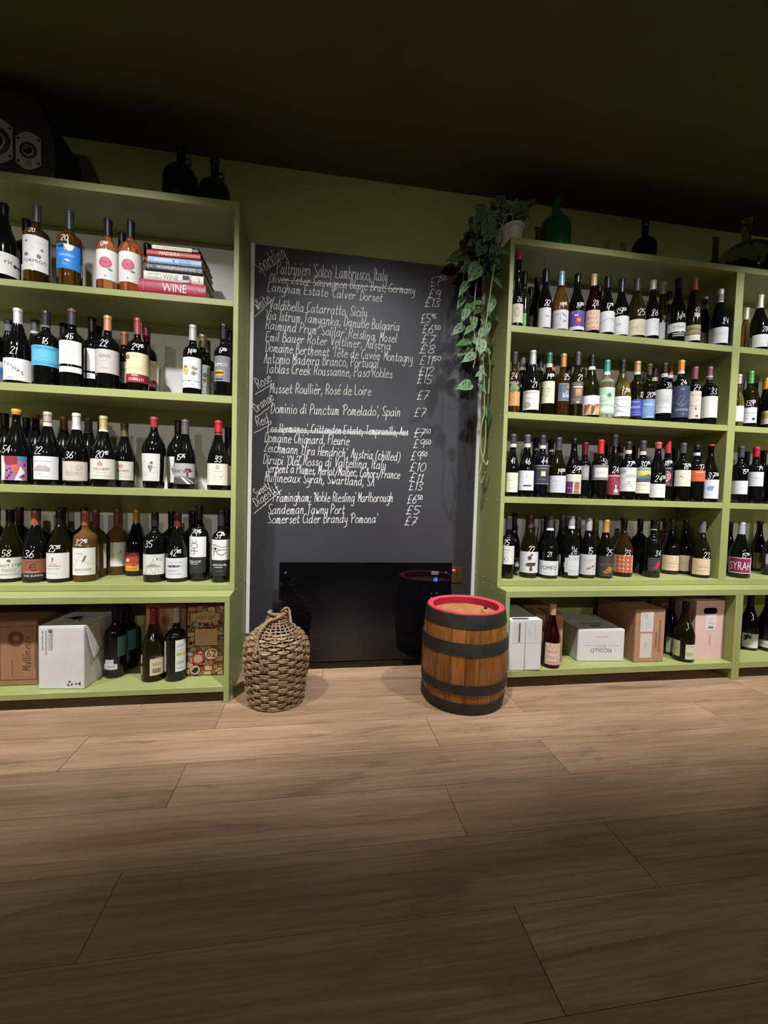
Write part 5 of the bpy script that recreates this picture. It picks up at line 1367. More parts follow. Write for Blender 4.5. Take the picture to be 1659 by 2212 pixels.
('R3',2.3405,-.2581,.905,'B',.301,.0423,'K',('1b1712','w',.2754),((-2.05,.61,.1076,.1651,'cf6036',(('r',.496,.8,.844,.86,'e8c8b0'),('t','Colline',.593,.5,.16,'b04a26',.41),('r',.151,.1,.887,.12,'b04a26'),('g',.482,.25,.561,1,'b04a26'))),(-2.23,.67,.2448,.2609,'c3cde6',())),('17',-.08,.1826,.0291),'black bottle with an orange label and pale blue neck band'),
('R3',2.4266,-.2581,.905,'G',.307,.0426,'K',('a03038','w',.3003),((-1.93,.53,.0195,.1199,'d9dae0',(('p',((.395,.62),(.549,.68),(.699,.66),(.629,.5),(.646,.42),(.472,.4),(.38,.48)),'8a9ac8'),('l',((.434,.6),(.549,.62),(.629,.52),(.472,.46)),.8,'5a6aa0'),('g',.51,.25,.493,1,'b8b9c0'),('g',.472,.92,.583,1,'c8c9d0'))),),('37.50',-.39,.14,.0312),'bottle with a thin red top, white label with a blue sketch'),
('R3',2.6149,-.2581,.905,'B',.306,.0373,'K',('47474b','f',.248),((-2.25,.41,.0484,.1198,'dcdce4',(('g',.521,.78,.38,1,'c0c0c8'),)),),('15.75',-.14,.1694,.0226),'grey-capped bottle with a low white label, right bay'),
('R3',2.7676,-.1561,.905,'B',.294,.0319,'K',('121214','f',.238),(),0,'dark bottle behind, between the grey and red caps, right bay'),
('R3',2.7109,-.2581,.905,'B',.306,.037,'K',('c22c3c','s',.253),((-1.88,.46,.0936,.1705,'dcdcdf',(('h','Chateau',.459,.6,.12,'a8a8ac',.6),('g',.578,.38,.44,1,'b8b8bc'))),),('19',-.19,.1911,.0227),'red screw-capped bottle with a white label, right bay'),
('R3',2.8586,-.1731,.905,'G',.302,.0361,'K',('131315','f',.2532),(),0,'black bottle behind the red screw cap, right bay'),
('R3',2.8158,-.2581,.905,'B',.31,.0378,'K',('131315','f',.2532),(),0,'dark bottle cut by the right photo edge, third shelf'),
('R4',1.3022,-.2461,.4977,'B',.308,.0316,'K',('47474a','s',.2435),((-1.67,.96,.0714,.1634,'dad9d2',(('t','ENRIQUE',.402,.78,.07,'77746c',.584),('e',.301,.3,.214,.18,'b0ada4'),('e',.301,.3,.172,.15,'dad9d2'),('r',.243,.22,.356,.36,'8d8a82'),('g',.402,.62,.307,2,'b0ada4'))),),('25',-.71,.1796,.0274),'grey-capped bottle, white label with a round seal, beside the panel'),
('R4',1.4266,-.049,.4977,'G',.315,.0355,'K',('33211b','f',.2501),((-.74,.86,.0276,.1292,'cfcdc8',(('r',0,.5,1,1,'5a534e'),('e',.397,.3,.126,.12,'4a3a5a'))),),0,'brown-capped bottle behind the round-seal label'),
('R4',1.432,-.2188,.4977,'G',.315,.0446,'O',('554440','f',.2523),((-1.89,.91,.0259,.1324,'d6d5d4',(('e',.615,.86,.045,.05,'4f4644'),('p',((.444,.72),(.501,.82),(.6,.82),(.615,.7),(.557,.6),(.501,.6)),'4f4644'),('p',((.386,.38),(.444,.48),(.782,.5),(.782,.36),(.571,.3),(.401,.32)),'4f3d36'),('p',((.557,.3),(.63,.3),(.661,.12),(.557,.08),(.529,.16)),'4f4644'),('r',.571,.28,.63,.42,'6e4a35'),('g',.356,.93,.155,1,'8d8d90'),('g',.275,.08,.18,1,'a5a5a8'))),),('22',-.24,.1458,.028),'dark olive bottle, white label with stacked dark shapes'),
('R4',1.5253,-.0524,.4977,'G',.308,.0404,'K',('1a1416','f',.244),((-1.34,-.38,.006,.0694,'d0cdc8',(('r',0,.4,1,.72,'4a2440'),)),),0,'black bottle with a purple-striped label, behind'),
('R4',1.5317,-.2363,.4977,'G',.314,.0468,'K',('4b4b4f','f',.2553),((-1.93,.87,.0167,.0893,'dadadc',(('t','TOMFO',.5,.52,.27,'231f33',.649),('g',.5,.15,.252,1,'b0b0b4'),('r',.803,0,.819,1,'77757c'))),(-1.98,.92,.2417,.2535,'dcdcdc',())),('21',-.49,.1235,.0242),'dark bottle, low white label with large black capitals'),
('R4',1.592,-.0943,.4977,'G',.309,.0372,'K',('2a2624','f',.2524),(),0,'dark capped bottle directly behind the large-capitals label'),
('R4',1.6628,-.1296,.4977,'G',.315,.0407,'O',('62604c','f',.2493),((-1.64,-.49,.0295,.1054,'c9c8c0',()),),0,'grey-olive capped bottle between the capitals and scalloped labels'),
('R4',1.7256,-.0737,.4977,'G',.309,.0376,'K',('5a5a5c','s',.2529),(),0,'grey-capped bottle at the back, left of the scalloped label'),
('R4',1.6476,-.2405,.4977,'G',.315,.0443,'K',('b8b8ba','s',.2705),((-1.25,.74,.0168,.1202,'c6ccd0',(('r',0,.86,.266,1,'0e0e10'),('r',0,0,.266,.14,'0e0e10'),('r',0,.62,.059,.86,'0e0e10'),('r',0,.14,.059,.38,'0e0e10'),('r',.233,.27,.926,.73,'dadbdc'),('h','Tempra',.526,.48,.12,'c98a86',.6),('r',.579,.82,.695,.84,'666'))),(-2.02,.88,.252,.2687,'dcdcde',())),('26',-.14,.1411,.03),'silver-capped bottle with a pale scalloped label'),
('R4',1.7449,-.1488,.4977,'G',.307,.0387,'O',('77766e','f',.2475),(),0,'grey-capped olive bottle behind the scalloped label'),
('R4',1.7483,-.2352,.4977,'G',.307,.0419,'K',('c6c6c8','s',.2436),((-2,.72,.0181,.1226,'cfcac6',(('t','BURNUS',.597,.74,.09,'b0968c',.391),('p',((.474,.25),(.597,.4),(.697,.32),(.582,.26)),'b5735e'),('p',((.673,.42),(.839,.52),(.862,.4),(.74,.36)),'8d8580'),('l',((.51,.3),(.658,.36),(.839,.3)),.8,'77706c'),('g',.597,.62,.225,1,'b0a8a4'))),),('15',-.26,.1409,.0303),'silver screw-capped bottle, grey label with a small bird'),
('R4',1.8438,-.1561,.4977,'G',.3,.0388,'O',('7d6230','f',.2379),(),0,'bronze-capped bottle behind, right of the bird label'),
('R4',1.8437,-.241,.4977,'G',.302,.0411,'K',('c19a55','f',.2361),((-1.97,.76,.0114,.1146,'3b3938',(('h','Single Block',.526,.6,.13,'a8885c',.7),('p',((.418,.2),(.563,.32),(.678,.5),(.888,.45),(.821,.22),(.563,.14)),'b5713a'),('p',((.49,.22),(.638,.3),(.768,.25)),'7d4a2a'),('g',.577,.07,.306,1,'77706a'))),),('25',-.06,.1347,.0304),'gold-capped bottle, charcoal label with orange leaves'),
('R4',1.9828,-.1984,.4977,'G',.301,.0477,'A',('231a16','f',.2553),((-2.07,.72,.0233,.1152,'d8ae92',(('r',-0,0,.219,1,'c2c0bd'),('e',.333,.12,.072,.115,'bd583c'),('e',.333,.37,.072,.115,'bd583c'),('e',.333,.62,.072,.115,'bd583c'),('e',.333,.87,.072,.115,'bd583c'),('e',.48,.12,.064,.115,'bd583c'),('e',.48,.37,.064,.115,'bd583c'),('e',.48,.62,.064,.115,'bd583c'),('e',.48,.87,.064,.115,'bd583c'),('e',.624,.12,.068,.115,'bd583c'),('e',.624,.37,.068,.115,'bd583c'),('e',.624,.62,.068,.115,'bd583c'),('e',.624,.87,.068,.115,'bd583c'),('e',.794,.12,.098,.115,'bd583c'),('e',.794,.37,.098,.115,'bd583c'),('e',.794,.62,.098,.115,'bd583c'),('e',.794,.87,.098,.115,'bd583c'))),),('23',-.21,.1285,.0293),'amber bottle, label patterned with orange dots'),
('R4',2.0724,-.0759,.4977,'B',.306,.0436,'K',('161012','f',.2587),(),0,'black bottle behind the orange-dots label'),
('R4',2.1507,-.1118,.4977,'B',.305,.0414,'K',('15131a','f',.2588),(),0,'unlabelled black bottle right of the orange-dots label'),
('R4',2.1342,-.227,.4977,'B',.305,.0403,'K',('161417','f',.2523),((-1.13,.39,.0348,.1069,'3a393b',(('p',((.781,.8),(.947,.72),(.915,.4),(.724,.18),(.525,.2),(.62,.5)),'c22a4a'),('r',.09,.22,.525,.25,'c22a4a'))),(-2.17,.73,.2517,.2563,'b5b5b8',())),('34',-.02,.1308,.0293),'black bottle, charcoal label with a hot pink bird'),
('R4',2.3644,-.0518,.4977,'G',.305,.0398,'A',('38301f','f',.2488),((-1.78,-.66,.0234,.1063,'b09a6c',()),),0,'olive-brown bottle with a tan label, behind the pink bird'),
('R4',2.3331,-.1327,.4977,'G',.305,.0451,'K',('3e423c','s',.247),((-1.73,.39,.0211,.1063,'d9bd9c',(('r',.067,.6,.917,.61,'a88d70'),('t','CHENIN BLANC',.563,.48,.06,'8d7560',.537),('g',.48,.28,.727,2,'c0a488'))),),0,'leftmost of three bottles with peach labels'),
('R4',2.4243,-.13,.4977,'G',.303,.0449,'K',('2c302b','s',.2461),((-1.87,.08,.0177,.106,'d3b796',(('r',.08,.6,.94,.61,'a88d70'),('t','CHENIN BLANC',.612,.48,.06,'8d7560',.532),('g',.528,.28,.739,2,'c0a488'))),),0,'middle one of three bottles with peach labels'),
('R4',2.4254,-.2358,.4977,'G',.303,.0438,'O',('71807a','s',.2417),((-1.75,.47,.0162,.1035,'dcc0a0',(('r',.063,.6,.9,.61,'a88d70'),('t','CHENIN BLANC',.541,.48,.06,'8d7560',.531),('g',.46,.28,.713,2,'c0a488'))),),('23',-.18,.1225,.0317),'rightmost of three bottles with peach labels'),
('R4',2.6653,-.2433,.4977,'G',.302,.048,'K',('d0d0dc','s',.2381),((-2.01,.54,.0262,.1115,'8f2452',(('r',0,.95,1,1,'e6d4dc'),('r',0,0,1,.05,'e6d4dc'),('r',0,0,.049,1,'e6d4dc'),('r',.919,0,1,1,'e6d4dc'),('t','SYRAH',.512,.48,.52,'eadfe4',.8))),),('15.50',-.33,.1254,.025),'white-capped bottle with a magenta label in tall letters'),
('R4',2.7215,-.1245,.4977,'G',.297,.0357,'K',('16161a','f',.2414),((-1.85,-.53,.0175,.1024,'4a2026',()),),0,'dark bottle with a dark red label beside the divider'),
('R4',3.0119,-.0527,.4977,'G',.302,.0407,'K',('5c1512','w',.2812),((-1.4,-.48,.0189,.1122,'a89872',(('r',.847,0,1,1,'5a5246'),)),),0,'red wax-capped bottle with a tan label, right bay'),
('R4',2.9517,-.1844,.4977,'G',.308,.045,'K',('161616','f',.2502),((-1.57,-.23,.0388,.1225,'5a3a6c',(('r',0,.3,1,1,'d0cdd4'),)),),0,'dark bottle cut by the right photo edge, fourth shelf'),
('R6',1.4926,-.3612,.0879,'G',.302,.0408,'P',('b99a6e','w',.2527),((-1.26,.76,.0188,.1229,'dcc3b2',(('h','LAJCO',.431,.86,.2,'b8433a',1.1),('h','Hendr',.431,.62,.19,'b8433a',1.1),('h','vino z',.415,.37,.17,'b8433a',1.1),('h','Legend',.431,.12,.17,'b8433a',1.1))),),0,'cork-topped dark red bottle, red handwritten label, between boxes'),
('R6',2.2429,-.3445,.0879,'G',.301,.048,'O',('1b1b1c','s',.2422),((-2.18,-1.08,.0258,.106,'c3c6a4',(('g',.641,.5,.512,4,'a5a888'),)),(-.59,.62,.0167,.0923,'cfcfae',(('r',.068,.85,.779,.88,'8d8d70'),('g',.361,.45,.606,6,'77775c')))),0,'olive bottle with two cream labels beside the pink box'),
('R6',2.2494,-.2509,.0879,'G',.296,.0447,'K',('141416','s',.2396),((-1.1,-.41,.0142,.0956,'b5b8a0',(('g',.5,.5,.592,4,'8d9080'),)),),0,'dark bottle standing behind the two-cream-labels bottle'),
('R6',2.7775,-.2242,.0879,'G',.307,.0459,'K',('131315','f',.2448),((-1.5,.24,.0151,.0937,'d3d3d6',(('e',.321,.85,.103,.1,'2d2438'),('e',.279,.7,.086,.09,'2d2438'),('e',.191,.78,.08,.08,'2d2438'),('e',.45,.72,.087,.09,'2d2438'),('e',.191,.58,.09,.09,'2d2438'),('e',.493,.88,.053,.05,'2d2438'),('g',.407,.25,.438,1,'77757c'))),),0,'dark bottle, white label with black grapes'),
('R6',2.8684,-.248,.0879,'G',.314,.047,'K',('131315','f',.25),((-2.29,.01,.02,.059,'d6d6cc',(('g',.563,.5,.587,2,'8d8d86'),)),),0,'dark bottle with a narrow white label beside the grapes label')]

for rec in BOTTLES:
    bottle(rec)


# ------------------------------------------------------------------ books on the left top shelf
def book(label, x0, x1, z0, z1, y0, depth, rz, cover, pages, art, rounded=False):
    L_, T = x1 - x0, z1 - z0
    root = empty('book', (x0, y0, z0), rz, label, 'book', 'books stacked on the left top shelf')
    cm, pg = mat(cover, 0.45), mat(pages, 0.85)
    mb = MB()
    c = 0.003
    for a, b in ((0.0, c), (T - c, T)):
        mb.box(0, L_, 0.004, depth, a, b, cm)
    prof = [(0.0035, 0.0), (0.0008, T * 0.12), (-0.0012 if rounded else 0.0, T * 0.3), (-0.002 if rounded else 0.0, T * 0.5), (-0.0012 if rounded else 0.0, T * 0.7), (0.0008, T * 0.88), (0.0035, T)]
    n = len(prof)
    vs = [(0, p, z) for p, z in prof] + [(L_, p, z) for p, z in prof] + [(0, 0.0065, z) for p, z in prof] + [(L_, 0.0065, z) for p, z in prof]
    fs = [(i, n + i, n + i + 1, i + 1) for i in range(n - 1)] + [(2 * n + i, 2 * n + i + 1, 3 * n + i + 1, 3 * n + i) for i in range(n - 1)]
    fs += [(i, i + 1, 2 * n + i + 1, 2 * n + i) for i in range(n - 1)] + [(n + i, 3 * n + i, 3 * n + i + 1, n + i + 1) for i in range(n - 1)]
    mb.add(vs, fs, cm)
    mb.build('cover', root, True)
    mb = MB()
    k = 14
    for i in range(k):
        a, b = c + (T - 2 * c) * i / k, c + (T - 2 * c) * (i + 1) / k
        w = 0.0012 * (i % 2)
        mb.box(0.004 + w, L_ - 0.004 - w, 0.0075, depth - 0.005 - w, a, b - 0.0001, pg)
    mb.build('page_block', root)
    if art:
        yoff = -0.0022 if rounded else -0.0002
        o = decal('spine_print', prim_polys(art, L_, T), lambda x, z, Lr: (x, yoff - 0.00008 * Lr - 0.0002, z), root)
    return root


ZB = 1.7131
book('thick crimson hardback with large white letters, lowest of the book pile', -0.40, -0.135, ZB, 1.768, -0.302, 0.235, 0.02, 'a8213f', 'd5cfc4',
     [('t', 'WINE', 0.53, 0.5, 0.62, 'eceae6', 0.36), ('e', 0.475, 0.5, 0.012, 0.2, 'c98a3c'), ('r', 0.07, 0.1, 0.075, 0.9, 'c9923c'), ('r', 0.22, 0.15, 0.224, 0.85, 'c9506a'), ('r', 0.25, 0.15, 0.254, 0.85, 'c9506a'),
      ('r', 0.83, 0.1, 0.835, 0.9, 'c9923c'), ('t', 'COLLINS', 0.93, 0.5, 0.2, 'e6d9d2', 0.09)], True)
book('cream hardback with grapes on its spine, second from the bottom', -0.383, -0.146, 1.7685, 1.8055, -0.296, 0.225, 0.01, 'd8d2c0', 'b9a78c',
     [('t', 'WINE', 0.45, 0.5, 0.5, '7d7a72', 0.26), ('t', 'EXPERT GUIDE TO', 0.18, 0.66, 0.22, 'a8a294', 0.22), ('t', 'ENCYCLOPEDIA OF', 0.18, 0.3, 0.2, 'b5ae9e', 0.24), ('r', 0.64, 0.05, 0.79, 0.95, 'c9bfae')] +
     [('e', 0.66 + 0.022 * (i % 5), 0.72 - 0.14 * (i // 5), 0.014, 0.11, '2a2a48' if i % 2 else '3a3560') for i in range(15)] + [('e', 0.77, 0.3, 0.025, 0.25, 'b5765c'), ('e', 0.92, 0.5, 0.02, 0.25, 'd9bfa8')])
book('black hardback with white capitals along its spine, middle of the pile', -0.376, -0.149, 1.806, 1.839, -0.299, 0.215, 0.005, '242327', 'cfcac0',
     [('t', "THE SOMMELIER'S ATLAS OF TASTE", 0.53, 0.5, 0.34, 'e6e4e0', 0.68), ('l', ((0.05, 0.2), (0.05, 0.8)), 1.5, 'c9c6c0'), ('t', 'PARR', 0.09, 0.5, 0.3, 'c9c6c0', 0.06), ('e', 0.95, 0.5, 0.02, 0.25, 'c9c6c0'), ('e', 0.95, 0.5, 0.01, 0.12, '242327')])
book('pale blue paperback with white capitals, third from the top', -0.368, -0.154, 1.8395, 1.867, -0.295, 0.2, -0.01, '8fb0cf', 'd8d4cc',
     [('t', 'WINE FOLLY', 0.27, 0.5, 0.42, 'f0f2f4', 0.32), ('e', 0.48, 0.5, 0.014, 0.18, '5a3a78'), ('t', 'Magnum Edition', 0.69, 0.62, 0.22, '5d7ea5', 0.22), ('t', 'The Master Guide', 0.69, 0.32, 0.2, '5d7ea5', 0.24)])
book('red hardback with white capitals, second from the top of the pile', -0.371, -0.158, 1.8675, 1.893, -0.297, 0.205, -0.015, 'a32c25', 'd5cfc4',
     [('t', 'MADEIRA', 0.42, 0.5, 0.55, 'eadfd4', 0.38), ('t', 'MAYSON', 0.13, 0.5, 0.28, 'c97a6c', 0.16), ('r', 0.93, 0.3, 0.95, 0.7, 'c97a6c')])
book('thin black book with a cream spine panel, top of the pile', -0.353, -0.166, 1.8935, 1.916, -0.294, 0.185, -0.02, '1c1b1e', 'd0cabd',
     [('p', ((0.0, 0.5), (0.02, 0.15), (0.85, 0.15), (0.87, 0.5), (0.85, 0.85), (0.02, 0.85)), 'cfc8b0'), ('t', 'NATURAL WINES OF FRANCE', 0.5, 0.5, 0.36, '8d8670', 0.55), ('t', 'LEON', 0.13, 0.5, 0.28, 'a8a28c', 0.1), ('o', 0.93, 0.5, 0.02, 0.18, 1.2, 'cfc8b0')])


# ------------------------------------------------------------------ cartons on the base shelves
def carton(label, loc, rz, w, d, h, m, group=None, gap=True, bev=0.003, hole=None):
    root = empty('carton', loc, rz, label, 'box', group or 'cartons on the base shelves')
    if hole:
        # front wall with a hand hole: a frame of wall pieces around a pill-shaped opening
        x0, x1, z0, z1 = hole
        mb = MB()
        mb.box(0, w, 0.004, d, 0, h - 0.0015, m)
        me = mb.build('box_body', root, fix=True)
        bpy.data.objects.remove(me)
        cu = bpy.data.curves.new('front', 'CURVE')
        cu.dimensions = '2D'
        cu.fill_mode = 'BOTH'

        def sp(pts):
            s = cu.splines.new('POLY')
            s.points.add(len(pts) - 1)
            for p, q in zip(s.points, pts):
                p.co = (q[0], q[1], 0, 1)
            s.use_cyclic_u = True
        sp([(0, 0), (w, 0), (w, h), (0, h)])
        r = (z1 - z0) / 2
        zc = (z0 + z1) / 2
        sp([(x1 - r + r * math.cos(t * PI / 10), zc + r * math.sin(t * PI / 10)) for t in range(-5, 6)] + [(x0 + r + r * math.cos(t * PI / 10), zc + r * math.sin(t * PI / 10)) for t in range(5, 16)])
        cu.extrude = 0.002
        o = bpy.data.objects.new('front', cu)
        me = bpy.data.meshes.new_from_object(o)
        bpy.data.objects.remove(o)
        me.transform(Matrix.Translation((0, 0.002, 0)) @ Matrix.Rotation(PI / 2, 4, 'X'))
        me.materials.clear()
        me.materials.append(m)
        link(me, 'box_front', root)
        mb = MB()
        for a in ((0, 0.004, 0.004, d, 0, h), (w - 0.004, w, 0.004, d, 0, h), (0.004, w - 0.004, d - 0.004, d, 0, h), (0.004, w - 0.004, 0.004, d - 0.004, 0, 0.004)):
            mb.box(*a, m)
        mb.build('box_body', root, fix=True)
    else:
        bevelled('box_body', (0, w, 0, d, 0, h - 0.003), m, root, bev)
    # two top flaps meeting in the middle, and a strip of tape over the joint
    for a, b in ((0.001, d / 2 - 0.0008), (d / 2 + 0.0008, d - 0.001)):
        bevelled('top_flap', (0.001, w - 0.001, a, b, h - 0.003, h), m, root, 0.0008)
    return root


def fprint(root, prims, x0, x1, z0, z1, name='print', side='front', d=0, w=0, h=0):
    if side == 'front':
        return face_print(name, prims, root, (x0, 0, z0), (1, 0, 0), (0, 0, 1), x1 - x0, z1 - z0)
    if side == 'top':
        return face_print(name, prims, root, (x0, z0, h), (1, 0, 0), (0, 1, 0), x1 - x0, z1 - z0)
    if side == 'top_flip':
        return face_print(name, prims, root, (x1, z1, h), (-1, 0, 0), (0, -1, 0), x1 - x0, z1 - z0)
    if side == 'flip':
        return face_print(name, prims, root, (x1, 0, z1), (-1, 0, 0), (0, 0, -1), x1 - x0, z1 - z0)
    if side == 'up':      # text that runs upwards
        return face_print(name, prims, root, (x1, 0, z0), (0, 0, 1), (-1, 0, 0), z1 - z0, x1 - x0)
    if side == 'down':    # text that runs downwards
        return face_print(name, prims, root, (x0, 0, z1), (0, 0, -1), (1, 0, 0), z1 - z0, x1 - x0)
    if side == 'left':
        return face_print(name, prims, root, (0, z1, x0), (0, -1, 0), (0, 0, 1), z1 - z0, x1 - x0)


ZL, ZR = 0.0705, 0.0879
DK = '4a3020'
c = carton('brown carton with a dark sunburst, cut by the left photo edge', (-1.125, -0.322, ZL), 0, 0.352, 0.27, 0.268, KRAFT)
sun = []
for k in range(26):
    a = 2 * PI * k / 26
    sun.append(('p', [(0.5 + 0.16 * math.cos(a), 0.5 + 0.16 * math.sin(a)), (0.5 + 0.49 * math.cos(a + 0.15), 0.5 + 0.49 * math.sin(a + 0.15)), (0.5 + 0.49 * math.cos(a + 0.3), 0.5 + 0.49 * math.sin(a + 0.3)), (0.5 + 0.3 * math.cos(a + 0.26), 0.5 + 0.3 * math.sin(a + 0.26))], DK))
fprint(c, sun, 0.243, 0.303, 0.165, 0.228)
fprint(c, [('h', 'Mullineux', 0.52, 0.45, 0.62, DK, 2.2)], 0.286, 0.336, 0.035, 0.225, side='up')
fprint(c, [('t', 'SWARTLAND WINE ESTATE', 0.5, 0.5, 0.8, '5d4029', 0.95)], 0.339, 0.347, 0.05, 0.205, side='up')
fprint(c, [('t', 'OLD VINES WHITE', 0.5, 0.5, 0.8, '6d4a30', 0.95)], 0.255, 0.262, 0.045, 0.11, side='up')
fr = [('l', ((0.01, 0.03), (0.99, 0.03)), 3, '5d4029'), ('l', ((0.01, 0.97), (0.99, 0.97)), 3, '5d4029'), ('l', ((0.99, 0.03), (0.99, 0.97)), 3, '5d4029'), ('l', ((0.01, 0.03), (0.01, 0.97)), 3, '5d4029')]
fprint(c, fr, 0.213, 0.35, 0.018, 0.252, 'frame_print')

c = carton('white carton with a torn side flap on the left base shelf', (-0.747, -0.363, ZL), -0.095, 0.178, 0.28, 0.259, WCARD)
fprint(c, [('t', 'NEW ZEALAND WINES', 0.5, 0.5, 0.9, '3a3a3c', 0.98)], 0.0145, 0.0205, 0.155, 0.245, side='down')
fprint(c, [('t', 'WWW.FIRETAILWINES.COM', 0.5, 0.5, 0.9, '3a3a3c', 0.98)], 0.028, 0.034, 0.135, 0.245, side='down')
fprint(c, [('l', ((0.01, 0.03), (0.99, 0.03), (0.99, 0.03), (0.99, 0.97), (0.99, 0.97), (0.01, 0.97), (0.01, 0.97), (0.01, 0.03)), 0.8, '3a3a3c'), ('e', 0.1, 0.5, 0.075, 0.38, '2a2a2c'), ('t', 'i', 0.1, 0.5, 0.5, 'e0ddd8', 0.1),
           ('t', 'PREGNANCY WARNING', 0.58, 0.74, 0.26, '2a2a2c', 0.78), ('g', 0.58, 0.45, 0.75, 2, '55555a')], 0.0385, 0.0565, 0.16, 0.246, side='down')
rec = []
for k in range(3):
    a = PI / 2 + k * 2 * PI / 3
    p = lambda r, t: (0.5 + r * math.cos(a + t), 0.5 + r * math.sin(a + t))
    rec.append(('p', [p(0.3, -0.55), p(0.5, -0.4), p(0.5, 0.35), p(0.3, 0.3)], '1c1c1e'))
    rec.append(('p', [p(0.22, 0.3), p(0.6, 0.3), p(0.44, 0.85)], '1c1c1e'))
fprint(c, rec, 0.112, 0.134, 0.012, 0.034)
fprint(c, [('e', 0.8, 0.5, 0.2, 0.42, '1c1c1e'), ('r', 0.8, 0.06, 1.0, 0.94, mat('d3d0cc', 0.7)), ('r', 0.78, 0.08, 0.83, 0.92, '1c1c1e'), ('r', 0.1, 0.44, 0.62, 0.56, '1c1c1e'), ('r', 0.06, 0.2, 0.14, 0.8, '1c1c1e')], 0.143, 0.169, 0.013, 0.033)
fprint(c, [('l', ((0.05, 0.45), (0.15, 0.7), (0.4, 0.75), (0.55, 0.55), (0.75, 0.6), (0.98, 0.5)), 3.0, '1c1c1e'), ('p', ((0.1, 0.4), (0.2, 0.62), (0.42, 0.66), (0.55, 0.46), (0.42, 0.3), (0.25, 0.42)), '242426'), ('l', ((0.3, 0.4), (0.25, 0.2), (0.15, 0.1)), 3, '1c1c1e'),
           ('l', ((0.5, 0.45), (0.6, 0.25), (0.72, 0.2)), 3, '1c1c1e'), ('o', 0.62, 0.32, 0.05, 0.07, 2.4, '1c1c1e'), ('l', ((0.55, 0.55), (0.8, 0.75), (0.95, 0.68)), 2.4, '1c1c1e')], 0.03, 0.165, 0.03, 0.2, side='top', h=0.259)
# torn flap hanging from the right-hand top edge
mb = MB()
F = [(0.1785, 0.012, 0.252), (0.1785, 0.1, 0.252), (0.1875, 0.108, 0.150), (0.199, 0.03, 0.118), (0.191, 0.02, 0.165)]
Fo = [(x + 0.0025, y, z) for x, y, z in F]
mb.add(F + Fo, [(0, 1, 2, 3, 4), (9, 8, 7, 6, 5), (0, 5, 6, 1), (1, 6, 7, 2), (2, 7, 8, 3), (3, 8, 9, 4), (4, 9, 5, 0)], WCARD)
fl = mb.build('side_flap', c, fix=True)
mb = MB()
for k in range(9):
    t = k / 8
    a = Vector(Fo[1]).lerp(Vector(Fo[2]), 0.12 + 0.8 * t)
    b = Vector(Fo[0]).lerp(Vector(Fo[3]), 0.12 + 0.8 * t)
    e1 = a.lerp(b, 0.55 if k < 6 else 0.75)
    a2, e2 = a + Vector((0.0008, 0, -0.0016)), e1 + Vector((0.0008, 0, -0.0016))
    mb.add([a + Vector((0.0007, 0, 0)), e1 + Vector((0.0007, 0, 0)), e2, a2], [(0, 1, 2, 3)], mat('77757a', 0.7))
mb.build('flap_print', c)

c = carton('shaded brown carton with a berry emblem behind two bottles', (-0.39, -0.236, ZL), -0.035, 0.17, 0.2, 0.309, KRAFT2)
fprint(c, [('e', 0.5, 0.5, 0.3, 0.36, '6d5038')] + [('e', 0.5 + 0.2 * math.cos(k * 1.05), 0.48 + 0.22 * math.sin(k * 1.05), 0.12, 0.13, '7d5e44') for k in range(6)] + [('l', ((0.5, 0.85), (0.58, 0.95), (0.7, 0.97)), 2, '6d5038')], 0.06, 0.11, 0.2, 0.27)
fprint(c, [('t', 'DELHEIM', 0.5, 0.5, 0.8, '4a3424', 0.95)], 0.012, 0.158, 0.175, 0.197)

c = carton('kraft carton covered in printed badges, at the corner of the left base shelf', (-0.2, -0.288, ZL), 0.02, 0.153, 0.26, 0.32, KRAFT)
rnd = random.Random(5)
bd = []
TAN, DKB, RED_, TEAL = 'c09a6e', '1e140e', '9c3a30', '7d9a9c'
for k in range(120):
    x, y = rnd.random(), rnd.random() * 0.98
    s = 0.06 + 0.07 * rnd.random()
    typ = rnd.randint(0, 3)
    if typ == 0:
        bd += [('e', x, y, s, s * 0.5, DKB), ('e', x, y, s * 0.86, s * 0.43, rnd.choice((TAN, RED_, TEAL, 'a5784e'))), ('e', x, y, s * 0.5, s * 0.25, rnd.choice((TAN, DKB)))]
    elif typ == 1:
        a = rnd.random() * 3
        pts = [(x + s * 1.2 * math.cos(a + t), y + s * 0.55 * math.sin(a + t)) for t in (0.4, 1.2, 2.7, 3.5, 4.4, 5.6)]
        p2 = [(x + s * 1.0 * math.cos(a + t), y + s * 0.45 * math.sin(a + t)) for t in (0.4, 1.2, 2.7, 3.5, 4.4, 5.6)]
        bd += [('p', pts, DKB), ('p', p2, rnd.choice((TAN, '94694a', TEAL, 'a5784e')))]
    elif typ == 2:
        for j in range(4):
            bd.append(('l', ((x - s, y + j * 0.014), (x + s, y + j * 0.014 + 0.02)), 2.0, rnd.choice((DKB, TAN))))
    else:
        bd += [('r', x - s, y - s * 0.35, x + s, y + s * 0.35, DKB), ('r', x - s * 0.9, y - s * 0.28, x + s * 0.9, y + s * 0.28, rnd.choice((TAN, '94694a')))]
hexa = lambda k: [(0.5 + k * 0.42 * a, 0.84 + k * 0.09 * b) for a, b in ((-1, 0.5), (0, 1), (1, 0.5), (1, -0.5), (0, -1), (-1, -0.5))]
bd += [('p', hexa(1.06), DKB), ('p', hexa(1.0), TAN), ('p', hexa(0.93), DKB), ('p', hexa(0.9), 'b5906a'), ('t', 'SHORT LEFT', 0.5, 0.835, 0.055, '2a1c14', 0.58), ('t', 'CRAFTED IN THE', 0.5, 0.885, 0.018, '7d4a30', 0.3)]
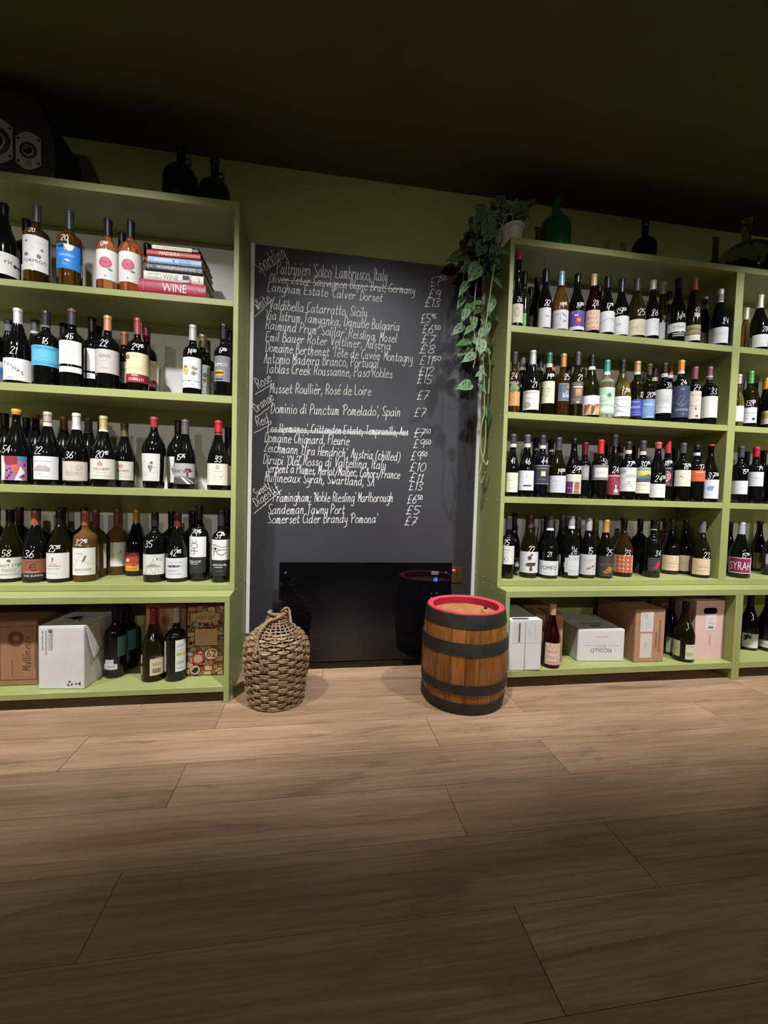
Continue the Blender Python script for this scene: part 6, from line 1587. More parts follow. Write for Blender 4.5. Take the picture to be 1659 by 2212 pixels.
bd += [('r', 0.2, 0.42, 0.86, 0.68, DKB), ('r', 0.215, 0.43, 0.845, 0.67, TAN)] + [('g', 0.53, 0.65 - 0.028 * k, 0.52, 1, '4a3424') for k in range(8)]
bd += [('e', 0.3, 0.24, 0.18, 0.088, DKB), ('e', 0.3, 0.24, 0.17, 0.082, RED_), ('e', 0.3, 0.24, 0.11, 0.055, TAN), ('e', 0.3, 0.24, 0.09, 0.045, '9a8870')]
bd += [('e', 0.68, 0.31, 0.2, 0.095, DKB), ('e', 0.68, 0.31, 0.185, 0.086, 'bb946a'), ('t', '62', 0.68, 0.31, 0.095, DKB, 0.3), ('e', 0.22, 0.08, 0.16, 0.075, DKB), ('e', 0.22, 0.08, 0.145, 0.066, TAN), ('p', ((0.12, 0.06), (0.2, 0.11), (0.3, 0.12), (0.32, 0.07), (0.22, 0.03)), DKB)]
for k in range(14):
    a = 2 * PI * k / 14
    bd.append(('l', ((0.68 + 0.03 * math.cos(a), 0.18 + 0.015 * math.sin(a)), (0.68 + 0.14 * math.cos(a), 0.18 + 0.065 * math.sin(a))), 2.6, '8a4a34'))
cl = []
for q in prim_polys(bd, 0.149, 0.31):
    pts = clip(q[0], 0.0, True)
    pts = clip(pts, 0.149, False) if len(pts) > 2 else pts
    pts = [(b, a) for a, b in clip([(b, a) for a, b in pts], 0.0, True)] if len(pts) > 2 else pts
    pts = [(b, a) for a, b in clip([(b, a) for a, b in pts], 0.31, False)] if len(pts) > 2 else pts
    if len(pts) > 2:
        cl.append((pts, q[1], q[2]))
decal('badge_print', cl, lambda x, z, L: (x + 0.002, -0.0005 - 0.00002 * L, z + 0.004), c, rough=0.8)

c = carton('tall white carton with a dark hand hole, first on the right base shelf', (1.2545, -0.402, ZR), -0.04, 0.16, 0.33, 0.24, WCARD)
GY = '8a878a'
mb = MB()
mb.box(0.02, 0.1, 0.012, 0.032, 0.2402, 0.2408, mat('161420', 0.8))
mb.build('hand_hole', c)
mb = MB()
mb.box(0.0765, 0.079, -0.0008, -0.0001, 0.002, 0.232, mat('77757a', 0.8))
mb.build('front_seam', c)
fprint(c, [('r', 0, 0, 1, 1, 'cbc7c2')], 0.016, 0.154, 0.13, 0.236, 'paper_sticker')
fprint(c, [('r', 0, 0, 1, 1, '2e2438'), ('t', 'NEDERBURG', 0.5, 0.5, 0.5, '8d86a0', 0.6)], 0.044, 0.0525, 0.134, 0.226, side='down')
fprint(c, [('t', 'THE WINEMASTERS', 0.4, 0.5, 0.7, GY, 0.7)], 0.033, 0.039, 0.14, 0.222, side='down')
fprint(c, [('t', 'CHENIN BLANC 2022', 0.45, 0.5, 0.7, GY, 0.9)], 0.024, 0.03, 0.14, 0.215, side='down')
fprint(c, [('t', 'PINOT NOIR 2021', 0.5, 0.5, 0.7, GY, 0.9)], 0.12, 0.127, 0.14, 0.22, side='down')
fprint(c, [('l', ((0.1, 0.9), (0.3, 0.6), (0.2, 0.3), (0.6, 0.5), (0.9, 0.2)), 1, GY), ('l', ((0.2, 0.7), (0.6, 0.8), (0.8, 0.4)), 0.7, GY)], 0.085, 0.11, 0.15, 0.21)
mb = MB()
mb.add([(0.082, -0.002, 0.036), (0.1, -0.0008, 0.05), (0.157, -0.0008, 0.03), (0.157, -0.001, 0.004), (0.08, -0.001, 0.004)], [(0, 1, 2, 3, 4)], WCARD)
mb.build('torn_patch', c)

c = carton('plain brown carton behind the cork-topped bottle', (1.4325, -0.312, ZR), -0.06, 0.145, 0.27, 0.239, KRAFT2)
mb = MB()
mb.box(0, 0.145, -0.0006, -0.0001, 0.196, 0.1968, mat('6d4a30', 0.8))
mb.build('fold_line', c)

c = carton('low white carton with upside-down lettering, middle of the right base shelf', (1.659, -0.322, ZR), -0.083, 0.245, 0.27, 0.163, WCARD)
IN = '6a6a6e'
fprint(c, [('t', 'PICOLLO', 0.5, 0.5, 0.95, IN, 0.98)], 0.028, 0.218, 0.046, 0.066, side='flip')
fprint(c, [('t', 'E  R  N  E  S  T  O', 0.5, 0.5, 0.9, IN, 0.98)], 0.032, 0.214, 0.0685, 0.0735, side='flip')
fprint(c, [('r', 0, 0.42, 0.3, 0.6, 'b5814a'), ('r', 0.7, 0.42, 1, 0.6, 'b5814a'), ('t', 'BRICCO DI GAVI', 0.5, 0.5, 1.0, IN, 0.36)], 0.028, 0.218, 0.0785, 0.0835, side='flip')
fprint(c, [('t', 'PRODUCT OF ITALY', 0.5, 0.5, 0.9, IN, 0.98)], 0.085, 0.168, 0.122, 0.127, side='flip')
fprint(c, [('t', 'PICOLLO', 0.5, 0.25, 0.35, '3a3a3c', 0.7), ('r', 0.35, 0.62, 0.65, 0.8, '3a3a3c')], 0.04, 0.2, 0.03, 0.12, side='top_flip', h=0.163)
fprint(c, [('g', 0.5, 0.3, 0.7, 8, '99979a')], 0.01, 0.11, 0.02, 0.22, side='left')

c = carton('brown carton with two pale stickers and upright lettering', (1.944, -0.361, ZR), -0.016, 0.167, 0.3, 0.27, KRAFT2)
fprint(c, [('r', 0, 0, 1, 1, 'cdc9c2'), ('g', 0.5, 0.5, 0.3, 1, '55555a')], 0.028, 0.099, 0.155, 0.258, 'paper_sticker')
fprint(c, [('t', 'THE COLLECTION', 0.5, 0.9, 0.09, '55555a', 0.8), ('t', '4304493', 0.75, 0.68, 0.1, '55555a', 0.4), ('t', '200187', 0.75, 0.5, 0.09, '55555a', 0.35), ('g', 0.3, 0.55, 0.3, 1, '77777a'), ('g', 0.35, 0.4, 0.5, 1, '77777a'), ('g', 0.35, 0.25, 0.4, 1, '77777a'), ('g', 0.4, 0.12, 0.5, 1, '77777a')],
       0.031, 0.097, 0.158, 0.256, 'sticker_print', side='up')
fprint(c, [('r', 0, 0, 1, 1, 'cbc3b2')], 0.031, 0.097, 0.022, 0.147, 'paper_sticker')
fprint(c, [('t', 'GAJA', 0.5, 0.55, 0.2, 'a8a190', 0.3), ('g', 0.5, 0.3, 0.6, 1, 'a8a190')], 0.034, 0.094, 0.03, 0.14, 'sticker_print', side='up')
fprint(c, [('t', 'POSIZIONE', 0.4, 0.5, 0.8, '5d4030', 0.75)], 0.112, 0.125, 0.06, 0.2, side='up')
fprint(c, [('t', 'DI CONSERVAZIONE', 0.5, 0.5, 0.85, '5d4030', 0.98)], 0.131, 0.145, 0.04, 0.225, side='up')

c = carton('tall pink carton with an oval hand hole and white sticker', (2.2985, -0.352, ZR), 0, 0.1705, 0.3, 0.307, PINKC, hole=(0.044, 0.128, 0.237, 0.27))
fprint(c, [('r', 0, 0, 1, 1, 'd8d4d0')], 0.06, 0.12, 0.152, 0.236, 'paper_sticker')
fprint(c, [('t', 'MINERVA ROSATO', 0.5, 0.72, 0.06, '55555a', 0.65), ('t', '2021', 0.5, 0.6, 0.05, '77777a'), ('t', '6x75cl', 0.5, 0.45, 0.12, '55555a', 0.5), ('g', 0.5, 0.28, 0.6, 1, '55555a')] + [('r', 0.22 + 0.04 * k, 0.1, 0.24 + 0.04 * k + 0.012 * (k % 2), 0.23, '55555a') for k in range(14)], 0.062, 0.118, 0.154, 0.234, 'sticker_print')
fprint(c, [('t', 'MINGELO', 0.5, 0.5, 0.8, 'bb8f86', 0.9)], 0.084, 0.096, 0.05, 0.145, side='down')
fprint(c, [('t', 'HANDLE WITH CARE  FRAGILE GLASS BOTTLES  THIS SIDE UP', 0.5, 0.5, 0.8, 'a07268', 0.98)], 0.166, 0.171, 0.03, 0.29, side='up')
fprint(c, [('l', ((0.3, 0.9), (0.5, 0.5), (0.2, 0.1)), 1.2, '6d5050'), ('l', ((0.4, 0.6), (0.8, 0.7)), 1, '6d5050')], 0.138, 0.148, 0.215, 0.235)


# ------------------------------------------------------------------ glass jugs and bottles on top of the units
def jug(label, x, y, z, R, Hs, H, m, neck, ring=None, cap=None):
    root = empty('glass_jug', (x, y, z), 0, label, 'glass jug', 'empty glass jugs on top of the units')
    mb = MB()
    pr_ = [(0, 0), (R * 0.86, 0), (R * 0.97, 0.008), (R, 0.022), (R, Hs * 0.62), (R * 0.97, Hs * 0.72), (R * 0.86, Hs * 0.84), (R * 0.66, Hs * 0.93), (R * 0.45, Hs * 0.975), (neck * 1.25, Hs), (neck, Hs + 0.012), (neck, H - 0.018), (neck + 0.004, H - 0.016), (neck + 0.004, H - 0.003), (neck, H)]
    t = 0.004
    inner = [(neck - t, H), (neck - t, Hs + 0.01)] + [(max(r - t, 0.0), zz - t * 0.5) for r, zz in pr_[9:2:-1]] + [(R - t, 0.024), (R * 0.86, 0.008), (0, 0.012)]
    mb.lathe(pr_ + inner, m, 40)
    mb.build('glass_body', root, 'full')
    if ring:
        a0, rr = ring
        mb = MB()
        pts = []
        cx, cz = neck + rr * 0.75, Hs + 0.022
        for k in range(20):
            w = 2 * PI * k / 20
            pts.append(((cx + rr * math.cos(w)) * math.cos(a0), (cx + rr * math.cos(w)) * math.sin(a0), cz + rr * math.sin(w)))
        mb.tube(pts, 0.0055, m, 8, True)
        mb.build('ring_handle', root, True)
    return root


DG = mat('1c4a28', 0.04, trans=0.85, ior=1.45)
jug('large dark green jug with a ring handle, left of its smaller twin', -0.262, -0.22, 2.1255, 0.073, 0.165, 0.245, DG, 0.0175, (-0.15, 0.014))
jug('small dark green jug with a ring handle, at the end of the left unit', -0.122, -0.22, 2.1255, 0.066, 0.125, 0.215, DG, 0.0165, (-0.1, 0.013))
jug('green glass jug beside the trailing plant on the right unit', 1.50, -0.215, 2.128, 0.075, 0.175, 0.262, GREENGLASS, 0.019, (0.2, 0.012))
jug('midnight blue glass bottle alone on top of the right unit', 1.992, -0.225, 2.128, 0.057, 0.125, 0.243, mat('070914', 0.06, spec=0.4), 0.0165)
jug('large clear glass flask at the right photo edge', 2.66, -0.17, 2.128, 0.125, 0.2, 0.34, mat('c9cdc4', 0.03, trans=1.0, ior=1.45), 0.021)

# ------------------------------------------------------------------ loudspeaker at the left edge
SP = empty('loudspeaker', (-0.98, -0.17, 2.1255), 0, 'black loudspeaker with two silver driver plates at the left photo edge', 'loudspeaker')
SPB = mat('0d0c0f', 0.6)
mb = MB()
# cabinet outline in x-z: bulging sides drawn in towards the top
out = [(-0.24, 0.0), (0.262, 0.0), (0.268, 0.06), (0.262, 0.13), (0.246, 0.2), (0.222, 0.26), (0.19, 0.31), (-0.17, 0.31), (-0.21, 0.25), (-0.236, 0.15)]
n = len(out)
vs = [(x, -0.125, z) for x, z in out] + [(x * 0.97, 0.12, z) for x, z in out]
mb.add(vs, [tuple(range(n)), tuple(range(2 * n - 1, n - 1, -1))] + [(i, n + i, n + (i + 1) % n, (i + 1) % n) for i in range(n)], SPB)
mb.build('cabinet', SP, fix=True)
SIL = mat('a39f98', 0.4, 0.75)


def driver(cx, cz, w, h, rc, port):
    pts = []
    for k in range(13):
        t = k / 12
        pts.append((cx - w / 2 + w * t, cz + h / 2 - h * 0.16 + h * 0.16 * math.sin(PI * t)))
    for k in range(13):
        t = k / 12
        pts.append((cx + w / 2 - w * t, cz - h / 2 + h * 0.16 - h * 0.16 * math.sin(PI * t)))
    n = len(pts)
    mb = MB()
    y0, y1 = -0.125, -0.131
    mb.add([(x, y0, z) for x, z in pts] + [(x, y1, z) for x, z in pts], [tuple(range(n, 2 * n))] + [(i, (i + 1) % n, n + (i + 1) % n, n + i) for i in range(n)], SIL)
    pl = mb.build('driver_plate', SP, fix=True)
    for nm, prof, m in (('surround', [(rc, 0.0), (rc * 0.98, 0.004), (rc * 0.8, 0.005), (rc * 0.72, 0.0015)], mat('0e0d0f', 0.5)), ('trim_ring', [(rc * 0.74, 0.001), (rc * 0.7, 0.005), (rc * 0.58, 0.0055), (rc * 0.54, 0.001)], mat('b5b0a8', 0.3, 0.8)),
                        ('cone', [(rc * 0.55, 0.002), (rc * 0.3, 0.0005), (rc * 0.26, 0.003), (rc * 0.12, 0.006), (0, 0.007)], mat('121114', 0.4))):
        mb = MB()
        mb.lathe(prof, m, 28)
        o = mb.build(nm, pl, True, fix=True)
        o.matrix_local = Matrix.Translation((cx, -0.131, cz)) @ Matrix.Rotation(PI / 2, 4, 'X')
    for sx in (-1, 1):
        for sz in (-1, 1):
            mb = MB()
            mb.lathe([(0, 0.0012), (0.003, 0.0015), (0.005, 0.001), (0.0055, 0)], mat('151416', 0.4, 0.5), 10)
            o = mb.build('bolt', pl, True)
            o.matrix_local = Matrix.Translation((cx + sx * (w / 2 - 0.009), -0.131, cz + sz * (h / 2 - h * 0.2))) @ Matrix.Rotation(PI / 2, 4, 'X')
    if port:
        mb = MB()
        mb.lathe([(0.011, 0.0), (0.0105, 0.002), (0.008, 0.0022), (0.0075, 0.0006), (0, 0.0004)], mat('8d8880', 0.35, 0.7), 16)
        o = mb.build('small_tweeter', pl, True)
        o.matrix_local = Matrix.Translation((cx, -0.131, cz - h * 0.34)) @ Matrix.Rotation(PI / 2, 4, 'X')


driver(0.173, 0.093, 0.09, 0.145, 0.031, True)
driver(0.055, 0.115, 0.125, 0.175, 0.055, False)

# ------------------------------------------------------------------ trailing plant
PT = empty('trailing_plant', (1.275, -0.16, 2.128), 0, 'trailing swiss cheese plant in a white tub, hanging down the right unit', 'plant')
Pi = Vector((-1.275, 0.16, -2.128))
mb = MB()
mb.lathe([(0, 0.001), (0.05, 0.001), (0.054, 0.006), (0.063, 0.075), (0.0665, 0.076), (0.069, 0.08), (0.069, 0.094), (0.066, 0.097), (0.06, 0.096), (0.058, 0.085), (0, 0.085)], mat('cfccc6', 0.45), 40, sy=1.75)
mb.build('tub', PT, True)
mb = MB()
mb.lathe([(0, 0.088), (0.03, 0.089), (0.0578, 0.086)], mat('2a1d14', 0.9), 24, sy=1.75)
mb.build('soil', PT, True)


def leaf_mesh(var):
    cu = bpy.data.curves.new('leaf', 'CURVE')
    cu.dimensions = '2D'
    cu.fill_mode = 'BOTH'

    def sp(pts):
        s = cu.splines.new('POLY')
        s.points.add(len(pts) - 1)
        for p, q in zip(s.points, pts):
            p.co = (q[0], q[1], 0, 1)
        s.use_cyclic_u = True
    half = [(0.0, 0.02), (-0.045, 0.09), (-0.03, 0.18), (0.04, 0.265), (0.15, 0.315), (0.28, 0.32), (0.42, 0.295), (0.56, 0.24), (0.7, 0.165), (0.83, 0.085), (0.93, 0.028), (1.0, 0.0)]
    k = (1.0, 0.82, 1.12)[var]
    sp([(a, b * k) for a, b in half] + [(a, -b * k) for a, b in half[-2::-1]])
    holes = [(0.22, 0.13, 0.055, 0.03, 0.5), (0.40, 0.13, 0.06, 0.028, 0.45), (0.56, 0.09, 0.05, 0.022, 0.35), (0.3, -0.14, 0.06, 0.03, -0.5), (0.48, -0.12, 0.055, 0.026, -0.4), (0.16, -0.13, 0.04, 0.022, -0.6), (0.66, -0.07, 0.04, 0.016, -0.3)]
    for i, (a, b, ra, rb, w) in enumerate(holes):
        if (i + var) % 4 == 3:
            continue
        b *= k
        sp([(a + ra * math.cos(t) * math.cos(w) - rb * math.sin(t) * math.sin(w), b + ra * math.cos(t) * math.sin(w) + rb * math.sin(t) * math.cos(w)) for t in (2 * PI * j / 9 for j in range(9))])
    o = bpy.data.objects.new('leaf', cu)
    me = bpy.data.meshes.new_from_object(o)
    bpy.data.objects.remove(o)
    bm = bmesh.new()
    bm.from_mesh(me)
    bmesh.ops.remove_doubles(bm, verts=bm.verts, dist=1e-5)
    bmesh.ops.subdivide_edges(bm, edges=[e for e in bm.edges if e.calc_length() > 0.16], cuts=1)
    bmesh.ops.triangulate(bm, faces=[f for f in bm.faces if len(f.verts) > 4])
    for v in bm.verts:
        x, y = v.co.x, v.co.y
        v.co.z = -0.28 * x * x * 0.6 + 0.10 * abs(y) ** 0.8 - 0.35 * y * y + 0.012 * math.sin(x * 16 + abs(y) * 6)
    bm.to_mesh(me)
    bm.free()
    me.materials.clear()
    me.materials.append(LEAFM)
    me.shade_smooth()
    return me


LM = [leaf_mesh(k) for k in range(3)]
STEM = mat('4d5a30', 0.5)
STEM2 = mat('8d9a5c', 0.45)
CR = Vector((0.98, -0.19, 0.0))
UP = Vector((0, 0, 1))
rl = random.Random(3)
nodes = []
for i, (x, y, z, ang, ln) in enumerate(LEAVES):
    a = math.radians(ang)
    d = CR * math.cos(a) - UP * math.sin(a) + Vector((0, -0.25 + rl.uniform(-0.2, 0.2), 0))
    d.normalize()
    nrm = Vector((rl.uniform(-0.45, 0.45), -1.0, 0.45 + rl.uniform(-0.35, 0.4)))
    nrm = (nrm - d * nrm.dot(d)).normalized()
    s = nrm.cross(d)
    P = Vector((x, y, z)) + Pi
    ln *= 0.98
    M = Matrix((d, s, nrm)).transposed().to_4x4()
    M = Matrix.Translation(P - d * ln * 0.5) @ M @ Matrix.Diagonal((ln, ln * rl.uniform(0.9, 1.1), ln, 1))
    o = link(LM[i % 3], 'leaf', PT)
    o.matrix_local = M
    nodes.append((P - d * ln * 0.5, ln))
# vines from the tub over the edge and down, then a short stalk from each leaf to the nearest vine
VINES = [[(1.262, -0.25, 2.215), (1.235, -0.29, 2.24), (1.19, -0.3, 2.2), (1.16, -0.28, 2.0), (1.145, -0.26, 1.8), (1.13, -0.25, 1.62), (1.14, -0.26, 1.45), (1.15, -0.25, 1.3)],
         [(1.252, -0.2, 2.215), (1.2, -0.2, 2.25), (1.13, -0.2, 2.17), (1.10, -0.21, 1.95), (1.09, -0.22, 1.75), (1.10, -0.24, 1.6), (1.08, -0.26, 1.52)],
         [(1.252, -0.14, 2.215), (1.19, -0.13, 2.26), (1.09, -0.12, 2.2), (1.06, -0.13, 2.0), (1.05, -0.15, 1.8), (1.06, -0.18, 1.66)],
         [(1.15, -0.25, 1.3), (1.138, -0.245, 1.24), (1.145, -0.235, 1.13), (1.175, -0.23, 1.06), (1.19, -0.22, 1.08)],
         [(1.16, -0.24, 1.62), (1.19, -0.2, 1.55), (1.2, -0.18, 1.45), (1.195, -0.18, 1.42), (1.2, -0.17, 1.5)],
         [(1.17, -0.22, 1.28), (1.18, -0.2, 1.15), (1.16, -0.19, 1.02), (1.175, -0.18, 0.97), (1.2, -0.17, 1.03)],
         [(1.25, -0.18, 2.21), (1.25, -0.18, 2.3), (1.23, -0.17, 2.38)], [(1.28, -0.15, 2.21), (1.29, -0.16, 2.3), (1.31, -0.17, 2.4)], [(1.3, -0.12, 2.21), (1.33, -0.13, 2.3), (1.37, -0.14, 2.38)],
         [(1.285, -0.1, 2.21), (1.28, -0.12, 2.3), (1.26, -0.13, 2.42)]]
allp = []
for V in VINES:
    P = []
    vv = [Vector(q) for q in V]
    for i in range(len(vv) - 1):
        p0, p1, p2, p3 = vv[max(i - 1, 0)], vv[i], vv[i + 1], vv[min(i + 2, len(vv) - 1)]
        for k in range(5):
            t = k / 5
            P.append(0.5 * (2 * p1 + (p2 - p0) * t + (2 * p0 - 5 * p1 + 4 * p2 - p3) * t * t + (3 * p1 - p0 - 3 * p2 + p3) * t ** 3))
    P.append(vv[-1])
    P = [q + Pi for q in P]
    allp += P
    mb = MB()
    mb.tube(P, 0.0032, STEM2, 6)
    mb.build('vine', PT, True)
for P, ln in nodes:
    q = min(allp, key=lambda w: (w - P).length)
    if (q - P).length < 0.004:
        continue
    mid = (P + q) / 2 + Vector((0, 0, 0.012))
    mb = MB()
    mb.tube([q, (q + mid) / 2 + Vector((0, 0, 0.004)), mid, (P + mid) / 2 + Vector((0, 0, 0.004)), P], 0.0013, STEM, 4)
    mb.build('stalk', PT, True)

# ------------------------------------------------------------------ wicker demijohn
DJ = empty('wicker_demijohn', (0.194, -0.392, 0.0), 0, 'wicker-covered demijohn with a rope handle standing on the floor', 'demijohn')
DPF = [(0.0, 0.112), (0.03, 0.117), (0.1, 0.126), (0.16, 0.132), (0.21, 0.134), (0.24, 0.131), (0.265, 0.122), (0.285, 0.108), (0.305, 0.088), (0.32, 0.069), (0.335, 0.051), (0.35, 0.042), (0.366, 0.038), (0.385, 0.036)]


def dr(z):
    for (z0, r0), (z1, r1) in zip(DPF, DPF[1:]):
        if z <= z1:
            return r0 + (r1 - r0) * max(z - z0, 0) / (z1 - z0)
    return DPF[-1][1]


BLK = mat('101210', 0.08, spec=0.6)
mb = MB()
mb.lathe([(0, 0.006)] + [(r - 0.008, z + 0.006) for z, r in DPF[:9]] + [(0.06, 0.32), (0.04, 0.335), (0.026, 0.345), (0.0215, 0.355), (0.0205, 0.41), (0, 0.41)], BLK, 40)
mb.build('glass_body', DJ, True)
mb = MB()
mb.lathe([(0.0205, 0.398), (0.0235, 0.399), (0.0235, 0.424), (0.0225, 0.428), (0.016, 0.4285), (0.0155, 0.4265), (0, 0.4265)], mat('141414', 0.3), 28)
mb.build('bottle_cap', DJ, True)
NST = 22
rows = []
z = 0.012
while z < 0.372:
    rows.append(z)
    z += 0.0158 if z < 0.24 else 0.0125 if z < 0.28 else 0.0095
rw = random.Random(9)
for i, z in enumerate(rows):
    mb = MB()
    ns = 4 if z < 0.28 else 3 if z < 0.31 else 2
    sub = 0.0040 if z < 0.24 else 0.0036
    nseg = NST * 6 if z < 0.33 else NST * 4
    # on the shoulder the surface leans: step the strands along the slope
    for s in range(ns):
        zz = z + (s - (ns - 1) / 2) * sub * (1.0 if z < 0.25 else 0.75)
        ph = rw.uniform(-0.07, 0.07)
        zj = rw.uniform(0, 6)
        pts = []
        for k in range(nseg):
            th = 2 * PI * k / nseg
            amp = 0.0056 if z < 0.3 else 0.003
            wv = math.sin(NST / 2 * th + i * PI + ph)
            r = dr(zz) + 0.0006 + amp * max(-1, min(1, wv * 1.35))
            zw = zz + 0.0011 * math.sin(3 * th + zj) + 0.0007 * math.sin(7 * th + zj * 2) - 0.0016 * (s - (ns - 1) / 2) * (1 - abs(wv))
            pts.append((r * math.cos(th), r * math.sin(th), max(zw, 0.0035)))
        mb.tube(pts, 0.0027 if z < 0.3 else 0.002, WICK, 5, True)
    mb.build('wicker_row', DJ, True)
for k in range(NST):
    th = 2 * PI * (k + 0.5) / NST
    mb = MB()
    zs = [0.004 + 0.364 * j / 26 for j in range(27)]
    mb.tube([(dr(q) * math.cos(th), dr(q) * math.sin(th), q) for q in zs], 0.0023, WICK, 5)
    mb.build('wicker_stake', DJ, True)
mb = MB()
for s in range(3):
    pts = []
    for k in range(120):
        th = 2 * PI * k / 120
        w = th * 18 + s * 2 * PI / 3
        r = 0.115 + 0.0035 * math.cos(w)
        pts.append((r * math.cos(th), r * math.sin(th), 0.0072 + 0.003 * math.sin(w)))
    mb.tube(pts, 0.0026, WICK, 5, True)
mb.build('base_braid', DJ, True)
mb = MB()
for s in range(4):
    pts = []
    for k in range(90):
        th = 2 * PI * k / 90
        w = th * 9 + s * PI / 2
        r = 0.0345 + 0.006 * math.cos(w)
        pts.append((r * math.cos(th), r * math.sin(th), 0.378 + 0.0055 * math.sin(w)))
    mb.tube(pts, 0.0024, WICK, 5, True)
mb.build('neck_braid', DJ, True)


def rope(path, turns, rad, strand, nst=3, n=90):
    P = [Vector(p) for p in path]
    fine = []
    for i in range(len(P) - 1):
        p0, p1, p2, p3 = P[max(i - 1, 0)], P[i], P[i + 1], P[min(i + 2, len(P) - 1)]
        for k in range(n // (len(P) - 1)):
            t = k / (n // (len(P) - 1))
            fine.append(0.5 * (2 * p1 + (p2 - p0) * t + (2 * p0 - 5 * p1 + 4 * p2 - p3) * t * t + (3 * p1 - p0 - 3 * p2 + p3) * t ** 3))
    fine.append(P[-1])
    mb = MB()
    for s in range(nst):
        pts = []
        for i, q in enumerate(fine):
            t = (fine[min(i + 1, len(fine) - 1)] - fine[max(i - 1, 0)]).normalized()
            a = t.cross(Vector((0.2, 0.3, 1))).normalized()
            b = t.cross(a)
            w = 2 * PI * turns * i / len(fine) + 2 * PI * s / nst
            pts.append(q + a * rad * math.cos(w) + b * rad * math.sin(w))
        mb.tube(pts, strand, WICK, 5)
    return mb


rope([(0.03, -0.03, 0.377), (0.0, -0.046, 0.366), (-0.03, -0.046, 0.355), (-0.055, -0.07, 0.332), (-0.068, -0.094, 0.302), (-0.072, -0.112, 0.27), (-0.074, -0.118, 0.245)], 7, 0.0038, 0.0032).build('rope_handle', DJ, True)
rope([(0.02, -0.012, 0.385), (0.033, -0.022, 0.402), (0.048, -0.02, 0.398), (0.055, -0.03, 0.37), (0.06, -0.045, 0.345)], 3, 0.003, 0.0032).build('rope_loop', DJ, True)
mb = MB()
mb.tube([(-0.066, -0.112, 0.285), (-0.058, -0.12, 0.265), (-0.056, -0.128, 0.24), (-0.05, -0.134, 0.215), (-0.038, -0.14, 0.195), (-0.034, -0.142, 0.18)], 0.0022, WICK, 5)
mb.tube([(-0.07, -0.116, 0.25), (-0.068, -0.124, 0.232), (-0.074, -0.12, 0.222)], 0.0022, WICK, 5)
mb.build('loose_strand', DJ, True)

# ------------------------------------------------------------------ oak cask
BR = empty('oak_cask', (1.018, -0.447, 0.0), 0, 'small oak cask with black hoops and a red rim on the floor', 'barrel')
HB = 0.418
NS = 20


def br(z):
    t = (z / HB - 0.47) / 0.53
    return 0.1885 - 0.0195 * t * t if t > 0 else 0.1885 - 0.0165 * t * t * 1.27


for k in range(NS):
    a0, a1 = 2 * PI * k / NS + 0.004, 2 * PI * (k + 1) / NS - 0.004
    off = 0.0004 * ((k * 7) % 3)
    mb = MB()
    vs, fs = [], []
    nz, na = 10, 4
    for side in (0, 1):
        for j in range(nz + 1):
            zz = HB * j / nz
            for i in range(na + 1):
                a = a0 + (a1 - a0) * i / na
                r = br(zz) - off - (0.02 if side else 0)
                vs.append((r * math.cos(a), r * math.sin(a), zz))
    S = (nz + 1) * (na + 1)
    for j in range(nz):
        for i in range(na):
            p = j * (na + 1) + i
            fs.append((p, p + 1, p + na + 2, p + na + 1))
            fs.append((S + p, S + p + na + 1, S + p + na + 2, S + p + 1))
    for j in range(nz):
        for i in (0, na):
            p = j * (na + 1) + i
            fs.append((p, p + na + 1, S + p + na + 1, S + p) if i == 0 else (p, S + p, S + p + na + 1, p + na + 1))
    for i in range(na):
        for j in (0, nz):
            p = j * (na + 1) + i
            fs.append((p, S + p, S + p + 1, p + 1) if j == 0 else (p, p + 1, S + p + 1, S + p))
    mb.add(vs, fs, STAVE)
    mb.build('stave', BR, True)
for a, b in ((0.0, 0.05), (0.088, 0.13), (0.252, 0.302), (0.362, 0.4145)):
    mb = MB()
    t = 0.003
    zs = [a + (b - a) * j / 4 for j in range(5)]
    mb.lathe([(br(a) - 0.001, a)] + [(br(zz) + t, zz) for zz in zs] + [(br(b) - 0.001, b)], IRON, 64)
    mb.build('hoop', BR, True)
RR = mat('dd3c52', 0.5)
RD = mat('a01830', 0.55)
mb = MB()
zt = HB
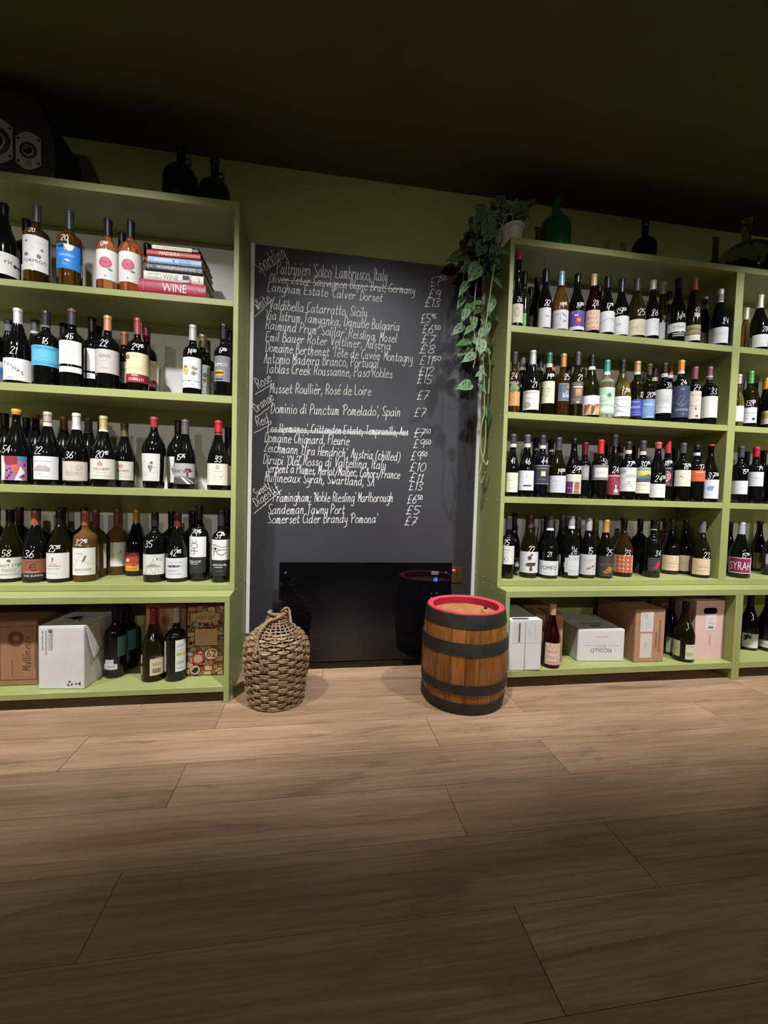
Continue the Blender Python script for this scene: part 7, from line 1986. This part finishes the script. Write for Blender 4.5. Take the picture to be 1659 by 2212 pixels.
mb.lathe([(br(zt) - 0.0005, zt - 0.002), (br(zt) - 0.001, zt + 0.002), (br(zt) - 0.004, zt + 0.004), (0.148, zt + 0.0015), (0.1445, zt - 0.001)], RR, 64)
mb.build('painted_rim', BR, True)
mb = MB()
vs, fs = [], []
n = 96
rc = random.Random(2)
for k in range(n):
    a = 2 * PI * k / n
    st = (k * NS // n)
    d = 0.0006 * ((st * 5) % 3)
    zb = zt - 0.034 + 0.0015 * ((st * 3) % 4) / 3
    vs += [((0.1445 - d) * math.cos(a), (0.1445 - d) * math.sin(a), zt - 0.001), ((0.1475 - d) * math.cos(a), (0.1475 - d) * math.sin(a), zb)]
for k in range(n):
    k2 = (k + 1) % n
    fs.append((2 * k, 2 * k + 1, 2 * k2 + 1, 2 * k2))
mb.add(vs, fs, RD)
mb.build('inner_rim', BR, True)
# head of five boards
xs = [-0.148, -0.092, -0.03, 0.034, 0.094, 0.148]
for xa, xb in zip(xs, xs[1:]):
    mb = MB()
    R_ = 0.1485
    top, n = [], 8
    f = lambda q: math.sqrt(max(R_ * R_ - q * q, 0.0))
    a, b = xa + 0.0005, xb - 0.0005
    pts = [(a + (b - a) * i / n, -f(a + (b - a) * i / n)) for i in range(n + 1)] + [(b - (b - a) * i / n, f(b - (b - a) * i / n)) for i in range(n + 1)]
    m = len(pts)
    z1, z0 = HB - 0.033, HB - 0.047
    mb.add([(p, q, z1) for p, q in pts] + [(p, q, z0) for p, q in pts], [tuple(range(m))] + [(i, m + i, m + (i + 1) % m, (i + 1) % m) for i in range(m)], HEADW)
    o = mb.build('head_board', BR, fix=True)
    o.rotation_euler = (0, 0, 0.5)
mb = MB()
mb.lathe([(0, 0.0), (0.019, 0.0), (0.0175, 0.03), (0.0165, 0.031), (0, 0.031)], HEADW, 20, (0.062, -0.075, HB - 0.033))
bg = mb.build('bung', BR, True)
mb = MB()
mb.lathe([(0, 0), (0.0075, 0), (0.0075, 0.009), (0.0065, 0.0105), (0, 0.0105)], mat('3a342e', 0.45, 0.5), 12, (0.064, -0.073, HB - 0.002))
mb.build('bung_peg', bg, True)
